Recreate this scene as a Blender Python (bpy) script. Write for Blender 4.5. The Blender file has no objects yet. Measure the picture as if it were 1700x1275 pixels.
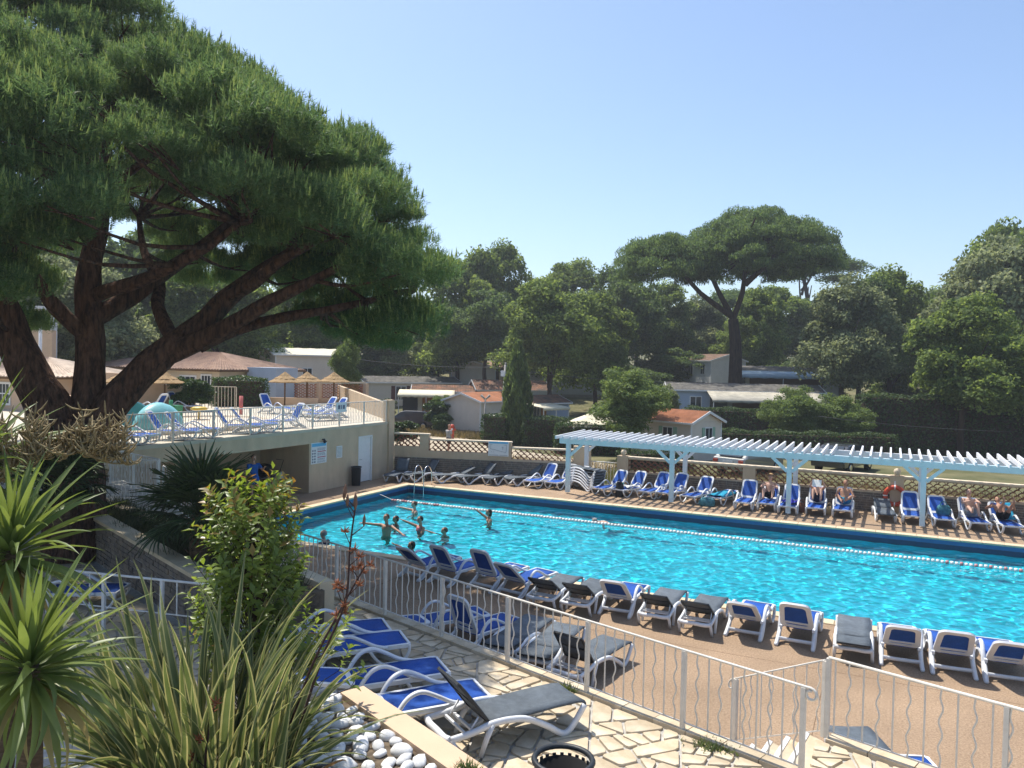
import bpy, bmesh, math, random
import numpy as np
from mathutils import Vector, Matrix, Euler
S = bpy.context.scene
COL = S.collection
PI = math.pi
# ------------------------------------------------------------------ camera
cam_d = bpy.data.cameras.new('camera'); cam = bpy.data.objects.new('camera', cam_d); COL.objects.link(cam)
cam_d.sensor_width = 36.0; cam_d.lens = 27.741; cam_d.clip_start = 0.1; cam_d.clip_end = 2000
CR, CU, CB = (0.900967, 0.433363, 0.021341), (-0.030125, 0.013414, 0.999456), (0.432841, -0.901120, 0.025140)
cam.matrix_world = Matrix(((CR[0], CU[0], CB[0], 0), (CR[1], CU[1], CB[1], 0), (CR[2], CU[2], CB[2], 5.4), (0, 0, 0, 1)))
S.camera = cam
# ------------------------------------------------------------------ sky, sun, exposure
SUN_EL = math.radians(63); SUN_TO = Vector((-0.93, 0.37, 0)).normalized()
w = bpy.data.worlds.new('World'); S.world = w; w.use_nodes = True
wn = w.node_tree; bg = wn.nodes['Background']
sk = wn.nodes.new('ShaderNodeTexSky'); sk.sky_type = 'NISHITA'; sk.sun_disc = False
sk.sun_elevation = SUN_EL; sk.sun_rotation = math.atan2(SUN_TO.x, SUN_TO.y)
sk.air_density = 1.0; sk.dust_density = 1.2; sk.ozone_density = 3.5
wn.links.new(sk.outputs[0], bg.inputs[0]); bg.inputs[1].default_value = 0.14
sl = bpy.data.lights.new('sun', 'SUN'); sl.energy = 4.4; sl.angle = math.radians(0.53); sl.color = (1.0, 0.95, 0.86)
sun = bpy.data.objects.new('sun', sl); COL.objects.link(sun); sun.location = (0, 0, 40)
sd = Vector((SUN_TO.x * math.cos(SUN_EL), SUN_TO.y * math.cos(SUN_EL), math.sin(SUN_EL)))
sun.rotation_euler = sd.to_track_quat('Z', 'Y').to_euler()
S.view_settings.view_transform = 'Standard'; S.view_settings.look = 'None'
S.view_settings.gamma = 1.0; S.view_settings.exposure = 0.52; S.view_settings.use_curve_mapping = False
cy = S.cycles
cy.max_bounces = 8; cy.diffuse_bounces = 3; cy.glossy_bounces = 3; cy.transmission_bounces = 6; cy.transparent_max_bounces = 12
cy.caustics_reflective = False; cy.caustics_refractive = True; cy.sample_clamp_indirect = 6.0
cy.use_denoising = True; cy.use_adaptive_sampling = True; cy.adaptive_threshold = 0.02
# ------------------------------------------------------------------ library
R_ = random.Random(7)
def rnd(a, b): return R_.uniform(a, b)
MATS = {}
def mat(name, col, rough=0.6, spec=0.5, metal=0.0, noise=0.0, nscale=5.0, bump=0.0, bscale=40.0, col2=None, trans=0.0, sheen=0.0, coat=0.0, stretch=(1, 1, 1), coord='Object', jitter=0.0, big=None):
    """Principled material: colour mottled by noise, optional fine bump; jitter varies value per object."""
    m = bpy.data.materials.new(name); m.use_nodes = True; nt = m.node_tree; b = nt.nodes['Principled BSDF']
    b.inputs['Roughness'].default_value = rough; b.inputs['Specular IOR Level'].default_value = spec; b.inputs['Metallic'].default_value = metal
    if coat: b.inputs['Coat Weight'].default_value = coat
    c = tuple(col) + (1,); N = nt.nodes; L = nt.links
    b.inputs['Base Color'].default_value = c
    tc = N.new('ShaderNodeTexCoord'); mp = N.new('ShaderNodeMapping'); mp.inputs['Scale'].default_value = stretch
    L.new(tc.outputs[coord], mp.inputs[0])
    src = None
    if noise or col2:
        n = N.new('ShaderNodeTexNoise'); n.inputs['Scale'].default_value = nscale; n.inputs['Detail'].default_value = 6; n.inputs['Roughness'].default_value = 0.65
        L.new(mp.outputs[0], n.inputs[0])
        cr = N.new('ShaderNodeValToRGB'); L.new(n.outputs[0], cr.inputs[0])
        c2 = col2 if col2 else tuple(x * (1 - noise) for x in col)
        c1 = col if col2 else tuple(min(1, x * (1 + noise)) for x in col)
        cr.color_ramp.elements[0].position = 0.34; cr.color_ramp.elements[0].color = tuple(c2) + (1,)
        cr.color_ramp.elements[1].position = 0.66; cr.color_ramp.elements[1].color = tuple(c1) + (1,)
        src = cr.outputs[0]
    if big:   # broad stains and fading: (scale, amount, stretch z)
        nb = N.new('ShaderNodeTexNoise'); nb.inputs['Scale'].default_value = big[0]; nb.inputs['Detail'].default_value = 7; nb.inputs['Roughness'].default_value = 0.6; mpb = N.new('ShaderNodeMapping'); mpb.inputs['Scale'].default_value = (1, 1, big[2]); L.new(tc.outputs[coord], mpb.inputs[0]); L.new(mpb.outputs[0], nb.inputs[0])
        mb_ = N.new('ShaderNodeMapRange'); mb_.inputs[1].default_value = 0.3; mb_.inputs[2].default_value = 0.7; mb_.inputs[3].default_value = 1 - big[1]; mb_.inputs[4].default_value = 1 + big[1] * 0.5; L.new(nb.outputs[0], mb_.inputs[0])
        hb = N.new('ShaderNodeHueSaturation'); L.new(mb_.outputs[0], hb.inputs['Value'])
        if src: L.new(src, hb.inputs['Color'])
        else: hb.inputs['Color'].default_value = c
        src = hb.outputs[0]
    if jitter:
        oi = N.new('ShaderNodeObjectInfo'); mr = N.new('ShaderNodeMapRange'); mr.inputs[3].default_value = 1 - jitter; mr.inputs[4].default_value = 1 + jitter
        L.new(oi.outputs['Random'], mr.inputs[0])
        hs = N.new('ShaderNodeHueSaturation'); L.new(mr.outputs[0], hs.inputs['Value'])
        if src: L.new(src, hs.inputs['Color'])
        else: hs.inputs['Color'].default_value = c
        src = hs.outputs[0]
    if src: L.new(src, b.inputs['Base Color'])
    if bump:
        n2 = N.new('ShaderNodeTexNoise'); n2.inputs['Scale'].default_value = bscale; n2.inputs['Detail'].default_value = 5
        L.new(mp.outputs[0], n2.inputs[0])
        bp = N.new('ShaderNodeBump'); bp.inputs['Strength'].default_value = bump; bp.inputs['Distance'].default_value = 0.02
        L.new(n2.outputs[0], bp.inputs['Height']); L.new(bp.outputs[0], b.inputs['Normal'])
    MATS[name] = m
    return m
def leafmat(name, col, col2, rough=0.5, trans=0.35, nscale=3.0, spec=0.4):
    """Leaf: noise between two greens, per-face variation, light coming through."""
    m = bpy.data.materials.new(name); m.use_nodes = True; nt = m.node_tree; N = nt.nodes; L = nt.links
    b = N['Principled BSDF']; out = N['Material Output']
    b.inputs['Roughness'].default_value = rough; b.inputs['Specular IOR Level'].default_value = spec
    g = N.new('ShaderNodeNewGeometry'); tc = N.new('ShaderNodeTexCoord'); n = N.new('ShaderNodeTexNoise'); n.inputs['Scale'].default_value = nscale; n.inputs['Detail'].default_value = 3
    L.new(tc.outputs['Object'], n.inputs[0])
    ad = N.new('ShaderNodeMath'); ad.operation = 'MULTIPLY_ADD'; ad.inputs[1].default_value = 0.55; L.new(g.outputs['Random Per Island'], ad.inputs[0])
    sb = N.new('ShaderNodeMath'); sb.operation = 'SUBTRACT'; sb.inputs[1].default_value = 0.28; L.new(n.outputs[0], sb.inputs[0]); L.new(sb.outputs[0], ad.inputs[2])
    cr = N.new('ShaderNodeValToRGB'); cr.color_ramp.elements[0].position = 0.2; cr.color_ramp.elements[0].color = tuple(col) + (1,)
    cr.color_ramp.elements[1].position = 0.85; cr.color_ramp.elements[1].color = tuple(col2) + (1,)
    L.new(ad.outputs[0], cr.inputs[0]); L.new(cr.outputs[0], b.inputs['Base Color'])
    t = N.new('ShaderNodeBsdfTranslucent'); hs = N.new('ShaderNodeHueSaturation'); hs.inputs['Hue'].default_value = 0.48; hs.inputs['Saturation'].default_value = 1.15; hs.inputs['Value'].default_value = 1.5
    L.new(cr.outputs[0], hs.inputs['Color']); L.new(hs.outputs[0], t.inputs[0])
    mx = N.new('ShaderNodeMixShader'); mx.inputs[0].default_value = trans
    L.new(b.outputs[0], mx.inputs[1]); L.new(t.outputs[0], mx.inputs[2]); L.new(mx.outputs[0], out.inputs[0])
    MATS[name] = m
    return m

def tag(o, label=None, cat=None, group=None, kind=None):
    if label: o['label'] = label
    if cat: o['category'] = cat
    if group: o['group'] = group
    if kind: o['kind'] = kind
    return o
def thing(name, loc, label, cat, group=None, rz=0.0):
    o = bpy.data.objects.new(name, None); COL.objects.link(o); o.empty_display_size = 0.2
    o.location = loc; o.rotation_euler = (0, 0, rz); tag(o, label, cat, group)
    return o
def inst(name, me, parent=None, loc=(0, 0, 0), rot=(0, 0, 0), scale=(1, 1, 1)):
    o = bpy.data.objects.new(name, me); COL.objects.link(o); o.parent = parent
    o.location = loc; o.rotation_euler = rot; o.scale = scale
    return o
KIDS = {}
def copy_tree(o, parent=None):
    c = o.copy(); COL.objects.link(c); c.parent = parent
    for ch in o.children: copy_tree(ch, c)
    return c

class MB:
    """collects shapes; build() links them as one mesh object"""
    def __init__(s): s.v = []; s.f = []; s.sm = []
    def add(s, vs, fs, smooth=False):
        k = len(s.v); s.v.extend([tuple(p) for p in vs]); s.f.extend([tuple(i + k for i in f) for f in fs]); s.sm.extend([smooth] * len(fs)); return s
    def box(s, a, b):
        x0, y0, z0 = a; x1, y1, z1 = b
        return s.add([(x0, y0, z0), (x1, y0, z0), (x1, y1, z0), (x0, y1, z0), (x0, y0, z1), (x1, y0, z1), (x1, y1, z1), (x0, y1, z1)],
                     [(0, 3, 2, 1), (4, 5, 6, 7), (0, 1, 5, 4), (1, 2, 6, 5), (2, 3, 7, 6), (3, 0, 4, 7)])
    def bar(s, p, q, wd, ht, up=(0, 0, 1)):
        """rectangular bar from p to q, wd across, ht along up"""
        p = Vector(p); q = Vector(q); d = (q - p).normalized(); up = Vector(up)
        sx = d.cross(up)
        if sx.length < 1e-4: sx = d.cross(Vector((1, 0, 0)))
        sx.normalize(); uy = sx.cross(d).normalized()
        c = [sx * (a * wd / 2) + uy * (b * ht / 2) for a, b in ((-1, -1), (1, -1), (1, 1), (-1, 1))]
        return s.add([p + k for k in c] + [q + k for k in c], [(3, 2, 1, 0), (4, 5, 6, 7), (0, 1, 5, 4), (1, 2, 6, 5), (2, 3, 7, 6), (3, 0, 4, 7)])
    def tube(s, pts, r, n=6, cap=True, flat=None, smooth=True, closed=False):
        """tube along points; r number or list; flat=(w,h) multipliers"""
        P = [Vector(p) for p in pts]; m = len(P); rr = r if isinstance(r, (list, tuple)) else [r] * m
        vs = []; prev = None
        for i in range(m):
            if closed: t = P[(i + 1) % m] - P[i - 1]
            else: t = (P[min(i + 1, m - 1)] - P[max(i - 1, 0)])
            if t.length < 1e-9: t = Vector((0, 0, 1))
            t.normalize()
            if prev is None:
                a = t.cross(Vector((0, 0, 1)))
                if a.length < 0.05: a = t.cross(Vector((1, 0, 0)))
                a.normalize()
            else:
                a = prev - t * prev.dot(t)
                if a.length < 1e-6: a = t.orthogonal()
                a.normalize()
            prev = a; b = t.cross(a)
            fw, fh = flat if flat else (1, 1)
            for k in range(n):
                an = 2 * PI * k / n
                vs.append(P[i] + a * (math.cos(an) * rr[i] * fw) + b * (math.sin(an) * rr[i] * fh))
        fs = []
        for i in range(m if closed else m - 1):
            j = (i + 1) % m
            for k in range(n):
                fs.append((i * n + k, i * n + (k + 1) % n, j * n + (k + 1) % n, j * n + k))
        s.add(vs, fs, smooth)
        if cap and not closed:
            k0 = len(s.v) - len(vs)
            s.f.append(tuple(k0 + k for k in reversed(range(n)))); s.sm.append(False)
            s.f.append(tuple(k0 + (m - 1) * n + k for k in range(n))); s.sm.append(False)
        return s
    def lathe(s, prof, n=16, c=(0, 0, 0), smooth=True):
        vs = []; m = len(prof)
        for r, z in prof:
            for k in range(n):
                an = 2 * PI * k / n; vs.append((c[0] + r * math.cos(an), c[1] + r * math.sin(an), c[2] + z))
        fs = [(i * n + k, i * n + (k + 1) % n, (i + 1) * n + (k + 1) % n, (i + 1) * n + k) for i in range(m - 1) for k in range(n)]
        s.add(vs, fs, smooth)
        return s
    def ball(s, c, r, n=10, m=7, sc=(1, 1, 1)):
        pr = [(max(1e-4, math.sin(PI * i / m)), -math.cos(PI * i / m)) for i in range(m + 1)]
        vs = [(c[0] + r * sc[0] * q * math.cos(2 * PI * k / n), c[1] + r * sc[1] * q * math.sin(2 * PI * k / n), c[2] + r * sc[2] * z) for q, z in pr for k in range(n)]
        fs = [(i * n + k, i * n + (k + 1) % n, (i + 1) * n + (k + 1) % n, (i + 1) * n + k) for i in range(m) for k in range(n)]
        return s.add(vs, fs, True)
    def prism(s, poly, z0, z1):
        n = len(poly); vs = [(p[0], p[1], z0) for p in poly] + [(p[0], p[1], z1) for p in poly]
        return s.add(vs, [tuple(reversed(range(n))), tuple(range(n, 2 * n))] + [(i, (i + 1) % n, n + (i + 1) % n, n + i) for i in range(n)])
    def extr(s, poly3, off):
        """planar polygon of 3-D points, thickened by vector off"""
        n = len(poly3); off = Vector(off); P = [Vector(p) for p in poly3]
        return s.add(P + [p + off for p in P], [tuple(reversed(range(n))), tuple(range(n, 2 * n))] + [(i, (i + 1) % n, n + (i + 1) % n, n + i) for i in range(n)])
    def quad(s, a, b, c, d): return s.add([a, b, c, d], [(0, 1, 2, 3)])
    def mesh(s, name, material, org=(0, 0, 0), fix=True):
        me = bpy.data.meshes.new(name)
        o = Vector(org)
        me.from_pydata([(p[0] - o[0], p[1] - o[1], p[2] - o[2]) for p in s.v], [], s.f)
        me.polygons.foreach_set('use_smooth', s.sm)
        if material: me.materials.append(material)
        if fix:
            bm = bmesh.new(); bm.from_mesh(me); bmesh.ops.recalc_face_normals(bm, faces=bm.faces); bm.to_mesh(me); bm.free()
        me.update()
        return me
    def build(s, name, material, parent=None, org=None, fix=True):
        """org: world point the local frame starts from (default: parent's location)"""
        o0 = org if org is not None else (parent.location if parent is not None else (0, 0, 0))
        if parent is not None and parent.parent is not None and org is None: o0 = tuple(Vector(parent.location) + Vector(parent.parent.location))
        return inst(name, s.mesh(name, material, o0, fix), parent)
def npmesh(name, V, F, material, smooth=False, mi=None, mats=None):
    """mesh from numpy verts (n,3) and equal-size faces (m,k)"""
    me = bpy.data.meshes.new(name); V = np.asarray(V, np.float32); F = np.asarray(F, np.int32); k = F.shape[1]
    me.vertices.add(len(V)); me.vertices.foreach_set('co', V.ravel())
    me.loops.add(F.size); me.loops.foreach_set('vertex_index', F.ravel())
    me.polygons.add(len(F)); me.polygons.foreach_set('loop_start', np.arange(0, F.size, k, dtype=np.int32)); me.polygons.foreach_set('loop_total', np.full(len(F), k, np.int32))
    me.polygons.foreach_set('use_smooth', np.full(len(F), smooth))
    for m in (mats or [material]): me.materials.append(m)
    if mi is not None: me.polygons.foreach_set('material_index', np.asarray(mi, np.int32))
    me.update(calc_edges=True); me.validate()
    return me
def lerp(a, b, t): return tuple(a[i] + (b[i] - a[i]) * t for i in range(len(a)))
def smoothpath(pts, k=6):
    """Catmull-Rom through the points"""
    P = [Vector(p) for p in pts]; out = []
    for i in range(len(P) - 1):
        a = P[max(i - 1, 0)]; b = P[i]; c = P[i + 1]; d = P[min(i + 2, len(P) - 1)]
        for j in range(k):
            t = j / k
            out.append(0.5 * ((2 * b) + (c - a) * t + (2 * a - 5 * b + 4 * c - d) * t * t + (3 * b - a - 3 * c + d) * t ** 3))
    out.append(P[-1])
    return out
# ------------------------------------------------------------------ materials
M_deck = mat('deck_gravel', (0.47, 0.335, 0.222), 0.85, 0.25, bump=0.6, bscale=120, noise=0.0, col2=(0.24, 0.160, 0.098), nscale=30, big=(0.55, 0.20, 1))
M_grd = mat('dry_ground', (0.19, 0.17, 0.09), 0.95, 0.2, col2=(0.075, 0.085, 0.035), nscale=0.35, bump=0.6, bscale=6)
M_cope = mat('coping_stone', (0.62, 0.50, 0.33), 0.75, 0.3, noise=0.10, nscale=3, jitter=0.06, bump=0.2, bscale=60)
M_flag = mat('flagstone', (0.60, 0.52, 0.39), 0.8, 0.3, col2=(0.52, 0.40, 0.25), nscale=1.6, jitter=0.13, bump=0.35, bscale=14, big=(3.0, 0.22, 1))
M_joint = mat('mortar', (0.43, 0.41, 0.37), 0.9, 0.2, noise=0.2, nscale=6, bump=0.4, bscale=80)
M_wall = mat('beige_render', (0.58, 0.45, 0.31), 0.9, 0.2, noise=0.05, nscale=1.2, bump=0.25, bscale=120, big=(1.6, 0.16, 0.25))
M_wall2 = mat('peach_render', (0.62, 0.45, 0.31), 0.9, 0.2, noise=0.06, nscale=1.5, bump=0.25, bscale=100)
M_cream = mat('cream_render', (0.63, 0.53, 0.40), 0.9, 0.2, noise=0.05, nscale=1.5, bump=0.2, bscale=90)
M_tilefl = mat('terrace_floor', (0.52, 0.46, 0.36), 0.7, 0.3, noise=0.08, nscale=2.5, bump=0.1)
M_stone = mat('stone_cladding', (0.25, 0.20, 0.15), 0.9, 0.2, col2=(0.11, 0.10, 0.095), nscale=4.5, bump=0.6, bscale=18, jitter=0.2)
M_terra = mat('terracotta', (0.30, 0.13, 0.075), 0.85, 0.2, noise=0.25, nscale=4, jitter=0.2)
M_white = mat('white_paint', (0.74, 0.74, 0.73), 0.45, 0.4, noise=0.04, nscale=8)
M_rail = mat('rail_paint', (0.66, 0.62, 0.55), 0.5, 0.4, noise=0.10, nscale=9)
M_railw = mat('rail_white', (0.72, 0.70, 0.66), 0.45, 0.4, noise=0.08, nscale=9)
M_resin = mat('white_resin', (0.70, 0.71, 0.72), 0.38, 0.45, noise=0.05, nscale=6, jitter=0.04)
M_blue = mat('blue_mesh_fabric', (0.020, 0.085, 0.36), 0.75, 0.2, noise=0.12, nscale=30, jitter=0.12, bump=0.3, bscale=260, big=(2.6, 0.25, 1))
M_grey = mat('grey_mesh_fabric', (0.105, 0.125, 0.145), 0.7, 0.3, noise=0.14, nscale=14, jitter=0.14, bump=0.3, bscale=260, big=(3.0, 0.30, 1))
M_pergw = mat('pergola_white', (0.74, 0.75, 0.76), 0.5, 0.4, noise=0.05, nscale=4, stretch=(1, 8, 8))
M_pergb = mat('pergola_pale_blue', (0.58, 0.72, 0.77), 0.5, 0.4, noise=0.05, nscale=3)
M_navy = mat('navy_tile', (0.006, 0.022, 0.075), 0.3, 0.5, noise=0.2, nscale=8)
M_mblue = mat('blue_tile', (0.02, 0.11, 0.27), 0.35, 0.5, noise=0.12, nscale=5)
M_dark = mat('dark_plastic', (0.018, 0.022, 0.026), 0.5, 0.4)
M_black = mat('black_matte', (0.012, 0.012, 0.013), 0.8, 0.2)
M_metal = mat('polished_steel', (0.75, 0.75, 0.75), 0.2, 0.5, metal=1.0)
M_soil = mat('soil', (0.17, 0.13, 0.09), 0.95, 0.2, col2=(0.09, 0.07, 0.05), nscale=7, bump=0.7, bscale=40)
M_red = mat('red_plastic', (0.55, 0.07, 0.03), 0.45, 0.4, noise=0.08)
M_straw = mat('straw', (0.44, 0.31, 0.17), 0.9, 0.1, col2=(0.27, 0.17, 0.085), nscale=22, bump=0.8, bscale=60, stretch=(1, 1, 3))
M_wood = mat('brown_wood', (0.16, 0.09, 0.045), 0.8, 0.2, noise=0.3, nscale=10, stretch=(6, 6, 1))
M_glass = mat('window_glass', (0.03, 0.04, 0.05), 0.08, 0.6)
M_side = mat('cream_siding', (0.66, 0.59, 0.50), 0.7, 0.3, noise=0.04, nscale=2)
M_sideg = mat('grey_siding', (0.44, 0.45, 0.44), 0.7, 0.3, noise=0.05, nscale=2)
M_sidew = mat('white_siding', (0.66, 0.65, 0.62), 0.7, 0.3, noise=0.05, nscale=2)
M_sideb = mat('blue_grey_siding', (0.36, 0.42, 0.50), 0.7, 0.3, noise=0.05, nscale=2)
M_awn = mat('cream_canvas', (0.68, 0.62, 0.46), 0.8, 0.2, noise=0.06, nscale=2)
M_awnb = mat('pale_blue_canvas', (0.42, 0.54, 0.62), 0.8, 0.2, noise=0.10, nscale=2)
M_awng = mat('weathered_canvas', (0.40, 0.37, 0.30), 0.85, 0.2, noise=0.25, nscale=1.2)
M_tiler = mat('orange_roof_tile', (0.38, 0.165, 0.085), 0.85, 0.2, noise=0.25, nscale=1.4)
M_tilew = mat('worn_roof_tile', (0.36, 0.24, 0.17), 0.9, 0.2, col2=(0.20, 0.13, 0.10), nscale=2.0)
M_tilel = mat('pale_roof_tile', (0.55, 0.44, 0.34), 0.9, 0.2, noise=0.2, nscale=2.0)
M_roofg = mat('lichen_roof', (0.065, 0.063, 0.06), 0.95, 0.2, col2=(0.19, 0.175, 0.15), nscale=2.2)
M_roofr = mat('mossy_red_roof', (0.28, 0.14, 0.085), 0.95, 0.2, col2=(0.09, 0.075, 0.06), nscale=1.6)
M_shut = mat('brown_shutter', (0.10, 0.03, 0.025), 0.6, 0.3)
M_shutg = mat('green_shutter', (0.28, 0.44, 0.33), 0.6, 0.3)
M_orange = mat('orange_cladding', (0.36, 0.16, 0.05), 0.8, 0.2, noise=0.15, nscale=3)
M_brick = mat('claustra_brick', (0.36, 0.14, 0.07), 0.9, 0.2, noise=0.2, nscale=9, jitter=0.12)
M_conc = mat('concrete_pole', (0.36, 0.34, 0.31), 0.85, 0.2, noise=0.12, nscale=5)
# ------------------------------------------------------------------ pool
PX0, PX1, PY0, PY1, WZ = -18.95, 9.0, 18.30, 29.20, -0.30
M_liner = mat('pool_liner', (0.03, 0.62, 0.76), 0.5, 0.3, noise=0.05, nscale=0.6)
pd = -1.50
mb = MB(); mb.quad((PX0, PY0, pd), (PX1, PY0, pd), (PX1, PY1, pd), (PX0, PY1, pd))
pool_floor = mb.build('pool_floor', M_liner); pool_floor['kind'] = 'structure'
mb = MB(); EDGES = (((PX0, PY0), (PX1, PY0)), ((PX1, PY0), (PX1, PY1)), ((PX1, PY1), (PX0, PY1)), ((PX0, PY1), (PX0, PY0)))
for a, b in EDGES: mb.quad((a[0], a[1], pd), (b[0], b[1], pd), (b[0], b[1], 0.0), (a[0], a[1], 0.0))
pool_wall = mb.build('pool_wall', M_liner); pool_wall['kind'] = 'structure'
for nm, z0, z1, m_, e in (('blue_tile_band', -0.175, 0.0, M_mblue, 0.004), ('navy_tile_band', -0.50, -0.17, M_navy, 0.007)):
    mb = MB()
    mb.box((PX0 + 0.01, PY0, z0), (PX1 - 0.01, PY0 + e, z1)); mb.box((PX0 + 0.01, PY1 - e, z0), (PX1 - 0.01, PY1, z1))
    mb.box((PX0, PY0 + 0.01, z0), (PX0 + e, PY1 - 0.01, z1)); mb.box((PX1 - e, PY0 + 0.01, z0), (PX1, PY1 - 0.01, z1))
    mb.build(nm, m_, pool_wall)
def water_mat():
    m = bpy.data.materials.new('pool_water'); m.use_nodes = True; nt = m.node_tree; N = nt.nodes; L = nt.links
    out = N['Material Output']; N.remove(N['Principled BSDF'])
    g = N.new('ShaderNodeBsdfRefraction'); g.inputs['IOR'].default_value = 1.33; g.inputs['Roughness'].default_value = 0.0; g.inputs['Color'].default_value = (0.70, 0.97, 1.0, 1)
    gl = N.new('ShaderNodeBsdfGlossy'); gl.inputs['Roughness'].default_value = 0.02
    fr = N.new('ShaderNodeFresnel'); fr.inputs[0].default_value = 1.33
    mx = N.new('ShaderNodeMixShader'); L.new(fr.outputs[0], mx.inputs[0]); L.new(g.outputs[0], mx.inputs[1]); L.new(gl.outputs[0], mx.inputs[2])
    L.new(mx.outputs[0], out.inputs[0])
    return m
def waves(x, y):
    rs = np.random.RandomState(3); z = np.zeros_like(x)
    for i in range(56):
        lam = 0.20 * (5.5 ** rs.rand()); k = 2 * np.pi / lam; th = rs.rand() * 2 * np.pi
        z += 0.0046 * (lam / 0.6) ** 0.8 * np.sin(k * (np.cos(th) * x + np.sin(th) * y) + rs.rand() * 6.28)
    return z * 0.32
st = 0.05
xs = np.append(np.arange(PX0, 6.0, st), PX1); ys = np.append(np.arange(PY0, PY1 - 0.02, st), PY1)
GX, GY = np.meshgrid(xs, ys); GZ = WZ + waves(GX, GY)
nx, ny = len(xs), len(ys); I = np.arange(nx * ny).reshape(ny, nx)
F = np.stack([I[:-1, :-1], I[:-1, 1:], I[1:, 1:], I[1:, :-1]], -1).reshape(-1, 4)
water = inst('pool_water', npmesh('pool_water', np.stack([GX, GY, GZ], -1).reshape(-1, 3), F, water_mat(), True)); water['kind'] = 'structure'
# sunlight bending through the rippled surface draws the bright net on the pool floor
sl.cycles.is_caustics_light = True; water.cycles.is_caustics_caster = True
pool_floor.cycles.is_caustics_receiver = True; pool_wall.cycles.is_caustics_receiver = True
# ------------------------------------------------------------------ ground
def gz(x, y):
    """height of the land beyond the pool: flat, then rising behind the first row of mobile homes"""
    d = -0.433 * x + 0.901 * y
    t = min(1.0, max(0.0, (d - 60) / 45.0)); h = 4.6 * t * t * (3 - 2 * t)
    t2 = min(1.0, max(0.0, (d - 110) / 300.0)); return h + 14 * t2 - 0.012
V = []; Fq = []
gxs = [-420, -260, -160, -110] + [-80 + 4 * i for i in range(31)] + [60, 90, 150, 260, 420]
gys = [33.72, 37] + [41 + 4 * i for i in range(20)] + [135, 170, 230, 320, 450, 640]
for y in gys:
    for x in gxs: V.append((x, y, gz(x, y) + (0.04 * math.sin(x * 0.9) * math.cos(y * 0.7) if y > 45 else 0)))
n = len(gxs)
for j in range(len(gys) - 1):
    for i in range(n - 1): Fq.append((j * n + i, j * n + i + 1, (j + 1) * n + i + 1, (j + 1) * n + i))
mb = MB(); mb.add(V, Fq, True); mb.build('ground', M_grd, fix=False)['kind'] = 'structure'
mb = MB(); mb.quad((-420, -200, -2.3), (420, -200, -2.3), (420, 640, -2.3), (-420, 640, -2.3)); mb.build('lower_ground', M_grd)['kind'] = 'structure'
# deck round the pool
mb = MB(); DX0, DX1, DY0, DY1 = -23.7, 16.0, 8.0, 33.70; cw = 0.30
mb.box((DX0, DY0, -2.2), (DX1, PY0 - cw, 0)); mb.box((DX0, PY1 + cw, -2.2), (DX1, DY1, 0))
mb.box((DX0, PY0 - cw, -2.2), (PX0 - cw, PY1 + cw, 0)); mb.box((PX1 + cw, PY0 - cw, -2.2), (DX1, PY1 + cw, 0))
mb.build('pool_deck', M_deck)['kind'] = 'structure'
seam = MB(); M_seam = mat('deck_seam', (0.17, 0.11, 0.065), 0.9, 0.2)
for x in (-16.5, -11.0, -5.5, -0.9, 3.6): seam.box((x - 0.006, 8.1, -0.01), (x + 0.006, PY0 - 0.301, 0.002)); seam.box((x + 1.194, PY1 + 0.301, -0.01), (x + 1.206, 33.5, 0.002))
seam.box((-21, 15.2, -0.01), (9, 15.212, 0.0015)); seam.box((-18.9, 31.4, -0.01), (9, 31.412, 0.0015))
seam.build('deck_joints', M_seam, bpy.data.objects['pool_deck'])['kind'] = 'stuff'
# coping stones
cop = bpy.data.objects.new('pool_coping', None); COL.objects.link(cop); cop['kind'] = 'structure'
def coping_mesh(L):
    mb = MB(); h = L / 2 - 0.004; z = 0.028; b = 0.012
    mb.add([(-h, -0.30, -0.2), (h, -0.30, -0.2), (h, 0.025, -0.03), (-h, 0.025, -0.03), (-h, -0.30, z - b), (h, -0.30, z - b), (h, 0.025, z - b), (-h, 0.025, z - b),
            (-h + b, -0.30 + b, z), (h - b, -0.30 + b, z), (h - b, 0.025 - b, z), (-h + b, 0.025 - b, z)],
           [(0, 3, 2, 1), (0, 1, 5, 4), (1, 2, 6, 5), (2, 3, 7, 6), (3, 0, 4, 7), (4, 5, 9, 8), (5, 6, 10, 9), (6, 7, 11, 10), (7, 4, 8, 11), (8, 9, 10, 11)])
    return mb.mesh('coping_stone', M_cope)
for (a, b), ext, xs_lim in zip(EDGES, (0, 0.3, 0, 0.3), (6.0, None, 6.0, None)):
    a = Vector(a); b = Vector(b); d = (b - a); Ln = d.length + 0.6 * (ext > 0); d.normalize(); a = a - d * (0.3 if ext else 0)
    k = round(Ln / 0.62); Ls = Ln / k; me = coping_mesh(Ls); ang = math.atan2(d.y, d.x)
    for i in range(k):
        p = a + d * (Ls * (i + 0.5))
        inst('coping_stone', me, cop, (p.x, p.y, rnd(-0.002, 0.002)), (0, 0, ang))
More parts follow.
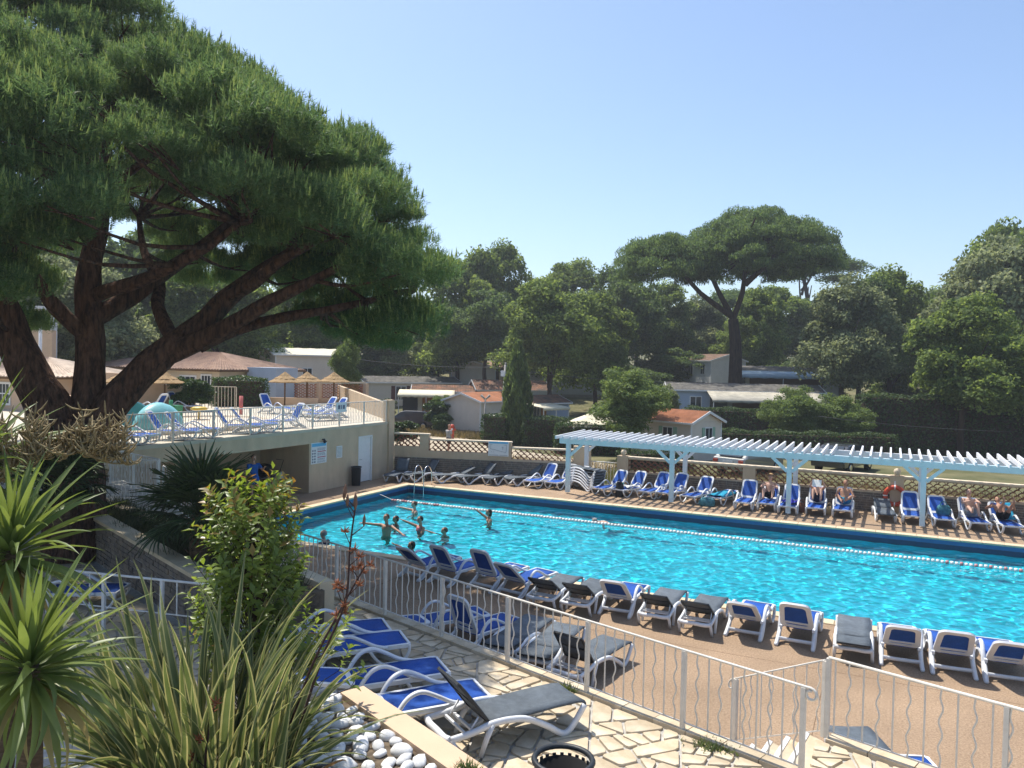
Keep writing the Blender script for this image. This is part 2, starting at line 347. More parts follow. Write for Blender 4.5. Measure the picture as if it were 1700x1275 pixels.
# ------------------------------------------------------------------ patio above the deck
PZ = 0.90
FD = Vector((0.951, -0.309, 0)); FN = Vector((0.309, 0.951, 0))           # fence direction and outward normal
F0 = Vector((-10.8, 12.46, PZ)); F1 = F0 + FD * 10.55                      # fence along the patio edge
C2 = Vector((-0.58, 10.28, PZ)); C3 = C2 + FD * 7.5
kb = 0.16
patio_poly = [(-13.2, 13.25), tuple((F0 + FN * kb)[:2]), tuple((F1 + FN * kb)[:2]), tuple((C2 + FN * kb)[:2]), tuple((C3 + FN * kb)[:2]), (7.5, -3), (-24, -3), (-24, 8.0), (-17.3, 12.3), (-13.2, 13.2)]
mb = MB(); mb.prism([p for p in patio_poly[:-1]], -0.05, PZ - 0.03); mb.build('patio', M_joint)['kind'] = 'structure'
patio = bpy.data.objects['patio']
def clip(poly, p, nrm):
    out = []; n = len(poly)
    for i in range(n):
        a = poly[i]; b = poly[(i + 1) % n]; da = (a[0] - p[0]) * nrm[0] + (a[1] - p[1]) * nrm[1]; db = (b[0] - p[0]) * nrm[0] + (b[1] - p[1]) * nrm[1]
        if da <= 0: out.append(a)
        if da * db < 0:
            t = da / (da - db); out.append((a[0] + (b[0] - a[0]) * t, a[1] + (b[1] - a[1]) * t))
    return out
def voronoi(seeds, bound, gap, extra=()):
    res = []
    for i, s_ in enumerate(seeds):
        poly = [(s_[0] - 1.4, s_[1] - 1.4), (s_[0] + 1.4, s_[1] - 1.4), (s_[0] + 1.4, s_[1] + 1.4), (s_[0] - 1.4, s_[1] + 1.4)]
        for p, nrm in list(bound) + list(extra): poly = clip(poly, p, nrm) if poly else poly
        for j, q in enumerate(seeds):
            if j == i: continue
            dx = q[0] - s_[0]; dy = q[1] - s_[1]; L = math.hypot(dx, dy)
            if L > 2.6 or not poly: continue
            poly = clip(poly, (s_[0] + dx / 2 - dx / L * gap / 2, s_[1] + dy / 2 - dy / L * gap / 2), (dx / L, dy / L))
        if len(poly) >= 3: res.append(poly)
    return res
def flagstone(poly, z, parent, name='flagstone', m=None, th=0.035):
    cx = sum(p[0] for p in poly) / len(poly); cy_ = sum(p[1] for p in poly) / len(poly); n = len(poly)
    mb = MB(); sh = 0.97
    lo = [(p[0] - cx, p[1] - cy_, -th) for p in poly]; up = [(p[0] - cx, p[1] - cy_, -0.005) for p in poly]; tp = [((p[0] - cx) * sh, (p[1] - cy_) * sh, rnd(-0.001, 0.001)) for p in poly]
    mb.add(lo + up + tp, [(i, (i + 1) % n, n + (i + 1) % n, n + i) for i in range(n)] + [(n + i, n + (i + 1) % n, 2 * n + (i + 1) % n, 2 * n + i) for i in range(n)] + [tuple(range(2 * n, 3 * n))])
    inst(name, mb.mesh(name, m or M_flag), parent, (cx, cy_, z + rnd(0, 0.006)), (rnd(-0.006, 0.006), rnd(-0.006, 0.006), 0))
def area(p): return abs(sum(p[i][0] * p[(i + 1) % len(p)][1] - p[(i + 1) % len(p)][0] * p[i][1] for i in range(len(p)))) / 2
rs = random.Random(21)
def shards(poly, out):
    """split a polygon by random lines into angular paving pieces"""
    A = area(poly); lim = rs.choice((0.07, 0.11, 0.17, 0.27))
    if A < lim: out.append(poly); return
    cx = sum(p[0] for p in poly) / len(poly); cy_ = sum(p[1] for p in poly) / len(poly)
    best = max(((poly[i], poly[(i + 1) % len(poly)]) for i in range(len(poly))), key=lambda e: math.hypot(e[0][0] - e[1][0], e[0][1] - e[1][1]))
    an = math.atan2(best[1][1] - best[0][1], best[1][0] - best[0][0]) + rs.uniform(-0.65, 0.65); sp = math.sqrt(A) * 0.16
    p = (cx + rs.uniform(-sp, sp), cy_ + rs.uniform(-sp, sp)); nr = (math.cos(an), math.sin(an))
    for q, n_ in ((clip(poly, p, nr), 1), (clip(poly, p, (-nr[0], -nr[1])), -1)):
        if len(q) >= 3 and area(q) > 0.004: shards(q, out)
def shrink(poly, g):
    n = len(poly); cx = sum(p[0] for p in poly) / n; cy_ = sum(p[1] for p in poly) / n; out = list(poly)
    for i in range(n):
        a, b = poly[i], poly[(i + 1) % n]; ex, ey = b[0] - a[0], b[1] - a[1]; L = math.hypot(ex, ey)
        if L < 1e-6: continue
        nx_, ny_ = ey / L, -ex / L
        if (cx - a[0]) * nx_ + (cy_ - a[1]) * ny_ > 0: nx_, ny_ = -nx_, -ny_
        out = clip(out, (a[0] - nx_ * g, a[1] - ny_ * g), (nx_, ny_))
        if len(out) < 3: return []
    # knock off sharp corners
    res = []; m = len(out)
    for i in range(m):
        p0, p1, p2 = out[i - 1], out[i], out[(i + 1) % m]; k = 0.12
        res += [(p1[0] + (p0[0] - p1[0]) * k, p1[1] + (p0[1] - p1[1]) * k), (p1[0] + (p2[0] - p1[0]) * k, p1[1] + (p2[1] - p1[1]) * k)]
    return res
b1 = F0 - FN * 0.06; stones = []
for x0, x1 in ((-9.4, -0.72), (-0.72, 2.7)):
    reg = [(x0, 10.2 if x0 < -5 else 7.3), (-4.2, 7.15), (x1, 7.15), (x1, 13.0), (x0, 13.0)] if x0 < -5 else [(x0, 7.15), (x1, 7.15), (x1, 13.0), (x0, 13.0)]; lim = b1 if x1 < 0 else (C2 - FN * 0.06)
    reg = clip(reg, (lim.x, lim.y), (FN.x, FN.y)); shards(reg, stones)
stones = [q for q in (shrink(c, rs.uniform(0.014, 0.023)) for c in stones) if len(q) >= 3 and area(q) > 0.012]
stones.sort(key=area, reverse=True)
for c in stones[:300]: flagstone(c, PZ, patio)
mb = MB()
for c in stones[300:]: mb.prism(c, PZ - 0.03, PZ + rnd(-0.002, 0.004))
if len(stones) > 300: mb.build('paving_chips', M_flag, patio)['kind'] = 'stuff'
fld = []; shards([(-16.5, 6.0), (-6.2, 6.0), (-6.2, 8.2), (-9.3, 8.9), (-16.2, 11.6)], fld); mb = MB()
for c in fld:
    q = shrink(c, rs.uniform(0.014, 0.026))
    if len(q) >= 3 and area(q) > 0.012: mb.prism(q, PZ - 0.03, PZ + rnd(-0.002, 0.004))
mb.build('paving_field', M_flag, patio)['kind'] = 'stuff'
# kerb slabs under the fences
kerb = bpy.data.objects.new('patio_kerb', None); COL.objects.link(kerb); kerb['kind'] = 'structure'
def kerb_run(a, b, k):
    for i in range(k):
        p = a.lerp(b, i / k); q = a.lerp(b, (i + 1) / k); g = FD * 0.006
        mb = MB(); w0 = FN * -0.05; w1 = FN * (kb + 0.01); z0 = Vector((0, 0, -0.10)); z1 = Vector((0, 0, 0.035 + rnd(-0.002, 0.002)))
        A, B, C_, D_ = p + g + w0, q - g + w0, q - g + w1, p + g + w1
        mb.add([A + z0, B + z0, C_ + z0, D_ + z0, A + z1, B + z1, C_ + z1, D_ + z1], [(0, 3, 2, 1), (4, 5, 6, 7), (0, 1, 5, 4), (1, 2, 6, 5), (2, 3, 7, 6), (3, 0, 4, 7)])
        mb.build('kerb_stone', M_flag, kerb)
kerb_run(F0, F1, 22); kerb_run(C2, C3, 15)
# steps from the patio down to the deck, white nosings
stair = bpy.data.objects.new('steps', None); COL.objects.link(stair); stair['kind'] = 'structure'
SDv = Vector((-0.80, 0.60, 0)).normalized(); SA = F1 + FN * 0.17; SB = C2 + Vector((-0.02, 0.02, 0))
for i in range(5):
    z1 = PZ - 0.18 * (i + 0); o = SDv * (0.30 * i); o2 = SDv * (0.30 * (i + 1))
    a, b = SA + o, SB + o; c_, d_ = SB + o2, SA + o2
    mb = MB(); mb.prism([(a.x, a.y), (b.x, b.y), (c_.x, c_.y), (d_.x, d_.y)], 0.002, z1 - 0.04 - 0.004 * i); mb.build('step', M_flag, stair)
    n0 = d_.lerp(c_, 0.0) - SDv * 0.07; n1 = c_ - SDv * 0.07
    mb = MB(); mb.prism([(n0.x, n0.y), (n1.x, n1.y), (c_.x, c_.y), (d_.x, d_.y)], z1 - 0.12, z1 - 0.028 - 0.004 * i); mb.build('nosing', M_white, stair)
# ------------------------------------------------------------------ raised beds on the left
def stones_stuff(name, a, b, z0, z1, nrm, parent, rows, seed=1, lmin=0.12, lmax=0.4, proud=0.03, m=None):
    """dry-laid cladding of thin uneven stones on a vertical face from a to b"""
    r = random.Random(seed); a = Vector((a[0], a[1], 0)); b = Vector((b[0], b[1], 0)); d = (b - a); L = d.length; d.normalize(); nv = Vector((nrm[0], nrm[1], 0)).normalized()
    mb = MB(); h = (z1 - z0) / rows
    for i in range(rows):
        x = 0.0
        while x < L - 0.01:
            l = min(r.uniform(lmin, lmax), L - x); pr = r.uniform(0.006, proud); e = 0.006; za = z0 + h * i + e * r.random(); zb = z0 + h * (i + 1) - e
            p = a + d * (x + e); q = a + d * (x + l - e)
            vs = [p, q, q, p, p + nv * pr * r.uniform(.7, 1), q + nv * pr, q + nv * pr * r.uniform(.6, 1), p + nv * pr * r.uniform(.6, 1)]; zz = [za, za, zb, zb, za + e, za + e, zb - e, zb - e]
            mb.add([(v.x, v.y, z) for v, z in zip(vs, zz)], [(4, 5, 6, 7), (0, 1, 5, 4), (1, 2, 6, 5), (2, 3, 7, 6), (3, 0, 4, 7)])
            x += l
    o = mb.build(name, m or M_stone, parent); o['kind'] = 'stuff'
    return o
W_a, W_b = Vector((-17.6, 12.42, 0)), Vector((-8.6, 8.72, 0)); Wd = (W_b - W_a).normalized(); Wn = Vector((-Wd.y, Wd.x, 0))
t = thing('planter_wall', (W_a.x, W_a.y, PZ), 'low stone-clad planter wall with pale cap on the left side of the patio', 'wall')
mb = MB(); mb.prism([tuple(W_a[:2]), tuple(W_b[:2]), tuple((W_b + Wn * 0.22)[:2]), tuple((W_a + Wn * 0.22)[:2])], 0.0, 1.78); mb.build('wall', M_joint, t)
stones_stuff('stone_cladding', W_a, W_b, 0.9, 1.77, -Wn, t, 9, 5, 0.12, 0.42, 0.04)
for i in range(11):
    p = W_a.lerp(W_b, i / 11) + Wd * 0.004 - Wn * 0.06; q = W_a.lerp(W_b, (i + 1) / 11) - Wd * 0.004 - Wn * 0.06
    mb = MB(); mb.prism([tuple(p[:2]), tuple(q[:2]), tuple((q + Wn * 0.34)[:2]), tuple((p + Wn * 0.34)[:2])], 1.782, 1.85); mb.build('cap_stone', M_cope, t)
mb = MB(); mb.prism([(-18.2, 12.95), (-16.9, 12.36), (-8.5, 8.96), (-8.2, 10.2), (-12.4, 11.75), (-17.9, 13.4), (-20.5, 14.6)], 0.4, 1.66); mb.build('planting_bed', M_soil)['kind'] = 'structure'
t = thing('bed_kerb', (-18, 13.3, PZ), 'pale low kerb along the far side of the palm bed', 'kerb')
mb = MB(); mb.prism([(-18.3, 13.42), (-12.4, 11.72), (-8.3, 10.2), (-8.2, 10.45), (-12.3, 12.0), (-18.2, 13.7)], 0.4, 1.76); mb.build('kerb', M_cope, t)
mb = MB(); mb.prism([(-24, 8), (-17.7, 12.6), (-18.3, 13.5), (-16.6, 13.4), (-16.6, 14.8), (-21.2, 16.4), (-30, 16.4), (-30, 8)], 0.0, 1.68); mb.build('upper_path', M_joint)['kind'] = 'structure'
# near planter with pebbles
NA, NB = Vector((-5.32, 7.46, 0)), Vector((-3.31, 6.54, 0)); Nd = (NB - NA).normalized(); Nn = Vector((-Nd.y, Nd.x, 0)); NZ = 1.60
NA2 = NA - Nd * 0.15; NB2 = NB + Nd * 1.6
t = thing('planter', (NA.x, NA.y, PZ), 'peach rendered raised planter filled with white pebbles and flax', 'planter')
mb = MB(); mb.prism([tuple((NA2 - Nn * 0.30)[:2]), tuple((NB2 - Nn * 0.30)[:2]), tuple(NB2[:2]), tuple(NA2[:2])], PZ - 0.1, NZ); mb.build('rim', M_wall2, t)
mb = MB(); mb.prism([tuple((NA2 - Nn * 4.5)[:2]), tuple((NB2 - Nn * 4.5)[:2]), tuple((NB2 - Nn * 0.30)[:2]), tuple((NA2 - Nn * 0.30)[:2])], PZ - 0.1, NZ - 0.07); mb.build('soil', M_soil, t)
planter = t
# ------------------------------------------------------------------ pool house with roof terrace
TX, TZ = -21.1, 2.60
ph = thing('pool_house', (TX, 25, 0), 'beige rendered pool house with an open bay under its roof terrace', 'building')
def wall_with_hole(mb, a, b): mb.box(a, b)
mb = MB()
# front wall right of the bay, cut round the door (Y 28.41..29.43, to z 2.06)
mb.box((TX - 0.25, 25.15, 0), (TX, 28.41, TZ - 0.12)); mb.box((TX - 0.25, 29.43, 0), (TX, 30.62, TZ - 0.12)); mb.box((TX - 0.25, 28.41, 2.06), (TX, 29.43, TZ - 0.12))
mb.box((TX - 2.6, 25.15, 0), (TX - 0.25, 25.35, 2.0)); mb.box((TX - 2.85, 14.8, 0), (TX - 2.6, 25.35, 2.0))
mb.box((TX - 14, 30.4, 0), (TX - 0.25, 30.62, TZ - 0.12)); mb.box((TX - 0.25, 14.8, 2.0), (TX, 25.15, TZ - 0.12)); mb.box((TX - 2.6, 14.8, 0), (TX, 15.05, 2.0))
mb.build('wall', M_wall, ph)
mb = MB(); mb.box((TX - 2.6, 15.05, 2.0), (TX - 0.25, 25.15, 2.12)); mb.build('bay_ceiling', M_wall, ph)
mb = MB(); mb.box((TX - 0.26, 30.62, 0), (TX + 0.10, 31.04, 3.60)); mb.build('end_pillar', M_wall, ph)
mb = MB(); mb.box((TX - 0.75, 20.1, 0), (TX - 0.45, 20.45, 2.0)); mb.build('column', M_cream, ph)
tp = [(TX + 0.03, 14.75), (TX + 0.03, 30.62), (TX - 0.26, 31.1), (-33.2, 42.6), (-40, 44), (-44, 14.75)]
mb = MB(); mb.prism(tp, TZ - 0.12, TZ); mb.build('roof_terrace', M_tilefl, ph)
mb = MB(); mb.prism([(TX - 3, 15), (TX - 3, 30.4), (-33.0, 42.2), (-39.8, 43.5), (-43.5, 15)], -1, TZ - 0.125); mb.build('base', M_wall, ph)
mb = MB(); mb.box((TX - 0.12, 28.45, 0.02), (TX - 0.06, 29.39, 2.02)); d_ = mb.build('door', M_white, ph)
mb = MB(); mb.box((TX - 0.06, 28.41, 0), (TX + 0.012, 28.47, 2.06)); mb.box((TX - 0.06, 29.37, 0), (TX + 0.012, 29.43, 2.06)); mb.box((TX - 0.06, 28.47, 2.0), (TX + 0.012, 29.37, 2.06)); mb.build('frame', M_white, d_, org=ph.location)
mb = MB(); mb.tube([(TX - 0.05, 28.55, 1.02), (TX, 28.55, 1.02), (TX, 28.67, 1.02)], 0.012, 6); mb.build('handle', M_metal, d_, org=ph.location)
mb = MB(); mb.box((TX + 0.003, 26.85, 1.26), (TX + 0.035, 27.23, 1.76)); v_ = mb.build('vent', M_white, ph)
for i in range(8): mb = MB(); mb.bar((TX + 0.04, 26.9, 1.32 + 0.055 * i), (TX + 0.04, 27.18, 1.32 + 0.055 * i), 0.012, 0.03); mb.build('louvre', M_sideg, v_, org=ph.location)
mb = MB(); mb.tube([(TX, 25.95, 2.12), (TX + 0.12, 25.95, 2.14)], 0.03, 8); mb.tube([(TX + 0.1, 25.95, 2.14), (TX + 0.12, 25.95, 2.06), (TX + 0.16, 25.95, 2.02)], [0.03, 0.06, 0.08], 8)
lampw = mb.build('wall_lamp', M_dark); tag(lampw, 'small dark lamp on the wall above the pool rules board', 'lamp')
# rules board
sg = thing('rules_sign', (TX + 0.03, 25.7, 1.6), 'white pool rules board with blue header beside the open bay', 'sign')
mb = MB(); mb.box((TX + 0.004, 25.23, 1.16), (TX + 0.03, 26.2, 2.02)); mb.build('board', M_white, sg)
M_sblue = mat('sign_blue', (0.10, 0.42, 0.66), 0.5); M_sred = mat('sign_red', (0.45, 0.06, 0.10), 0.5); M_stext = mat('sign_ink', (0.12, 0.14, 0.2), 0.5)
mb = MB(); mb.box((TX + 0.031, 25.27, 1.86), (TX + 0.034, 26.16, 1.99)); mb.build('header', M_sblue, sg)
mb = MB()
for z in (1.63, 1.40): mb.box((TX + 0.031, 25.62, z), (TX + 0.034, 26.14, z + 0.035))
mb.build('red_heading', M_sred, sg)
mb = MB(); rs = random.Random(4)
for i in range(5):
    for j in range(2): mb.tube([(TX + 0.031, 25.33 + 0.13 * j, 1.24 + 0.115 * i), (TX + 0.034, 25.33 + 0.13 * j, 1.24 + 0.115 * i)], 0.043, 10)
for z in (1.78, 1.74, 1.70, 1.57, 1.53, 1.49, 1.34, 1.30, 1.24, 1.20):
    y = 25.62
    while y < 26.08: l = rs.uniform(0.03, 0.11); mb.box((TX + 0.031, y, z), (TX + 0.034, min(y + l, 26.12), z + 0.016)); y += l + 0.02
mb.build('small_print', M_stext, sg)['kind'] = 'stuff'
# ------------------------------------------------------------------ screen walls
def arch_tile(w, h, dep, th):
    mb = MB(); n = 7; vs = []
    for i in range(n):
        a = PI * i / (n - 1)
        for rr in (1.0, 1 - th / (w / 2)):
            for y in (0, dep): vs.append((-math.cos(a) * w / 2 * rr, y, math.sin(a) * (h if rr == 1.0 else h - th)))
    fs = []
    for i in range(n - 1):
        k = i * 4; fs += [(k, k + 1, k + 5, k + 4), (k + 2, k + 6, k + 7, k + 3), (k, k + 4, k + 6, k + 2), (k + 1, k + 3, k + 7, k + 5)]
    mb.add(vs, fs); return mb.mesh('claustra_tile', M_terra)
def screen_run(parent, a, b, z0, z1, rows, pitch, ang, me, dep_off):
    """rows of half-round terracotta tiles between two points"""
    d = (b - a); L = d.length; d.normalize(); k = int(L / pitch); pitch = L / k; h = (z1 - z0) / rows
    for r in range(rows):
        off = 0.5 if r % 2 == 0 else 0.0
        for i in range(k + (1 if off == 0 else 0)):
            s_ = (i + off) * pitch
            if off == 0 and (i == 0 or i == k): continue
            p = a + d * s_ + dep_off; loc = Vector((p.x, p.y, z0 + h * r)) - parent.location
            inst('claustra_tile', me, parent, loc, (0, 0, ang))
SY = 33.58
sw = thing('screen_wall', (-10.8, SY, 0), 'beige garden wall of terracotta half-round tiles on a stone base, behind the pergola', 'wall')
XE = 5.8
mb = MB(); mb.box((-10.78, SY, 0), (XE, SY + 0.26, 0.73)); mb.build('base', M_joint, sw)
stones_stuff('stone_cladding', (-10.78, SY), (XE, SY), 0.0, 0.72, (0, -1), sw, 8, 9, 0.15, 0.5, 0.035)
mb = MB(); mb.box((-10.78, SY - 0.03, 0.73), (XE, SY + 0.28, 0.79)); mb.build('ledge', M_wall, sw)
PIL = [(-10.85, -10.35), (-5.42, -4.92), (0.08, 0.56), (5.4, 5.9)]
mb = MB(); mb.box((-10.36, SY + 0.0, 1.31), (XE, SY + 0.24, 1.36)); mb.build('lintel', M_wall, sw)
mb = MB(); mb.box((-10.36, SY - 0.04, 1.362), (XE, SY + 0.30, 1.43)); mb.build('coping', M_cream, sw)
for i, (a, b) in enumerate(PIL):
    mb = MB(); mb.box((a, SY - 0.06, 0.0), (b, SY + 0.32, 1.44 if i in (0, 2) else 1.355)); mb.build('pillar', M_wall, sw)
for x in (-10.6, 0.32):
    mb = MB(); mb.lathe([(0.001, 0.0), (0.11, 0.0), (0.08, 0.03), (0.10, 0.05)], 12, (x, SY + 0.1, 1.44)); mb.ball((x, SY + 0.1, 1.59), 0.13, 14, 9); mb.build('finial_ball', M_cream, sw)
me_tile = arch_tile(0.275, 0.125, 0.2, 0.018)
for (a0, a1), (b0, b1_) in zip(PIL[:-1], PIL[1:]): screen_run(sw, Vector((a1, SY + 0.02, 0)), Vector((b0, SY + 0.02, 0)), 0.79, 1.31, 5, 0.275, 0, me_tile, Vector((0, 0, 0)))
# oblique wall from the pool house to the gate
WA, WB = Vector((-20.98, 31.03, 0)), Vector((-12.35, 33.50, 0)); wd = (WB - WA).normalized(); wn = Vector((wd.y, -wd.x, 0)); wa = math.atan2(wd.y, wd.x); WL = (WB - WA).length
sw2 = thing('screen_wall', WA, 'stepped beige garden wall with lattice of terracotta tiles, beside the pool house', 'wall')
def wbox(name, m, s0, s1, z0, z1, y0=0.0, y1=0.24, parent=None):
    mb = MB(); p = [WA + wd * s0 - wn * y0, WA + wd * s1 - wn * y0, WA + wd * s1 - wn * y1, WA + wd * s0 - wn * y1]
    mb.prism([(q.x, q.y) for q in p], z0, z1); return mb.build(name, m, parent or sw2, org=WA)
wbox('base', M_joint, 0, WL, 0, 0.95)
stones_stuff('stone_cladding', WA, WB, 0.0, 0.94, wn, sw2, 10, 12, 0.15, 0.5, 0.035)
SEG = [(0.0, 1.24, 1.45, 2.0), (1.68, 5.30, 1.28, 1.77), (5.62, 8.7, 1.04, 1.53)]
wbox('ledge', M_wall, 0, 1.67, 0.95, 1.45, -0.02, 0.25); wbox('ledge', M_wall, 1.672, 5.58, 0.95, 1.28, -0.02, 0.25); wbox('ledge', M_wall, 5.584, WL, 0.95, 1.04, -0.02, 0.25)
wbox('pillar', M_wall, 1.24, 1.67, 1.452, 2.0, -0.018, 0.25); wbox('pillar', M_wall, 5.30, 5.58, 1.282, 1.77, -0.018, 0.25); wbox('pillar', M_wall, 8.45, WL + 0.25, 0.0, 1.75, -0.05, 0.30)
wbox('coping', M_cream, 0, 1.70, 2.002, 2.07, -0.05, 0.28); wbox('coping', M_cream, 1.702, 5.60, 1.772, 1.84, -0.05, 0.28); wbox('coping', M_cream, 5.602, 8.44, 1.532, 1.60, -0.05, 0.28)
for s0, s1, z0, z1 in ((0.0, 1.24, 1.45, 2.0), (1.69, 5.30, 1.28, 1.77), (5.6, 8.45, 1.04, 1.53)): screen_run(sw2, WA + wd * s0, WA + wd * s1, z0, z1, 4 if z0 < 1.4 else 5, 0.26, wa, me_tile, -wn * 0.02)
# depth sign on that wall
sg = thing('depth_sign', WA + wd * 5.0 + Vector((0, 0, 1.5)), 'white board with drawn pool depth profile on the lattice wall', 'sign')
def sgn(name, m, s0, s1, z0, z1, y):
    mb = MB(); p = [WA + wd * s0 + wn * y, WA + wd * s1 + wn * y, WA + wd * s1 + wn * (y + 0.004), WA + wd * s0 + wn * (y + 0.004)]; mb.prism([(q.x, q.y) for q in p], z0, z1); return mb.build(name, m, sg, org=sg.location)
sgn('board', M_white, 4.52, 5.48, 1.16, 1.84, 0.07); sgn('header', M_sblue, 4.56, 5.44, 1.74, 1.82, 0.078)
mb = MB(); fp = lambda s_, z: WA + wd * s_ + wn * 0.079 + Vector((0, 0, z))
for p, q in (((4.6, 1.68), (4.62, 1.50)), ((4.62, 1.50), (5.36, 1.34)), ((5.36, 1.34), (5.38, 1.68)), ((4.6, 1.68), (4.72, 1.68)), ((5.28, 1.68), (5.38, 1.68)), ((5.2, 1.62), (5.2, 1.46)), ((5.15, 1.56), (5.25, 1.56))):
    mb.bar(fp(*p), fp(*q), 0.008, 0.022, wn)
mb.build('depth_profile', M_stext, sg, org=sg.location)
mb = MB()
for s0, s1, z in ((4.58, 5.0, 1.21), (5.06, 5.42, 1.21), (4.66, 4.70, 1.36), (4.76, 4.80, 1.35)): mb.bar(fp(s0, z), fp(s1, z), 0.008, 0.03, wn)
mb.build('small_print', M_stext, sg, org=sg.location)['kind'] = 'stuff'
# ------------------------------------------------------------------ railings
def wavy(h, r=0.008, amp=0.014):
    mb = MB(); mb.tube([(amp * math.sin(2 * PI * 3 * i / 15), 0, h * i / 15) for i in range(16)], r, 5, False); return mb
ME_ST = {}
def bar_mesh(h, wav, m, r):
    k = (round(h, 2), wav, m.name, r)
    if k not in ME_ST:
        mb = MB()
        if wav: mb.tube([(0.021 * math.sin(2 * PI * 3.0 * i / 18) * min(1, i / 3, (18 - i) / 3), 0, h * i / 18) for i in range(19)], r, 5, False)
        else: mb.tube([(0, 0, 0), (0, 0, h)], r, 6, False)
        ME_ST[k] = mb.mesh('baluster', m)
    return ME_ST[k]
def railing(name, A, B, h, label, m, pitch=0.115, r=0.008, post=1.25, wav=True, rail_r=0.02, group=None, gap=0.08, scroll=None, bar_z=0.0, pr=0.025, posts_at=None, flatrail=True):
    A = Vector(A); B = Vector(B); t = thing(name, A, label, 'railing', group)
    d = B - A; L = Vector((d.x, d.y, 0)).length; u = d / L; ang = math.atan2(d.y, d.x)
    P = lambda s_, z: tuple(u * s_ + Vector((0, 0, z)))
    mb = MB()
    if scroll:  # curled end of the handrail, in the railing's plane
        s_end = L if scroll > 0 else 0; e = u * scroll; cx = Vector(P(s_end, h)) + e * 0.08 + Vector((0, 0, -0.07)); pts = [Vector(P(L - s_end, h)), Vector(P(s_end, h))]
        for i in range(17):
            a = PI / 2 - i / 16 * PI * 2.1; rr = 0.072 * (1 - 0.45 * i / 16); pts.append(cx + e * (math.cos(a) * rr) + Vector((0, 0, math.sin(a) * rr)))
        mb.tube(pts, rail_r * 0.8, 6)
    else: mb.tube([P(0, h), P(L, h)], rail_r, 8)
    mb.build('top_rail', m, t, org=(0, 0, 0))
    mb = MB(); mb.bar(P(0, gap), P(L, gap), 0.022, 0.014); mb.build('bottom_rail', m, t, org=(0, 0, 0))
    k = max(1, round(L / post)); ps = posts_at if posts_at else [L * i / k for i in range(k + 1)]
    for s_ in ps: mb = MB(); mb.box((-pr, -pr, 0), (pr, pr, h - 0.01)); inst('post', mb.mesh('post', m), t, P(s_, 0), (0, 0, ang))
    n = int(L / pitch); b0, b1_ = bar_mesh(h - gap - 0.012, False, m, r), bar_mesh(h - gap - 0.012, True, m, r)
    for i in range(n):
        s_ = (i + 0.5) * L / n
        if min(abs(s_ - q) for q in ps) < pr + 0.01: continue
        inst('baluster', b1_ if (wav and i % 2) else b0, t, P(s_, gap), (0, 0, ang))
    return t
HF = 0.98
KZ = Vector((0, 0, 0.035))
railing('patio_railing', F0 + KZ, F1 + KZ, HF, 'long white railing with straight and wavy bars along the patio edge, curled handrail end', M_rail, 0.155, 0.0105, post=1.6, scroll=1, pr=0.026)
railing('patio_railing', C2 + KZ, C3 + KZ, HF, 'white railing with wavy bars right of the patio steps', M_rail, 0.165, 0.0105, post=1.9)
SE = C2 + SDv * 1.55
railing('stair_railing', Vector((SE.x, SE.y, 0.14)) , C2 + KZ * 0.5 + SDv * 0.05, 0.95, 'thin sloping stair railing beside the patio steps', M_rail, 0.17, 0.008, post=9, scroll=-1, rail_r=0.016)
railing('patio_railing', Vector((-13.6, 13.45, PZ)), F0 + KZ - FD * 0.08, HF, 'short shaded white railing beyond the leafy bush, joining the long patio railing', M_railw, 0.15, 0.0105, post=1.5)
railing('terrace_railing', (TX - 0.07, 15.0, TZ), (TX - 0.07, 30.6, TZ), 0.98, 'cream railing along the edge of the roof terrace above the pool house', M_rail, 0.115, 0.0125, post=1.75, wav=True)
railing('curved_gate_railing', (-20.4, 15.6, 1.68), (-17.4, 14.75, 1.68), 1.0, 'white railing panel with wavy bars beneath the roof terrace corner', M_railw, 0.10, 0.009, post=1.5)
railing('path_railing', (-18.6, 13.75, 1.68), (-17.3, 14.6, 1.68), 1.0, 'white railing panel beside the big pine trunk', M_railw, 0.10, 0.009, post=1.5)
railing('stair_railing', (-16.95, 14.5, 1.62), (-13.7, 13.6, 0.95), 0.95, 'white sloping railing beside steps behind the fan palm', M_railw, 0.12, 0.008, post=1.6)
railing('planter_handrail', (-12.4, 8.35, PZ), (-9.2, 9.0, PZ), 0.98, 'plain white handrail crossing behind the flax leaves', M_railw, 1.1, 0.012, post=1.1, wav=False, gap=0.45)
railing('garden_gate', (-12.3, 33.6, 0.02), (-10.8, 33.66, 0.02), 1.08, 'white barred garden gate between the lattice walls', M_railw, 0.14, 0.010, post=1.5, wav=False)
sg = thing('railing_sign', (TX + 0.0, 27.1, 3.3), 'small white notice hung on the terrace railing', 'sign')
mb = MB(); mb.box((TX - 0.04, 26.85, 3.2), (TX - 0.02, 27.55, 3.62)); mb.build('board', M_white, sg)
mb = MB(); mb.box((TX - 0.019, 26.97, 3.33), (TX - 0.016, 27.12, 3.50)); mb.box((TX - 0.019, 27.18, 3.33), (TX - 0.016, 27.24, 3.50)); mb.box((TX - 0.019, 27.3, 3.33), (TX - 0.016, 27.43, 3.50)); mb.build('print', M_stext, sg)
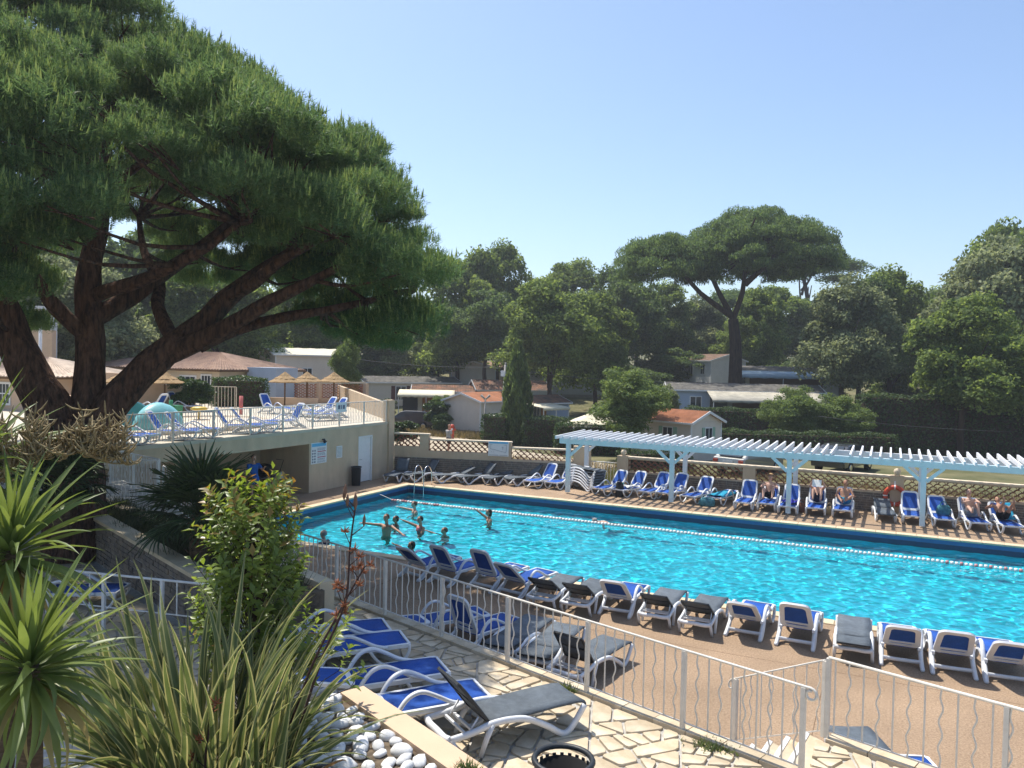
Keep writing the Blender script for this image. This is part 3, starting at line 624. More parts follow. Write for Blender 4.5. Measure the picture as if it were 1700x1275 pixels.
# ------------------------------------------------------------------ pergola
pg = thing('pergola', (-12.16, 30.95, 0), 'long white slatted pergola shading the far row of loungers', 'pergola')
PGY0, PGY1 = 30.95, 33.18
PXS = [-12.16, -7.74, -3.32, 1.12, 5.55]
for y, m_ in ((PGY0, M_pergb), (PGY1, M_pergw)):
    for x in PXS:
        mb = MB(); mb.box((x - 0.085, y - 0.085, 0.06), (x + 0.085, y + 0.085, 2.10)); mb.build('post', M_pergw if m_ is M_pergw else M_pergb, pg)
        mb = MB(); mb.box((x - 0.03, y - 0.03, 0.0), (x + 0.03, y + 0.03, 0.06)); mb.build('post_foot', M_metal, pg)
        for s_ in (-1, 1):
            if s_ < 0 and x < -12: continue
            mb = MB(); mb.bar((x + s_ * 0.085, y, 1.62), (x + s_ * 0.62, y, 2.12), 0.10, 0.11, (0, 0, 1)); mb.build('brace', m_, pg)
    mb = MB(); mb.box((-12.55, y - 0.075, 2.102), (5.9, y + 0.075, 2.33)); mb.build('beam', m_, pg)
mr_ = MB(); mr_.add([(-0.03, -0.62, 2.332), (0.03, -0.62, 2.332), (0.03, 2.85, 2.332), (-0.03, 2.85, 2.332), (-0.03, -0.62, 2.46), (0.03, -0.62, 2.46), (0.03, 2.85, 2.50), (-0.03, 2.85, 2.50)],
        [(0, 3, 2, 1), (4, 5, 6, 7), (0, 1, 5, 4), (1, 2, 6, 5), (2, 3, 7, 6), (3, 0, 4, 7)])
me_r = mr_.mesh('rafter', M_pergw)
for i in range(57):
    x = -12.5 + 0.322 * i
    if i == 34: continue
    inst('rafter', me_r, pg, (x + 12.16 + rnd(-0.012, 0.012), rnd(-0.02, 0.02), 0), (0, 0, rnd(-0.004, 0.004)))
# ------------------------------------------------------------------ sun loungers
def rring(w0, w1, L, b, r, th, y0=0.0):
    """flat frame with rounded corners lying in -y, w0 wide at y=-y0 and w1 at y=-L; returns verts, faces"""
    def outline(ins):
        pts = []; hw0 = w0 / 2 - ins; hw1 = w1 / 2 - ins; ya = -y0 - ins; yb = -L + ins; rr = max(0.01, r - ins * 0.6)
        for cx, cy_, a0 in ((hw1 - rr, yb + rr, -90), (hw0 - rr, ya - rr, 0), (-hw0 + rr, ya - rr, 90), (-hw1 + rr, yb + rr, 180)):
            for k in range(5): a = math.radians(a0 + 22.5 * k); pts.append((cx + rr * math.cos(a), cy_ + rr * math.sin(a)))
        return pts
    o = outline(0); i = outline(b); n = len(o)
    V = [(x, y, z) for z in (th / 2, -th / 2) for x, y in o] + [(x, y, z) for z in (th / 2, -th / 2) for x, y in i]
    F = []
    for k in range(n):
        j = (k + 1) % n
        F += [(k, j, n + j, n + k), (2 * n + k, 3 * n + k, 3 * n + j, 2 * n + j), (k, 2 * n + k, 2 * n + j, j), (n + k, n + j, 3 * n + j, 3 * n + k)]
    return V, F, i
def sling(pts_yz, w, th, n=1):
    """fabric sheet across x following (y,z) profile, slightly hollow in the middle"""
    mb = MB(); m = len(pts_yz); cols = [-w / 2, -w / 4, 0, w / 4, w / 2]; dip = [0, -0.010, -0.014, -0.010, 0]; V = []
    for dz in (0, -th):
        for (y, z) in pts_yz:
            for x, d in zip(cols, dip): V.append((x, y, z + d + dz))
    c = len(cols); F = []
    for i in range(m - 1):
        for k in range(c - 1):
            a = i * c + k; F.append((a, a + 1, a + c + 1, a + c)); b = a + m * c; F.append((b, b + c, b + c + 1, b + 1))
    for i in range(m - 1):
        a = i * c; b = a + m * c; F.append((a, a + c, b + c, b)); a += c - 1; b += c - 1; F.append((a, b, b + c, a + c))
    for k in range(c - 1):
        a = k; b = a + m * c; F.append((a, b, b + 1, a + 1)); a = (m - 1) * c + k; b = a + m * c; F.append((a, a + 1, b + 1, b))
    mb.add(V, F, True); return mb
LM = {}
# --- blue lounger: looped resin sides with arm arches
for s_ in (-1, 1):
    mb = MB(); x = 0.325 * s_
    arm = smoothpath([(x, -0.25, 0.30), (x, -0.46, 0.20), (x * 1.03, -0.68, 0.075), (x * 1.05, -0.77, 0.03), (x * 1.05, -0.70, 0.022), (x * 1.04, -0.54, 0.07), (x * 1.03, -0.38, 0.20), (x * 1.03, -0.30, 0.36), (x * 1.03, -0.17, 0.50), (x * 1.03, 0.0, 0.545), (x * 1.03, 0.20, 0.47), (x * 1.01, 0.42, 0.36), (x, 0.62, 0.31)], 4)
    mb.tube(arm, 0.034, 6, flat=(1.15, 0.8))
    mb.tube(smoothpath([(x * 0.98, 0.97, 0.325), (x * 0.99, 0.975, 0.24), (x, 0.90, 0.11), (x, 0.76, 0.025), (x, 0.62, 0.035), (x, 0.46, 0.14), (x, 0.34, 0.29)], 4), 0.031, 6, flat=(1.15, 0.8))
    LM['A_side', s_] = mb.mesh('side_frame', M_resin)
    mb = MB(); mb.bar((0.305 * s_, -0.42, 0.295), (0.305 * s_, 0.965, 0.312), 0.05, 0.055); LM['A_rail', s_] = mb.mesh('side_rail', M_resin)
mb = MB(); mb.tube(smoothpath([(-0.34, -0.60, 0.12), (-0.2, -0.56, 0.105), (0, -0.55, 0.10), (0.2, -0.56, 0.105), (0.34, -0.60, 0.12)], 3), 0.03, 6, flat=(0.7, 1.3)); LM['A_rear'] = mb.mesh('rear_crossbar', M_resin)
mb = MB(); mb.bar((-0.30, 0.985, 0.312), (0.30, 0.985, 0.312), 0.035, 0.05); LM['A_front'] = mb.mesh('front_crossbar', M_resin)
LM['A_seat'] = sling([(-0.40, 0.325), (-0.2, 0.322), (0.1, 0.333), (0.4, 0.342), (0.7, 0.343), (0.90, 0.340), (0.965, 0.328)], 0.565, 0.012).mesh('seat', M_blue)
V, F, inner = rring(0.63, 0.58, 0.80, 0.092, 0.13, 0.045); mb = MB(); mb.add(V, F); mb.bar((-0.27, -0.17, 0.0), (0.27, -0.17, 0.0), 0.05, 0.04, (0, 0, 1)); LM['A_back'] = mb.mesh('backrest', M_resin)
mb = MB(); n = len(inner); mb.add([(x * 1.06, y * 1.01, 0.012) for x, y in inner] + [(x * 1.06, y * 1.01, -0.004) for x, y in inner], [tuple(range(n)), tuple(reversed(range(n, 2 * n)))] + [(k, (k + 1) % n, n + (k + 1) % n, n + k) for k in range(n)]); LM['A_bsling'] = mb.mesh('back_sling', M_blue)
mb = MB(); n = len(inner); mb.add([(x * 1.14, y * 1.03 , 0.027) for x, y in inner], [tuple(range(n))]); LM['A_bface'] = mb.mesh('back_face', M_blue)
# --- grey lounger: tubular resin bow frame
for s_ in (-1, 1):
    mb = MB(); x = 0.315 * s_
    mb.tube(smoothpath([(x, -0.88, 0.27), (x, -0.6, 0.295), (x, -0.36, 0.345), (x, -0.1, 0.345), (x, 0.15, 0.295), (x, 0.42, 0.155), (x, 0.60, 0.035), (x, 0.70, 0.03), (x, 0.80, 0.12), (x, 0.95, 0.32)], 4), 0.037, 7, flat=(0.9, 1.1)); LM['B_side', s_] = mb.mesh('side_frame', M_resin)
    mb = MB(); mb.tube([(x, -0.35, 0.34), (x * 1.04, -0.42, 0.2), (x * 1.06, -0.50, 0.0)], [0.042, 0.034, 0.028], 7); LM['B_leg', s_] = mb.mesh('leg', M_resin)
    mb = MB(); mb.tube([(x, -0.87, 0.275), (x * 1.03, -0.80, 0.12), (x * 1.05, -0.74, 0.0)], [0.035, 0.030, 0.026], 7); LM['B_leg2', s_] = mb.mesh('leg', M_resin)
    mb = MB(); mb.tube([(x * 0.82, -0.62, 0.27), (x * 0.82, -0.50, 0.44)], 0.012, 6); LM['B_strut', s_] = mb.mesh('back_strut', M_resin)
mb = MB(); mb.tube(smoothpath([(-0.32, -0.88, 0.275), (-0.2, -0.905, 0.262), (0, -0.91, 0.272), (0.2, -0.905, 0.262), (0.32, -0.88, 0.275)], 3), 0.042, 7); LM['B_rear'] = mb.mesh('rear_crossbar', M_resin)
mb = MB(); mb.bar((-0.31, -0.55, 0.275), (0.31, -0.55, 0.275), 0.035, 0.03); mb.bar((-0.31, -0.66, 0.27), (0.31, -0.66, 0.27), 0.03, 0.03); LM['B_mid'] = mb.mesh('crossbar', M_resin)
LM['B_seat'] = sling([(-0.36, 0.365), (-0.1, 0.358), (0.2, 0.368), (0.55, 0.378), (0.85, 0.378), (0.96, 0.362), (0.985, 0.325)], 0.60, 0.03).mesh('seat', M_grey)
LM['B_back'] = sling([(0.0, 0.0), (-0.25, 0.004), (-0.5, 0.004), (-0.66, 0.0)], 0.57, 0.022).mesh('backrest', M_grey)
V, F, inner = rring(0.60, 0.58, 0.675, 0.03, 0.04, 0.03); mb = MB(); mb.add([(a, b, c - 0.022) for a, b, c in V], F); mb.bar((-0.27, -0.35, -0.03), (0.27, -0.35, -0.03), 0.04, 0.02); LM['B_bframe'] = mb.mesh('back_frame', M_dark)
def lounger(kind, x, y, ang, back, z=0.0, label='', group=None, simple=False):
    """origin on the ground under the seat; ang degrees clockwise from +Y of the head-to-foot line; back in degrees"""
    t = thing('sun_lounger', (x, y, z), label, 'sun lounger', group, -math.radians(ang))
    t.scale = (1, 0.93 if kind == 'A' else 1.0, 1)
    if kind == 'A':
        for s_ in (-1, 1): inst('side_frame', LM['A_side', s_], t); inst('side_rail', LM['A_rail', s_], t)
        inst('rear_crossbar', LM['A_rear'], t); inst('front_crossbar', LM['A_front'], t); inst('seat', LM['A_seat'], t)
        b = inst('backrest', LM['A_back'], t, (0, -0.37, 0.315), (-math.radians(back), 0, 0)); inst('back_sling', LM['A_bsling'], b); inst('back_face', LM['A_bface'], b)
    else:
        for s_ in (-1, 1): inst('side_frame', LM['B_side', s_], t); inst('leg', LM['B_leg', s_], t); inst('leg', LM['B_leg2', s_], t)
        inst('rear_crossbar', LM['B_rear'], t); inst('crossbar', LM['B_mid'], t); inst('seat', LM['B_seat'], t)
        b = inst('backrest', LM['B_back'], t, (0, -0.35, 0.362), (-math.radians(back), 0, 0)); inst('back_frame', LM['B_bframe'], b)
        if back > 25:
            for s_ in (-1, 1): inst('back_strut', LM['B_strut', s_], t)
    return t
ORD = ['first', 'second', 'third', 'fourth', 'fifth', 'sixth', 'seventh', 'eighth', 'ninth', 'tenth', 'eleventh', 'twelfth', 'thirteenth', 'fourteenth', 'fifteenth', 'sixteenth', 'seventeenth']
def from_leg(p, ang, lx=0.34, ly=-0.72):
    a = math.radians(ang); return p[0] - (lx * math.cos(a) + ly * math.sin(a)), p[1] - (-lx * math.sin(a) + ly * math.cos(a))
# row along the near pool edge, from left to right
NEAR = [('A', (-10.34, 16.38), 13, 40), ('A', (-9.43, 16.30), 13, 56), ('A', (-8.35, 16.38), 11, 58), ('A', (-7.54, 16.24), 12, 40), ('B', (-6.48, 16.19), 1, 32), ('B', (-5.67, 16.12), 0, 32), ('A', (-4.90, 16.20), 0, 40),
        ('B', (-3.96, 16.30), -1, 32), ('B', (-3.08, 16.18), 1, 32), ('A', (-2.19, 16.12), 3, 36), ('A', (-1.20, 16.06), 2, 48), ('B', (-0.16, 16.04), -2, 4), ('A', (0.67, 15.98), -3, 40), ('A', (1.51, 15.98), -4, 44), ('A', (2.34, 15.98), -4, 40)]
for i, (k, p, a, b) in enumerate(NEAR):
    x, y = from_leg(p, a) if k == 'A' else from_leg(p, a, 0.335, -0.50)
    if k == 'B': y = max(y, 16.72)
    look = 'blue' if k == 'A' else 'grey'; bk = 'flat' if b < 10 else 'half-raised' if b < 46 else 'upright'
    lounger(k, x, y, a, b, 0, f'{look} lounger with {bk} back, {ORD[i]} from the left along the near pool edge', 'loungers along the near pool edge')
# on the deck just beyond the patio railing
MID = [('A', -7.95, 13.55, 35, 4, 'blue flat lounger at the left end of the deck group behind the railing'), ('A', -7.00, 13.40, 18, 66, 'blue lounger with upright back on the deck behind the railing'),
       ('B', -6.20, 13.50, 0, 3, 'grey flat lounger on the deck behind the railing, next to the blue upright one'), ('B', -5.47, 13.35, -2, 3, 'grey flat lounger on the deck, second from the right behind the railing'),
       ('B', -4.62, 13.05, 11, 52, 'grey lounger with raised back, nearest the railing on the deck'),
       ('B', -0.02, 11.25, -25, 3, 'grey flat lounger below the railing right of the patio steps'), ('A', 0.62, 10.75, -22, 3, 'blue lounger whose foot peeps out below the right-hand railing')]
for k, x, y, a, b, lb in MID: lounger(k, x, y, a, b, 0, lb, 'loungers on the deck behind the railing')
def from_foot(p, ang, lx=0.30, ly=0.97):
    return from_leg(p, ang, lx, ly)
PAT = [('A', (-6.84, 10.21), 42, 6, 'blue lounger on the patio half hidden by flax, farthest from the camera'), ('A', (-6.27, 9.86), 42, 6, 'blue lounger on the patio, second of four in the shade'),
       ('A', (-5.20, 9.20), 41, 10, 'blue lounger on the patio, third of four, beside the sunlit one'), ('A', (-4.36, 8.77), 40, 8, 'sunlit blue lounger beside the white pebble planter'),
       ('B', (-3.29, 9.14), 34.5, 52, 'grey lounger with raised back in the foreground on the flagstones')]
for k, p, a, b, lb in PAT:
    x, y = from_foot(p, a); lounger(k, x, y, a, b, PZ + 0.004, lb, 'loungers on the flagstone patio')
lounger('A', -13.2, 9.3, 60, 8, PZ - 0.028, 'blue lounger on the shaded left patio behind the spiky leaves', 'loungers on the flagstone patio')
# row by the far wall: foot towards the pool
FARG = [('B', -20.15, 30.15, 168, 60, 'grey lounger in the shade against the pool house corner'), ('B', -19.2, 30.75, 200, 55, 'grey lounger, second from the pool house along the lattice wall'), ('B', -17.75, 31.05, 222, 28, 'grey low-backed lounger turned sideways behind the pool ladder'),
        ('B', -16.7, 31.45, 212, 50, 'grey lounger, fourth from the pool house along the lattice wall'), ('B', -15.85, 31.95, 186, 30, 'grey lounger with low back, fifth from the pool house'), ('B', -14.75, 32.25, 207, 48, 'grey lounger, last grey one before the two blue ones by the lattice wall'),
        ('A', -13.85, 32.15, 196, 55, 'blue lounger beside the grey ones at the lattice wall'), ('A', -12.95, 32.35, 192, 55, 'blue lounger next to the stack of grey loungers')]
for k, x, y, a, b, lb in FARG: lounger(k, x, y, a, b, 0, lb, 'loungers along the lattice wall')
PERG = [('A', -10.55, 31.9, 200, 52, 'blue lounger under the pergola nearest the gate'), ('A', -9.75, 32.05, 200, 52, 'blue lounger under the pergola with a white towel on its seat'), ('A', -8.72, 32.2, 196, 55, 'blue empty lounger under the pergola, third from the gate'),
        ('A', -7.98, 32.3, 196, 55, 'blue lounger partly behind the second pergola post'), ('A', -6.90, 32.05, 196, 52, 'blue lounger just right of the second pergola post'), ('A', -6.0, 32.25, 192, 5, 'flat lounger covered by a turquoise towel under the pergola'),
        ('A', -4.95, 31.75, 181, 58, 'blue lounger under the pergola left of the man in a straw hat'), ('A', -4.15, 32.0, 180, 40, 'white framed lounger holding the man in a straw hat'), ('A', -3.35, 31.75, 180, 52, 'blue lounger with purple towel behind the third pergola post'),
        ('A', -2.42, 32.0, 178, 50, 'blue lounger holding the person who reads'), ('A', -1.48, 32.1, 180, 52, 'blue lounger holding the person with turquoise shorts'), ('B', -0.10, 32.1, 174, 22, 'grey lounger below the red lifebuoy'),
        ('A', 0.80, 32.2, 176, 55, 'blue lounger just left of the fourth pergola post'), ('A', 1.72, 32.1, 172, 45, 'blue lounger with a teal bag, right of the fourth pergola post'), ('A', 2.72, 32.05, 168, 50, 'blue lounger with pale towel, second from the right edge under the pergola'), ('A', 3.68, 31.95, 168, 42, 'blue lounger with blue towel, rightmost under the pergola')]
for k, x, y, a, b, lb in PERG: lounger(k, x, y, a, b, 0, lb, 'loungers under the pergola')
# on the roof terrace
TER = [('A', -21.75, 16.75, 60, 25, 'blue lounger at the trunk end of the roof terrace railing'), ('A', -21.9, 17.35, 70, 55, 'blue upright lounger on the roof terrace, second from the big pine'), ('A', -21.85, 19.0, 60, 55, 'blue upright lounger on the roof terrace in front of the turquoise dome'),
       ('A', -21.95, 19.95, 55, 45, 'blue lounger on the roof terrace right of the turquoise dome'), ('A', -21.9, 22.0, 55, 55, 'blue lounger on the roof terrace, left of the middle pair'), ('A', -21.95, 22.9, 50, 50, 'blue lounger on the roof terrace, right of the middle pair'),
       ('A', -22.2, 25.0, 200, 60, 'blue lounger facing left, alone at the terrace railing'), ('A', -28.6, 31.2, 95, 60, 'blue lounger with upright back before the low planter wall on the terrace'),
       ('A', -26.3, 30.6, 95, 6, 'blue flat lounger in the terrace corner group'), ('A', -25.4, 31.1, 200, 55, 'blue raised lounger at the left of the terrace corner group'), ('A', -24.6, 30.9, 200, 55, 'blue raised lounger at the right of the terrace corner group'), ('A', -23.6, 29.2, 200, 10, 'blue flat lounger in the terrace corner behind the railing notice'),
       ('A', -33.1, 27.6, -100, 55, 'white and blue lounger left of the straw parasol pole'), ('A', -32.9, 29.3, 75, 60, 'white and blue lounger right of the straw parasol pole')]
for k, x, y, a, b, lb in TER: lounger(k, x, y, a, b, TZ, lb, 'loungers on the roof terrace')
# stack of folded grey loungers by the gate
for i in range(6):
    t = lounger('B', -12.0 + 0.015 * i, 32.4 + 0.01 * i, 118, 2, 0.115 * i, f'grey stacked lounger beside the gate, {["lowest", "second from the bottom", "third from the bottom", "fourth from the bottom", "second from the top", "topmost"][i]} of the stack', 'stack of grey loungers by the gate')
# ------------------------------------------------------------------ poolside things
# lane rope of white and red floats
t = thing('lane_rope', (PX0 + 0.4, 26.9, WZ + 0.03), 'floating lane rope of white and red beads across the pool', 'lane rope')
mb = MB(); mb.tube([(PX0 - 0.05, 26.95, -0.06), (PX0 + 0.8, 26.92, WZ + 0.02), (8.9, 26.9, WZ + 0.02)], 0.012, 5); mb.build('cord', M_white, t)
M_floatw = mat('white_float', (0.72, 0.70, 0.66), 0.5); M_floatr = mat('red_float', (0.48, 0.20, 0.20), 0.5)
mb = MB(); mb.lathe([(0.03, -0.045), (0.065, -0.04), (0.065, 0.04), (0.03, 0.045)], 8); me0 = mb.mesh('float', M_floatw); me1 = mb.mesh('float', M_floatr)
kf = 0
for i in range(188):
    x = PX0 + 0.75 + 0.125 * i; red = x < PX0 + 3.2 and (i // 2) % 2 == 0 or x > 1.5 and (i % 3 == 0) or False
    inst('float', me1 if red else me0, t, (x - t.location.x, 0, rnd(-0.008, 0.008)), (0, PI / 2, 0))
# ladder
t = thing('pool_ladder', (-18.35, 29.5, 0), 'polished steel pool ladder in the far corner of the pool', 'ladder')
for s_ in (-0.24, 0.24):
    mb = MB(); x = -18.35 + s_; mb.tube(smoothpath([(x, 29.75, 0.0), (x, 29.72, 0.55), (x, 29.55, 0.82), (x, 29.3, 0.86), (x, 29.12, 0.65), (x, 29.08, 0.0), (x, 29.06, -1.1)], 5), 0.021, 8); mb.build('rail', M_metal, t)
for z in (-0.45, -0.75, -1.05): mb = MB(); mb.bar((-18.59, 29.06, z), (-18.11, 29.06, z), 0.08, 0.03); mb.build('rung', M_metal, t)
# lifebuoy on the pillar
t = thing('lifebuoy', (0.25, SY - 0.1, 0.68), 'red lifebuoy with white bands hung on the wall pillar', 'lifebuoy')
mb = MB(); cx, cz = 0.25, 0.68; mb.tube([(cx + 0.33 * math.cos(a), SY - 0.13, cz + 0.33 * math.sin(a)) for a in [2 * PI * i / 28 for i in range(28)]], 0.085, 8, closed=True, flat=(1, 1)); mb.build('ring', M_red, t)
for a0 in (PI / 2, 0, PI, -PI / 2):
    mb = MB(); mb.tube([(cx + 0.33 * math.cos(a0 + d), SY - 0.13, cz + 0.33 * math.sin(a0 + d)) for d in (-0.07, 0, 0.07)], 0.089, 8, False); mb.build('band', M_white, t)
mb = MB(); mb.box((0.22, SY - 0.09, 1.02), (0.28, SY - 0.062, 1.24)); mb.build('hook', M_white, t)
# litter bins
def bin_(x, y, z, label, r=0.20, h=0.78, lid=True):
    t = thing('litter_bin', (x, y, z), label, 'litter bin', 'dark slatted litter bins')
    mb = MB(); mb.lathe([(0.001, 0.02), (r * 0.80, 0.02), (r * 0.88, h * 0.92), (r * 0.80, h * 0.92), (r * 0.74, 0.06), (0.001, 0.06)], 20, (x, y, z)); mb.build('liner', M_black, t)
    for i in range(22):
        a = 2 * PI * i / 22; c_, s_ = math.cos(a), math.sin(a); mb = MB(); mb.bar((x + r * 0.86 * c_, y + r * 0.86 * s_, z), (x + r * 0.97 * c_, y + r * 0.97 * s_, z + h * 0.93), 0.034, 0.012, (c_, s_, 0)); mb.build('slat', M_dark, t)
    mb = MB(); mb.tube([(x + r * math.cos(a), y + r * math.sin(a), z + h) for a in [2 * PI * i / 28 for i in range(28)]], 0.028, 7, closed=True); mb.build('rim', M_dark, t)
    return t
bin_(TX + 0.32, 27.85, 0, 'dark litter bin standing beside the white door of the pool house', 0.21, 0.80)
bin_(-2.62, 6.72, PZ, 'dark slatted litter bin on the flagstones at the bottom edge of the photo', 0.27, 0.86)
# turquoise towel over the flat lounger, towels, bags
def towel(name, m, x, y, z, w, l, ang, label, cat='towel', hump=0.03, seed=1, drop=0.0):
    r = np.random.RandomState(seed); n, k = 14, 10; V = []; F = []
    for j in range(n):
        for i in range(k):
            u = i / (k - 1) - 0.5; v = j / (n - 1) - 0.5; zz = hump * (0.5 + 0.5 * math.sin(7 * u + 5 * v + seed)) * (0.6 + r.rand() * 0.4) - drop * max(0, abs(u) - 0.38) * 6
            V.append((u * w, v * l, zz))
    F = [(j * k + i, j * k + i + 1, (j + 1) * k + i + 1, (j + 1) * k + i) for j in range(n - 1) for i in range(k - 1)]
    mb = MB(); mb.add(V, F, True); o = inst(name, mb.mesh(name, m), None, (x, y, z), (0, 0, -math.radians(ang))); so = o.modifiers.new('th', 'SOLIDIFY'); so.thickness = 0.012
    tag(o, label, cat); return o
M_tturq = mat('turquoise_towel', (0.03, 0.27, 0.42), 0.95, 0.1, noise=0.15, nscale=6); M_tpurp = mat('purple_towel', (0.06, 0.05, 0.42), 0.95, 0.1, noise=0.2, nscale=8); M_twht = mat('white_towel', (0.60, 0.60, 0.58), 0.95, 0.1, noise=0.1, nscale=10); M_tgrn = mat('green_towel', (0.05, 0.32, 0.28), 0.95, 0.1, noise=0.2, nscale=8)
M_tgry = mat('grey_towel', (0.28, 0.34, 0.46), 0.95, 0.1, noise=0.25, nscale=7)
towel('towel', M_tturq, -5.98, 32.2, 0.40, 0.66, 1.5, 192, 'turquoise towel spread over a flat lounger under the pergola', drop=0.10, seed=2)
towel('towel', M_tpurp, -3.34, 31.55, 0.40, 0.5, 0.8, 180, 'purple towel lying on a lounger behind the third pergola post', hump=0.10, seed=3)
towel('towel', M_twht, -9.72, 31.75, 0.38, 0.5, 0.55, 200, 'white rumpled towel on the second lounger from the gate', hump=0.10, seed=4)
towel('towel', M_tgrn, -10.20, 31.85, 0.37, 0.2, 0.5, 200, 'green towel hanging between two loungers near the gate', hump=0.14, seed=5)
o = towel('towel', M_tgry, 2.66, 32.42, 0.66, 0.56, 0.75, 168, 'pale grey-blue towel draped over an upright lounger back under the pergola', hump=0.02, seed=6); o.rotation_euler = (math.radians(-48), 0, -math.radians(168))
o = towel('towel', M_tturq, 3.82, 32.36, 0.62, 0.30, 0.75, 168, 'bright blue towel draped over the rightmost lounger back', hump=0.02, seed=7); o.rotation_euler = (math.radians(-42), 0, -math.radians(168))
def bag(name, m, x, y, z, w, d, h, label, cat='bag', ang=0, handles=True):
    t = thing(name, (x, y, z), label, cat, None, math.radians(ang)); mb = MB(); V = []; n = 12
    for zz, f_ in ((0, 0.86), (0.08 * h, 1.0), (0.5 * h, 1.02), (0.85 * h, 0.86), (h, 0.62)):
        for k in range(n):
            a = 2 * PI * k / n; c_, s_ = math.cos(a), math.sin(a); q = (abs(c_) ** 0.6 * (1 if c_ > 0 else -1), abs(s_) ** 0.6 * (1 if s_ > 0 else -1)); V.append((q[0] * w / 2 * f_ + 0.02 * math.sin(3 * zz + k), q[1] * d / 2 * f_, zz))
    F = [(i * n + k, i * n + (k + 1) % n, (i + 1) * n + (k + 1) % n, (i + 1) * n + k) for i in range(4) for k in range(n)] + [tuple(reversed(range(n))), tuple(range(4 * n, 5 * n))]
    mb.add(V, F, True); mb.build('body', m, t, org=(0, 0, 0))
    if handles:
        for s_ in (-1, 1): mb = MB(); mb.tube([(w * 0.25 * math.cos(a), s_ * d * 0.28, h * 0.9 + 0.16 * math.sin(a)) for a in [PI * i / 8 for i in range(9)]], 0.012, 5); mb.build('handle', m, t, org=(0, 0, 0))
    return t
M_bagk = mat('black_bag', (0.015, 0.017, 0.02), 0.7, 0.3); M_bagt = mat('teal_bag', (0.05, 0.17, 0.21), 0.8, 0.2, noise=0.3, nscale=9); M_bagb = mat('brown_bag', (0.16, 0.07, 0.045), 0.8, 0.2, noise=0.3, nscale=9); M_basket = mat('woven_basket', (0.42, 0.30, 0.16), 0.9, 0.2, noise=0.3, nscale=30)
bag('bag', M_bagk, -10.02, 31.35, 0, 0.34, 0.25, 0.62, 'black upright bag standing between the two loungers nearest the gate')
bag('bag', M_bagt, -6.38, 31.15, 0, 0.62, 0.34, 0.32, 'dark teal holdall on the deck beside the turquoise towel')
bag('bag', M_bagb, -2.92, 31.85, 0, 0.40, 0.3, 0.34, 'brown handbag on the deck left of the person who reads')
bag('basket', M_basket, -1.95, 31.9, 0, 0.34, 0.3, 0.30, 'woven straw basket on the deck right of the person who reads', 'basket')
bag('bag', M_bagt, 1.82, 31.98, 0.36, 0.46, 0.24, 0.34, 'teal patterned tote bag on a lounger right of the fourth pergola post')
# music trolley with table in the open bay
t = thing('music_trolley', (-22.2, 23.9, 0), 'black trolley with loudspeaker and music gear in the open bay', 'trolley')
mb = MB(); mb.box((-22.55, 23.3, 0.72), (-21.95, 24.15, 0.76)); mb.build('table_top', M_dark, t)
for x in (-22.5, -22.0):
    for y in (23.35, 24.1): mb = MB(); mb.box((x - 0.018, y - 0.018, 0), (x + 0.018, y + 0.018, 0.72)); mb.build('leg', M_dark, t)
mb = MB(); mb.box((-22.5, 23.75, 0.762), (-22.1, 24.1, 1.22)); mb.build('loudspeaker', M_black, t)
mb = MB(); mb.box((-22.05, 24.2, 0.62), (-21.85, 24.55, 0.88)); mb.build('amplifier', M_sideg, t)
mb = MB(); mb.tube([(-21.95, 24.0, 0.1), (-21.95, 24.4, 0.9), (-21.95, 24.6, 1.35), (-21.95, 24.2, 1.42)], 0.016, 6); mb.build('trolley_frame', M_black, t)
for y in (24.05, 24.6): mb = MB(); mb.tube([(-21.98, y, 0.11), (-21.92, y, 0.11)], 0.11, 14); mb.build('wheel', M_black, t)
mb = MB(); mb.box((-22.3, 23.4, 0.1), (-21.9, 23.9, 0.42)); mb.build('crate', M_dark, t)
mb = MB(); mb.box((-22.02, 23.55, 0.42), (-21.92, 23.7, 0.60)); mb.build('white_box', M_white, t)
# ------------------------------------------------------------------ roof terrace things
def straw_parasol(x, y, label, h=1.52, r=0.95):
    t = thing('straw_parasol', (x, y, TZ), label, 'parasol', 'straw parasols on the roof terrace')
    mb = MB(); mb.tube([(x, y, TZ), (x, y, TZ + h + 0.3)], 0.045, 8); mb.build('pole', M_wood, t)
    rr = random.Random(int(abs(x * 31 + y * 7)))
    for k, (r0, z0, r1, z1) in enumerate(((r * 1.0, -0.02, r * 0.45, 0.22), (r * 0.66, 0.16, r * 0.2, 0.38), (r * 0.34, 0.33, 0.02, 0.56))):
        n = 40; V = []
        for i in range(n):
            a = 2 * PI * i / n; j = rr.uniform(0.95, 1.05); V += [(x + r0 * j * math.cos(a), y + r0 * j * math.sin(a), TZ + h + z0 + rr.uniform(-0.03, 0.01)), (x + r1 * math.cos(a), y + r1 * math.sin(a), TZ + h + z1), (x + r0 * j * 0.97 * math.cos(a), y + r0 * j * 0.97 * math.sin(a), TZ + h + z0 - 0.06)]
        F = []
        for i in range(n): q = (i + 1) % n; F += [(i * 3, q * 3, q * 3 + 1, i * 3 + 1), (i * 3 + 2, i * 3 + 1, q * 3 + 1, q * 3 + 2), (i * 3, i * 3 + 2, q * 3 + 2, q * 3)]
        mb = MB(); mb.add(V, F); mb.build('thatch_layer', M_straw, t)
    return t
straw_parasol(-34.8, 27.3, 'straw parasol half hidden by the pine limb on the roof terrace'); straw_parasol(-33.5, 28.7, 'straw parasol between the two white and blue loungers on the roof terrace')
straw_parasol(-32.0, 35.9, 'straw parasol left of the three by the brick screen'); straw_parasol(-32.3, 38.2, 'straw parasol in the middle of the three by the brick screen'); straw_parasol(-31.2, 39.4, 'straw parasol right of the three by the brick screen')
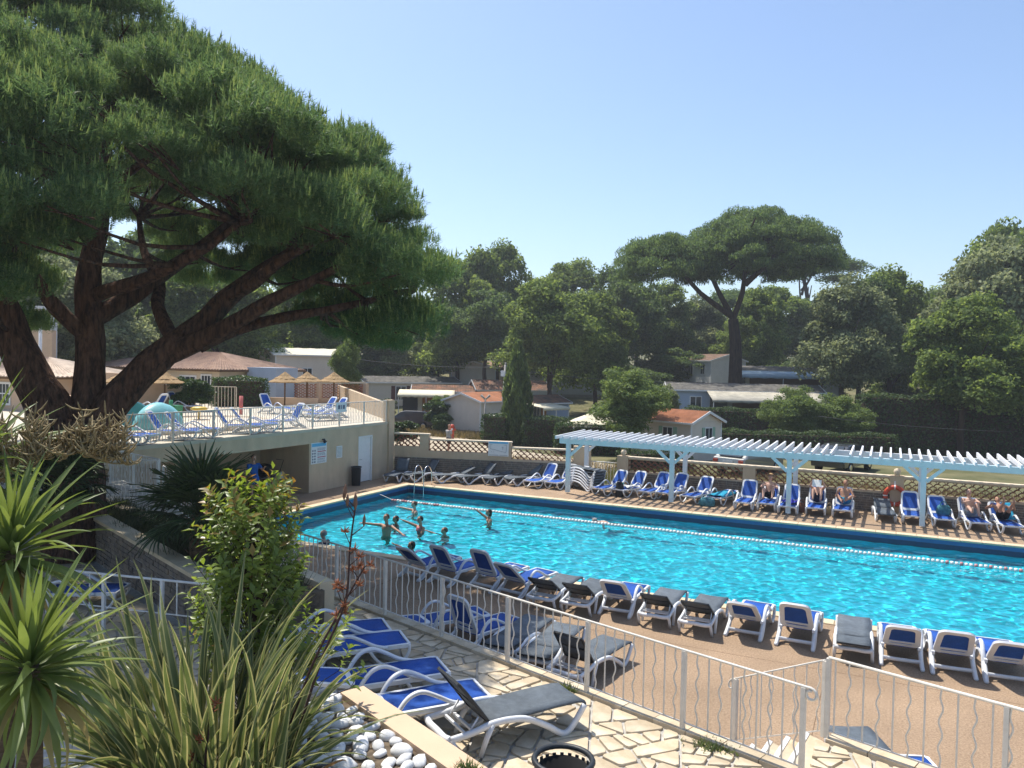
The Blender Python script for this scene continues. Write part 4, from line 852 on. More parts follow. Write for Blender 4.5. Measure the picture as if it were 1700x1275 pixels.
# turquoise play tunnel in the paddling pool
M_turq = mat('turquoise_plastic', (0.10, 0.42, 0.55), 0.4, 0.4, noise=0.08, nscale=3); M_turq2 = mat('pale_turquoise_plastic', (0.22, 0.52, 0.56), 0.4, 0.4, noise=0.08, nscale=3)
t = thing('play_dome', (-24.6, 20.2, TZ), 'turquoise half-round play dome in the paddling pool', 'play dome')
for nm, cx, cy_, r, m_ in (('dome_shell', -25.1, 20.0, 1.15, M_turq), ('front_shell', -24.3, 20.5, 1.12, M_turq2)):
    mb = MB(); V = []; n, k = 16, 6
    for j in range(k + 1):
        for i in range(n + 1):
            a = PI * i / n; q = math.cos(PI / 2 * j / k * 0.85); V.append((cx + 0.75 * math.sin(PI / 2 * j / k) * (-1 if nm == 'dome_shell' else 1) * 0.8, cy_ + r * q * math.cos(a), TZ + r * q * math.sin(a)))
    F = [(j * (n + 1) + i, j * (n + 1) + i + 1, (j + 1) * (n + 1) + i + 1, (j + 1) * (n + 1) + i) for j in range(k) for i in range(n)]
    mb.add(V, F, True); o = mb.build(nm, m_, t); so = o.modifiers.new('th', 'SOLIDIFY'); so.thickness = 0.04
t = thing('paddling_pool', (-26, 22, TZ), 'pale paddling pool with stepped rim on the roof terrace', 'paddling pool')
mb = MB(); V = []; F = []; n = 32
for rr, z in ((3.6, 0.0), (3.6, 0.16), (3.2, 0.16), (3.15, 0.08), (2.5, 0.07), (0.01, 0.03)):
    for i in range(n): a = 2 * PI * i / n; V.append((-26.3 + rr * 0.95 * math.cos(a), 22.6 + rr * 1.5 * math.sin(a), TZ + z + 0.004))
F = [(j * n + i, j * n + (i + 1) % n, (j + 1) * n + (i + 1) % n, (j + 1) * n + i) for j in range(5) for i in range(n)]
mb.add(V, F); mb.build('basin', M_cream, t)
t = thing('play_fountain', (-27.7, 24.5, TZ), 'green and yellow water toy behind the play dome', 'water toy')
M_toyg = mat('green_plastic', (0.03, 0.22, 0.10), 0.45); M_toyy = mat('yellow_plastic', (0.60, 0.42, 0.06), 0.45)
mb = MB(); mb.box((-27.9, 24.2, TZ + 0.1), (-27.6, 24.6, TZ + 0.72)); mb.tube([(-27.75, 24.1, TZ + 0.6), (-27.75, 24.1, TZ + 0.95)], 0.08, 8); mb.build('pump', M_toyg, t)
mb = MB(); mb.lathe([(0.05, 0.05), (0.06, 0.42), (0.34, 0.50), (0.38, 0.56), (0.25, 0.62), (0.01, 0.64)], 14, (-27.5, 25.4, TZ)); mb.build('cup', M_toyy, t)
M_pink = mat('pink_post', (0.52, 0.13, 0.11), 0.5)
mb = MB(); mb.tube([(-28.0, 28.4, TZ), (-28.0, 28.4, TZ + 1.0)], 0.09, 10); o = mb.build('shower_post', M_pink); tag(o, 'pink-red round post on the roof terrace', 'post')
# low walls at the back of the terrace
def wall_thing(name, pts, z0, z1, m, label, th=0.2, tops=None):
    t = thing(name, (pts[0][0], pts[0][1], z0), label, 'wall'); mb = MB()
    for i in range(len(pts) - 1):
        a = Vector((pts[i][0], pts[i][1], 0)); b = Vector((pts[i + 1][0], pts[i + 1][1], 0)); d = (b - a).normalized(); nn = Vector((-d.y, d.x, 0)) * th
        za = tops[i] if tops else z1; zb = tops[i + 1] if tops else z1
        q = [a, b, b + nn, a + nn]; mb.add([(p.x, p.y, z0) for p in q] + [(q[0].x, q[0].y, za), (q[1].x, q[1].y, zb), (q[2].x, q[2].y, zb), (q[3].x, q[3].y, za)], [(0, 3, 2, 1), (4, 5, 6, 7), (0, 1, 5, 4), (1, 2, 6, 5), (2, 3, 7, 6), (3, 0, 4, 7)])
    mb.build('wall', m, t); return t
wall_thing('terrace_wall', [(-37.5, 26.6), (-35.4, 27.6), (-34.4, 28.9), (-33.4, 30.6)], TZ, 4, M_wall2, 'peach rendered wall with sweeping top behind the straw parasols', 0.2, [4.6, 4.5, 4.0, 3.75])
wall_thing('terrace_wall', [(-28.6, 19.3), (-26.5, 20.35)], TZ, 3.85, M_wall2, 'short peach wall block beside the big pine trunk', 0.5)
wall_thing('planter_wall', [(-33.6, 36.2), (-31.2, 37.9)], TZ, 3.1, M_wall2, 'low peach planter wall behind the terrace loungers', 0.25)
wall_thing('terrace_wall', [(-33.3, 42.4), (-21.4, 31.15)], 2.0, 3.55, M_wall, 'beige back wall of the terrace running to the pool house corner pillar', 0.2, [3.75, 3.35])
t = thing('brick_screen', (-34.2, 38.7, TZ), 'red claustra brick screen below the straw parasols', 'wall')
A_, B_ = Vector((-35.6, 38.6, 0)), Vector((-31.6, 43.2, 0)); dv = (B_ - A_).normalized(); an = math.atan2(dv.y, dv.x); L_ = (B_ - A_).length
mb = MB(); mb.box((-0.09, -0.05, -0.03), (0.09, 0.05, 0.03)); me_b = mb.mesh('brick', M_brick)
for r in range(11):
    for i in range(int(L_ / 0.27)):
        p = A_ + dv * (0.27 * (i + 0.5 + 0.5 * (r % 2))); inst('brick', me_b, t, (p.x - t.location.x, p.y - t.location.y, 0.35 + 0.085 * r), (0, 0, an))
mb = MB(); mb.bar(A_ + Vector((0, 0, TZ + 1.34)), B_ + Vector((0, 0, TZ + 1.34)), 0.2, 0.1); mb.build('coping', M_cream, t)
mb = MB(); mb.bar(A_ + Vector((0, 0, TZ + 0.15)), B_ + Vector((0, 0, TZ + 0.15)), 0.2, 0.3); mb.build('plinth', M_wall2, t)
for f_ in (0.0, 0.5, 1.0):
    p = A_.lerp(B_, f_); mb = MB(); mb.box((p.x - 0.16, p.y - 0.16, TZ), (p.x + 0.16, p.y + 0.16, TZ + 1.29)); mb.build('pillar', M_wall2, t)
railing('terrace_gate', (-33.4, 30.9, TZ), (-31.9, 32.0, TZ), 1.25, 'cream slatted gate at the back of the terrace beside the round bush', M_cream, 0.16, 0.02, post=0.8, wav=False)
# ------------------------------------------------------------------ mobile homes beyond the wall
def siding(mb, a, b, z0, z1, step=0.16, lap=0.02):
    """lapped boards on the outside (right-hand side) of the line a-b"""
    a = Vector((a[0], a[1], 0)); b = Vector((b[0], b[1], 0)); d = (b - a).normalized(); n = Vector((d.y, -d.x, 0)); z = z0
    while z < z1 - 1e-4:
        zt = min(z + step, z1); p, q = a + n * lap, b + n * lap
        mb.add([(p.x, p.y, z), (q.x, q.y, z), (b.x, b.y, zt), (a.x, a.y, zt), (a.x, a.y, z), (b.x, b.y, z)], [(0, 1, 2, 3), (4, 5, 1, 0)]); z = zt
def home(name, c, ang, L, W, z, h, rh, mw, mr, label, wins=(), tiles=False, trim=None, awn=None, ov=0.22, shut=None, base=0.35):
    """ridge along the length; wins: (side, s, z, w, h) with side 0 front (along L), 1 gable at L end, 3 gable at 0 end, 2 back"""
    t = thing(name, (c[0], c[1], z), label, 'mobile home' if name == 'mobile_home' else 'building', None, math.radians(ang)); trim = trim or M_white
    mb = MB(); mb.box((0.1, 0.1, -0.6), (L - 0.1, W - 0.1, 0.0)); mb.build('base', M_conc, t, org=(0, 0, 0))
    mb = MB(); cs = [(0, 0), (L, 0), (L, W), (0, W)]
    for i in range(4): siding(mb, cs[i], cs[(i + 1) % 4], 0, h)
    for x, f_ in ((-0.018, 1), (L + 0.018, -1)):
        k = 4
        mb.add([(x, 0, h), (x, W, h), (x, W / 2, h + rh)], [(0, 1, 2)])
    mb.build('wall', mw, t, org=(0, 0, 0), fix=False)
    # two roof slopes with a wavy tiled or ribbed surface
    for s_ in (0, 1):
        mb = MB(); n = int((L + 2 * ov) / (0.14 if tiles else 0.5)) ; V = []
        y0, y1 = (-ov, W / 2) if s_ == 0 else (W + ov, W / 2); zz0 = h - ov * rh / (W / 2); zz1 = h + rh
        m_ = n * 2 if tiles else n
        for i in range(m_ + 1):
            x = -ov + (L + 2 * ov) * i / m_; dz = (0.05 * (i % 2)) if tiles else (0.03 if i % 2 else 0)
            V += [(x, y0, zz0 + dz + 0.03), (x, y1, zz1 + dz + 0.03), (x, y1, zz1 - 0.03), (x, y0, zz0 - 0.03)]
        F = []
        for i in range(m_): a = i * 4; b = a + 4; F += [(a, b, b + 1, a + 1), (a + 3, a + 2, b + 2, b + 3), (a, a + 3, b + 3, b)]
        F += [(0, 1, 2, 3), (m_ * 4, m_ * 4 + 3, m_ * 4 + 2, m_ * 4 + 1)]
        mb.add(V, F); mb.build('roof_slope', mr, t, org=(0, 0, 0))
    for x in (-ov - 0.01, L + ov + 0.01):
        for ya, yb in ((-ov, W / 2), (W + ov, W / 2)):
            mb = MB(); mb.bar((x, ya, h - ov * rh / (W / 2)), (x, yb, h + rh), 0.035, 0.14); mb.build('bargeboard', trim, t, org=(0, 0, 0))
    for x, y in cs: mb = MB(); mb.box((x - 0.04, y - 0.04, 0), (x + 0.04, y + 0.04, h - 0.02)); mb.build('corner_trim', trim, t, org=(0, 0, 0))
    for y in (-ov - 0.02, W + ov + 0.02): mb = MB(); mb.bar((-ov, y, h - ov * rh / (W / 2)), (L + ov, y, h - ov * rh / (W / 2)), 0.05, 0.10); mb.build('gutter', trim, t, org=(0, 0, 0))
    for side, s_, wz, ww, wh in wins:
        def P(u, v, o): return {0: (u, -o, v), 1: (L + o, u, v), 2: (u, W + o, v), 3: (-o, u, v)}[side]
        def bx(nm, m_, u0, u1, v0, v1, o0, o1, par):
            a = P(u0, v0, o0); b = P(u1, v1, o1); mb = MB(); mb.box(tuple(min(i, j) for i, j in zip(a, b)), tuple(max(i, j) for i, j in zip(a, b))); return mb.build(nm, m_, par, org=(0, 0, 0))
        f_ = bx('window', trim, s_ - 0.07, s_ + ww + 0.07, wz - 0.07, wz + wh + 0.07, 0.0, 0.05, t)
        bx('pane', M_glass, s_, s_ + ww, wz, wz + wh, 0.03, 0.058, f_); bx('mullion', trim, s_ + ww / 2 - 0.025, s_ + ww / 2 + 0.025, wz, wz + wh, 0.03, 0.064, f_)
        if shut:
            for u0 in (s_ - 0.07 - ww * 0.42, s_ + ww + 0.08): bx('shutter', shut, u0, u0 + ww * 0.40, wz - 0.05, wz + wh + 0.05, 0.0, 0.06, t)
    if awn:
        for (ax0, ax1, ad, az0, az1, am) in awn:   # along the front: from az0 at the wall to az1 at depth ad
            mb = MB(); n = 16; V = []
            for i in range(n + 1):
                x = ax0 + (ax1 - ax0) * i / n; sg_ = -0.06 * math.sin(PI * i / n)
                V += [(x, -0.06, az0), (x, -ad * 0.5, (az0 + az1) / 2 + sg_), (x, -ad, az1), (x, -ad - 0.01, az1 - 0.18 - 0.05 * (i % 2))]
            F = [(i * 4 + j, i * 4 + 4 + j, i * 4 + 5 + j, i * 4 + 1 + j) for i in range(n) for j in range(3)]
            mb.add(V, F, True); o = mb.build('awning', am, t, org=(0, 0, 0)); so = o.modifiers.new('th', 'SOLIDIFY'); so.thickness = 0.03
            for x in (ax0 + 0.1, (ax0 + ax1) / 2, ax1 - 0.1): mb = MB(); mb.box((x - 0.03, -ad + 0.05, -0.3), (x + 0.03, -ad + 0.11, az1 - 0.02)); mb.build('awning_post', M_sidew, t, org=(0, 0, 0))
            mb = MB(); mb.box((ax0 + 0.3, -0.05, 0.05), (ax0 + 1.6, -0.025, 2.0)); mb.build('glazed_door', M_glass, t, org=(0, 0, 0))
            mb = MB(); mb.box((ax0 + 2.0, -0.06, 0.0), (ax1 - 0.4, -0.022, 1.9)); mb.build('porch_panel', M_orange if am is M_awn else M_wood, t, org=(0, 0, 0))
    return t
home('mobile_home', (-27.7, 52.3), 80, 7.5, 3.5, 0.3, 2.25, 0.55, M_side, M_tiler, 'cream clapboard mobile home with bright orange tiled roof behind the red hydrant', [(0, 3.2, 0.9, 0.8, 1.0)], True)
home('mobile_home', (-44.2, 60.4), 52, 9.5, 4.0, 1.1, 2.35, 0.5, M_side, M_roofg, 'long cream mobile home with dark brown shutters and lichen-grey roof', [(0, 3.0, 0.7, 0.95, 1.25), (0, 5.6, 0.9, 0.6, 0.9), (0, 7.4, 0.9, 0.7, 0.9), (3, 1.0, 0.6, 1.3, 1.3)], False, shut=M_shut)
home('mobile_home', (-37.6, 58.4), 30, 6.2, 3.6, 0.7, 2.2, 0.45, M_sidew, M_roofr, 'white mobile home with wide cream awning beside the dark car', [(0, 4.6, 0.9, 0.9, 0.9)], True, awn=[(-1.2, 3.6, 2.6, 2.3, 1.95, M_awn)])
home('mobile_home', (-32.6, 61.0), 40, 6.5, 3.8, 0.9, 2.25, 0.75, M_sideg, M_roofr, 'grey mobile home with brown gabled roof behind the orange-roofed one', [(0, 1.0, 0.9, 0.9, 0.9), (0, 3.4, 0.9, 0.9, 0.9)], True, trim=M_sideg)
home('mobile_home', (-44.5, 76.5), 30, 9, 4, 2.6, 2.3, 0.7, M_side, M_tilew, 'mobile home with faded orange roof under the trees, left of the lamp pole', [(0, 6.6, 0.9, 0.7, 0.8)], True)
home('mobile_home', (-36.5, 72.0), 120, 5, 4.5, 2.4, 2.6, 0.6, M_side, M_roofr, 'plain cream gable half hidden under the dark trees', [], True)
home('mobile_home', (-33.6, 74.2), 25, 8.5, 4, 2.4, 2.2, 0.6, M_sideg, M_tiler, 'mobile home with pinkish orange roof behind the cypress', [(0, 2, 0.9, 0.9, 0.8)], True)
home('mobile_home', (-25.6, 55.0), 70, 5.5, 2.8, 0.4, 2.0, 0.5, M_sideb, M_roofr, 'small blue-grey mobile home with cream awning just right of the cypress', [(0, 1.4, 0.9, 0.6, 0.9)], True, awn=[(0.2, 3.2, 2.2, 2.0, 1.75, M_awn)])
home('mobile_home', (-9.05, 47.7), 157.7, 6.5, 3.0, 0.0, 2.30, 0.55, M_side, M_tiler, 'beige mobile home with pale green shutters and orange roof behind the pergola', [(3, 1.0, 0.75, 0.62, 1.15), (2, 1.3, 0.75, 0.62, 1.15), (2, 4.0, 0.75, 0.62, 1.15)], True, shut=M_shutg)
home('mobile_home', (-15.6, 61.1), 20, 11.6, 4, 1.35, 2.35, 0.5, M_sideb, M_roofg, 'blue-grey mobile home with long weathered awning below the umbrella pine', [(0, 1.6, 0.9, 0.8, 0.9)], False, awn=[(2.8, 11.2, 3.2, 2.35, 1.75, M_awng)])
home('mobile_home', (-14.2, 87.4), 140.7, 5.0, 4.6, 3.9, 2.35, 0.65, M_sidew, M_tilew, 'white boarded house highest among the trees beside the umbrella pine trunk', [(2, 1.0, 0.9, 0.6, 0.9), (2, 3.0, 0.7, 0.7, 1.2), (3, 1.0, 0.8, 0.6, 1.2)], True)
home('mobile_home', (-13.0, 77.8), 20, 9.5, 4, 3.0, 2.3, 0.4, M_sidew, M_roofg, 'white mobile home with pale blue awning behind the umbrella pine trunk', [(0, 7.0, 0.9, 0.8, 0.9)], False, awn=[(-1.2, 8.0, 2.4, 2.3, 1.8, M_awnb)])
home('mobile_home', (-43.4, 47.6), 60, 6, 4, 2.4, 3.4, 0.5, M_side, M_awn, 'pale two-tone cabin with white awning above the clipped tree', [(0, 2.2, 1.4, 0.7, 0.9)], False)
# cream pagoda awning behind the round tree
t = thing('porch_awning', (-16.2, 47.0, 0), 'cream peaked canvas porch awning left of the round light green tree', 'awning'); mb = MB(); cx, cy_ = -16.0, 47.2; a = 25.7
def rot(p, ang): c_, s_ = math.cos(math.radians(ang)), math.sin(math.radians(ang)); return (cx + p[0] * c_ - p[1] * s_, cy_ + p[0] * s_ + p[1] * c_)
q = [rot(p, a) for p in ((-2.2, -1.6), (2.2, -1.6), (2.2, 1.6), (-2.2, 1.6))]; r_ = [rot((-0.5, 0), a), rot((1.6, 0), a)]
mb.add([(x, y, 1.85) for x, y in q] + [(x, y, 2.65) for x, y in r_] + [(x, y, 1.62) for x, y in q], [(0, 1, 5, 4), (1, 2, 5), (2, 3, 4, 5), (3, 0, 4), (0, 6, 7, 1), (1, 7, 8, 2), (2, 8, 9, 3), (3, 9, 6, 0)]); o = mb.build('canvas', M_awn, t); so = o.modifiers.new('th', 'SOLIDIFY'); so.thickness = 0.02
for x, y in q: mb = MB(); mb.box((x - 0.03, y - 0.03, 0), (x + 0.03, y + 0.03, 1.66)); mb.build('awning_post', M_sidew, t)
mb = MB(); p0, p1 = rot((-1.5, 1.3), a), rot((2.0, 1.3), a); mb.bar((p0[0], p0[1], 0.9), (p1[0], p1[1], 0.9), 0.06, 1.8); mb.build('porch_panel', M_orange, t)
# club house behind the terrace (tiled hip roof)
def hip_house(name, x0, x1, y0, y1, z0, ze, zr, mw, mr, label, wins=(), over=0.45):
    t = thing(name, (x0, y0, z0), label, 'building')
    mb = MB(); mb.box((x0, y0, z0), (x1, y1, ze)); mb.build('wall', mw, t)
    hx = (y1 - y0) / 2; A = (x0 - over, y0 - over, ze - 0.08); B = (x1 + over, y0 - over, ze - 0.08); C_ = (x1 + over, y1 + over, ze - 0.08); D_ = (x0 - over, y1 + over, ze - 0.08); E_ = (x0 + hx, (y0 + y1) / 2, zr); G = (x1 - hx, (y0 + y1) / 2, zr)
    def slope(p, q, r, s, n):
        mb = MB(); V = []
        m_ = n * 2
        for i in range(m_ + 1):
            f_ = i / m_; a = Vector(p).lerp(Vector(q), f_); b = Vector(s).lerp(Vector(r), f_); dz = 0.06 * (i % 2); V += [a + Vector((0, 0, dz)), b + Vector((0, 0, dz))]
        mb.add(V, [(i * 2, i * 2 + 2, i * 2 + 3, i * 2 + 1) for i in range(m_)]); o = mb.build('roof_slope', mr, t); so = o.modifiers.new('th', 'SOLIDIFY'); so.thickness = 0.06
    slope(A, B, G, E_, int((x1 - x0) / 0.22)); slope(B, C_, G, G, int((y1 - y0) / 0.22)); slope(C_, D_, E_, G, int((x1 - x0) / 0.22)); slope(D_, A, E_, E_, int((y1 - y0) / 0.22))
    mb = MB(); mb.box((x0 - over, y0 - over, ze - 0.20), (x1 + over, y1 + over, ze - 0.10)); mb.build('eaves', M_wood, t)
    for wx, wz, ww, wh in wins:
        mb = MB(); mb.box((wx - 0.08, y0 - 0.05, wz - 0.08), (wx + ww + 0.08, y0, wz + wh + 0.08)); f_ = mb.build('window', M_white, t)
        k = 3
        for i in range(k):
            for j in range(2): mb = MB(); mb.box((wx + ww * i / k + 0.03, y0 - 0.06, wz + wh * j / 2 + 0.03), (wx + ww * (i + 1) / k - 0.03, y0 - 0.045, wz + wh * (j + 1) / 2 - 0.03)); mb.build('pane', M_glass, f_, org=t.location)
    return t
hip_house('club_house', -49.0, -37.3, 36.0, 43.0, 2.5, 4.75, 5.75, M_cream, M_tilew, 'cream club house with brown tiled hip roof behind the straw parasols', [(-43.6, 3.0, 1.7, 1.2), (-40.6, 3.0, 1.3, 1.2), (-38.75, 2.95, 0.75, 1.35)])
mb = MB(); mb.box((-37.0, 38.0, 2.5), (-34.6, 40.0, 4.85)); o = mb.build('utility_cabin', M_sideb); tag(o, 'pale blue-grey cabin wall right of the club house', 'cabin')
hip_house('peach_building', -46.0, -38.0, 24.5, 31.0, 2.0, 4.35, 5.2, M_wall2, M_tilel, 'peach building with pale tiled roof seen between the pine stems', [(-40.2, 2.9, 0.8, 1.0)])
t = wall_thing('upper_parapet', [(-56, 28.5), (-47.3, 32.0)], 2.5, 6.9, M_wall2, 'pinkish parapet wall above the peach building roof', 0.4)
t = thing('white_canopy', (-52, 33, 5), 'white flat pergola roof above the parapet at the left edge', 'canopy')
mb = MB(); mb.box((-62, 30.0, 8.3), (-49.5, 34.0, 8.5)); mb.build('roof', M_white, t)
for x, y in ((-49.8, 30.3), (-49.8, 33.8), (-58, 30.3)): mb = MB(); mb.box((x - 0.15, y - 0.15, 4.5), (x + 0.15, y + 0.15, 8.3)); mb.build('post', M_white, t)
t = thing('lamp_post', (-44.2, 29.2, 5.0), 'white T-shaped lamp post behind the pine stems', 'lamp post')
mb = MB(); mb.tube([(-44.2, 29.2, 2.5), (-44.2, 29.2, 7.3)], 0.09, 8); mb.build('pole', M_white, t); mb = MB(); mb.bar((-44.9, 28.9, 7.3), (-43.5, 29.5, 7.3), 0.2, 0.06); mb.build('lamp_head', M_white, t)
# ------------------------------------------------------------------ pole, hydrant, lamp, cars
t = thing('utility_pole', (-23.9, 48.4, 0), 'concrete utility pole with white box beside the cypress', 'pole')
mb = MB(); mb.tube([(-23.9, 48.4, 0), (-23.85, 48.42, 3), (-23.78, 48.46, 5.35)], [0.16, 0.14, 0.10], 8); mb.build('pole', M_conc, t); mb = MB(); mb.box((-23.98, 48.1, 4.55), (-23.62, 48.35, 4.95)); mb.build('box', M_white, t)
mb = MB(); mb.lathe([(0.001, 0.0), (0.09, 0.0), (0.07, 0.14), (0.001, 0.16)], 8, (-23.78, 48.46, 5.35)); mb.build('insulator', M_conc, t)
def wire(p, q, sag, label):
    mb = MB(); mb.tube([tuple(Vector(p).lerp(Vector(q), f_) - Vector((0, 0, sag * 4 * f_ * (1 - f_)))) for f_ in [i / 14 for i in range(15)]], 0.014, 4); o = mb.build('overhead_wire', M_dark); tag(o, label, 'wire')
wire((-23.78, 48.46, 5.2), (-55, 58, 7.6), 0.9, 'thin overhead wire running left from the utility pole'); wire((-23.78, 48.46, 5.1), (-12.0, 57.0, 4.4), 0.3, 'thin overhead wire running right from the utility pole'); wire((-4.0, 52, 2.6), (6.0, 50.5, 2.3), 0.15, 'pale cable stretched before the dark hedge on the right')
t = thing('street_lamp', (-24.9, 47.7, 0), 'slim metal street lamp with forked head left of the utility pole', 'street lamp')
mb = MB(); mb.tube([(-24.9, 47.7, 0), (-24.9, 47.7, 3.0)], 0.06, 8); mb.build('pole', M_conc, t)
for s_ in (-1, 1): mb = MB(); mb.tube([(-24.9, 47.7, 2.95), (-24.9 + 0.28 * s_, 47.7 + 0.13 * s_, 3.25)], [0.05, 0.09], 7); mb.build('lamp_head', M_conc, t)
t = thing('fire_hydrant', (-27.4, 47.6, 0), 'red fire hydrant standing behind the lattice wall', 'hydrant'); hx, hy = -27.4, 47.6
mb = MB(); mb.lathe([(0.001, 0), (0.2, 0), (0.2, 0.08), (0.13, 0.1), (0.13, 0.7), (0.18, 0.73), (0.18, 0.8), (0.14, 0.85), (0.17, 0.93), (0.15, 1.06), (0.08, 1.12), (0.001, 1.14)], 14, (hx, hy, 0)); mb.build('barrel', M_red, t)
for s_ in (-1, 1): mb = MB(); mb.tube([(hx, hy, 0.78), (hx + 0.24 * s_ * 0.9, hy + 0.24 * s_ * 0.43, 0.78)], 0.08, 10); mb.build('outlet', M_red, t)
mb = MB(); mb.tube([(hx + 0.05, hy - 0.1, 0.8), (hx + 0.1, hy - 0.24, 0.8)], 0.07, 10); mb.build('outlet_cap', M_white, t)
def car(x, y, ang, paint, label, wagon=True, z=0.0):
    """body along local x, front +x"""
    t = thing('parked_car', (x, y, z), label, 'car', 'cars parked beyond the wall', math.radians(ang)); L, W = 4.5, 1.78
    prof = [(-2.22, 0.35), (-2.25, 0.62), (-2.18, 0.95), (-2.0, 1.0), (-1.62 if wagon else -1.25, 1.42), (-1.2 if wagon else -0.8, 1.50), (0.2, 1.50), (0.55, 1.42), (1.15, 0.98), (2.0, 0.84), (2.22, 0.62), (2.22, 0.35)]
    mb = MB(); n = len(prof); V = []
    for f_, ins in ((-1, 0), (-0.94, 0.0), (0.94, 0), (1, 0)):
        for px_, pz in prof: k = 0.14 if pz > 1.05 else 0.0; V.append((px_ * (0.985 if abs(f_) == 1 else 1), f_ * W / 2 - (k * (1 if f_ > 0 else -1)), pz - (0.03 if abs(f_) == 1 and pz > 0.4 else 0)))
    F = [(j * n + i, j * n + (i + 1) % n, (j + 1) * n + (i + 1) % n, (j + 1) * n + i) for j in range(3) for i in range(n)] + [tuple(range(n)), tuple(reversed(range(3 * n, 4 * n)))]
    mb.add(V, F, False); o = mb.build('body', paint, t, org=(0, 0, 0)); bv = o.modifiers.new('bev', 'BEVEL'); bv.width = 0.04; bv.segments = 2
    for s_ in (-1, 1):
        yy = s_ * (W / 2 - 0.075)
        for nm, poly in (('side_window', [(-1.0 if not wagon else -1.55, 1.03), (-0.55, 1.03), (-0.55, 1.42), (-1.0 if not wagon else -1.42, 1.40)]), ('side_window', [(-0.48, 1.03), (0.28, 1.03), (0.28, 1.42), (-0.48, 1.42)]), ('side_window', [(0.34, 1.03), (0.98, 1.03), (0.52, 1.38), (0.34, 1.42)])):
            mb = MB(); mb.extr([(a, yy - 0.055 * s_ * (b - 1.03) / 0.4, b) for a, b in poly], (0, 0.05 * s_, 0)); mb.build(nm, M_glass, t, org=(0, 0, 0))
        for wx in (-1.35, 1.35):
            mb = MB(); mb.tube([(wx, s_ * (W / 2 - 0.2), 0.33), (wx, s_ * (W / 2 + 0.01), 0.33)], 0.33, 20); w_ = mb.build('wheel', M_black, t, org=(0, 0, 0))
            mb = MB(); mb.tube([(wx, s_ * (W / 2 + 0.012), 0.33), (wx, s_ * (W / 2 + 0.02), 0.33)], [0.20, 0.16], 12); mb.build('rim', M_metal, w_, org=(0, 0, 0))
        mb = MB(); mb.box((-2.27, s_ * 0.70 - 0.12, 0.72), (-2.16, s_ * 0.70 + 0.12, 0.88)); mb.build('tail_light', M_red, t, org=(0, 0, 0))
        mb = MB(); mb.box((2.08, s_ * 0.66 - 0.16, 0.62), (2.235, s_ * 0.66 + 0.16, 0.76)); mb.build('headlight', M_white, t, org=(0, 0, 0))
    ry = 1.63 if wagon else 1.28; mb = MB(); mb.extr([(-2.02, -0.62, 1.03), (-2.02, 0.62, 1.03), (-1.68 if wagon else -1.32, 0.55, 1.40), (-1.68 if wagon else -1.32, -0.55, 1.40)], (-0.03, 0, 0.02)); mb.build('rear_window', M_glass, t, org=(0, 0, 0))
    mb = MB(); mb.box((-2.275, -0.27, 0.72), (-2.255, 0.27, 0.84)); mb.build('number_plate', M_white, t, org=(0, 0, 0))
    return t
M_carg = mat('dark_grey_car', (0.035, 0.037, 0.042), 0.25, 0.5, metal=0.3, coat=0.8); M_cars = mat('silver_car', (0.30, 0.30, 0.27), 0.3, 0.5, metal=0.5, coat=0.8)
car(-35.0, 53.9, 198, M_carg, 'dark grey estate car parked behind the corner of the terrace'); car(-6.6, 42.6, 72, M_cars, 'silver hatchback seen from behind over the garden wall', False, -0.05)
car(-2.2, 46.5, 72, M_carg, 'dark car in deep shade behind the right lattice wall', False)
M_walk = None
# ------------------------------------------------------------------ foliage
NR = np.random.RandomState(11)
def unit(v): return v / np.maximum(1e-9, np.linalg.norm(v, axis=-1, keepdims=True))
def quads(C, Nn, size, asp, rs, up_bias=0.0):
    """leaf-shaped rhombs centred at C facing Nn"""
    n = len(C); r = unit(rs.randn(n, 3) + np.array([0, 0, up_bias])); a = unit(np.cross(Nn, r)); b = np.cross(Nn, a)
    L = (size * (0.7 + 0.6 * rs.rand(n)))[:, None]; Wd_ = L * asp
    V = np.stack([C - b * L, C + a * Wd_, C + b * L, C - a * Wd_], 1).reshape(-1, 3)
    return V, np.arange(4 * n).reshape(n, 4)
M_oak = leafmat('oak_leaf', (0.076, 0.120, 0.036), (0.235, 0.310, 0.095), 0.65, 0.52, 2.0, 0.2)
M_olive = leafmat('olive_leaf', (0.105, 0.135, 0.060), (0.310, 0.350, 0.185), 0.6, 0.48, 2.0, 0.25)
M_dkgr = leafmat('dark_leaf', (0.060, 0.102, 0.038), (0.185, 0.260, 0.088), 0.6, 0.50, 2.0, 0.25)
M_fresh = leafmat('fresh_leaf', (0.075, 0.125, 0.034), (0.220, 0.290, 0.095), 0.55, 0.45, 2.5, 0.25)
M_pine = leafmat('pine_needle', (0.054, 0.098, 0.036), (0.165, 0.240, 0.080), 0.6, 0.46, 1.5, 0.2)
M_bark = mat('bark', (0.095, 0.062, 0.045), 0.95, 0.15, col2=(0.035, 0.024, 0.019), nscale=3.5, bump=1.0, bscale=7, stretch=(2.2, 2.2, 0.35))
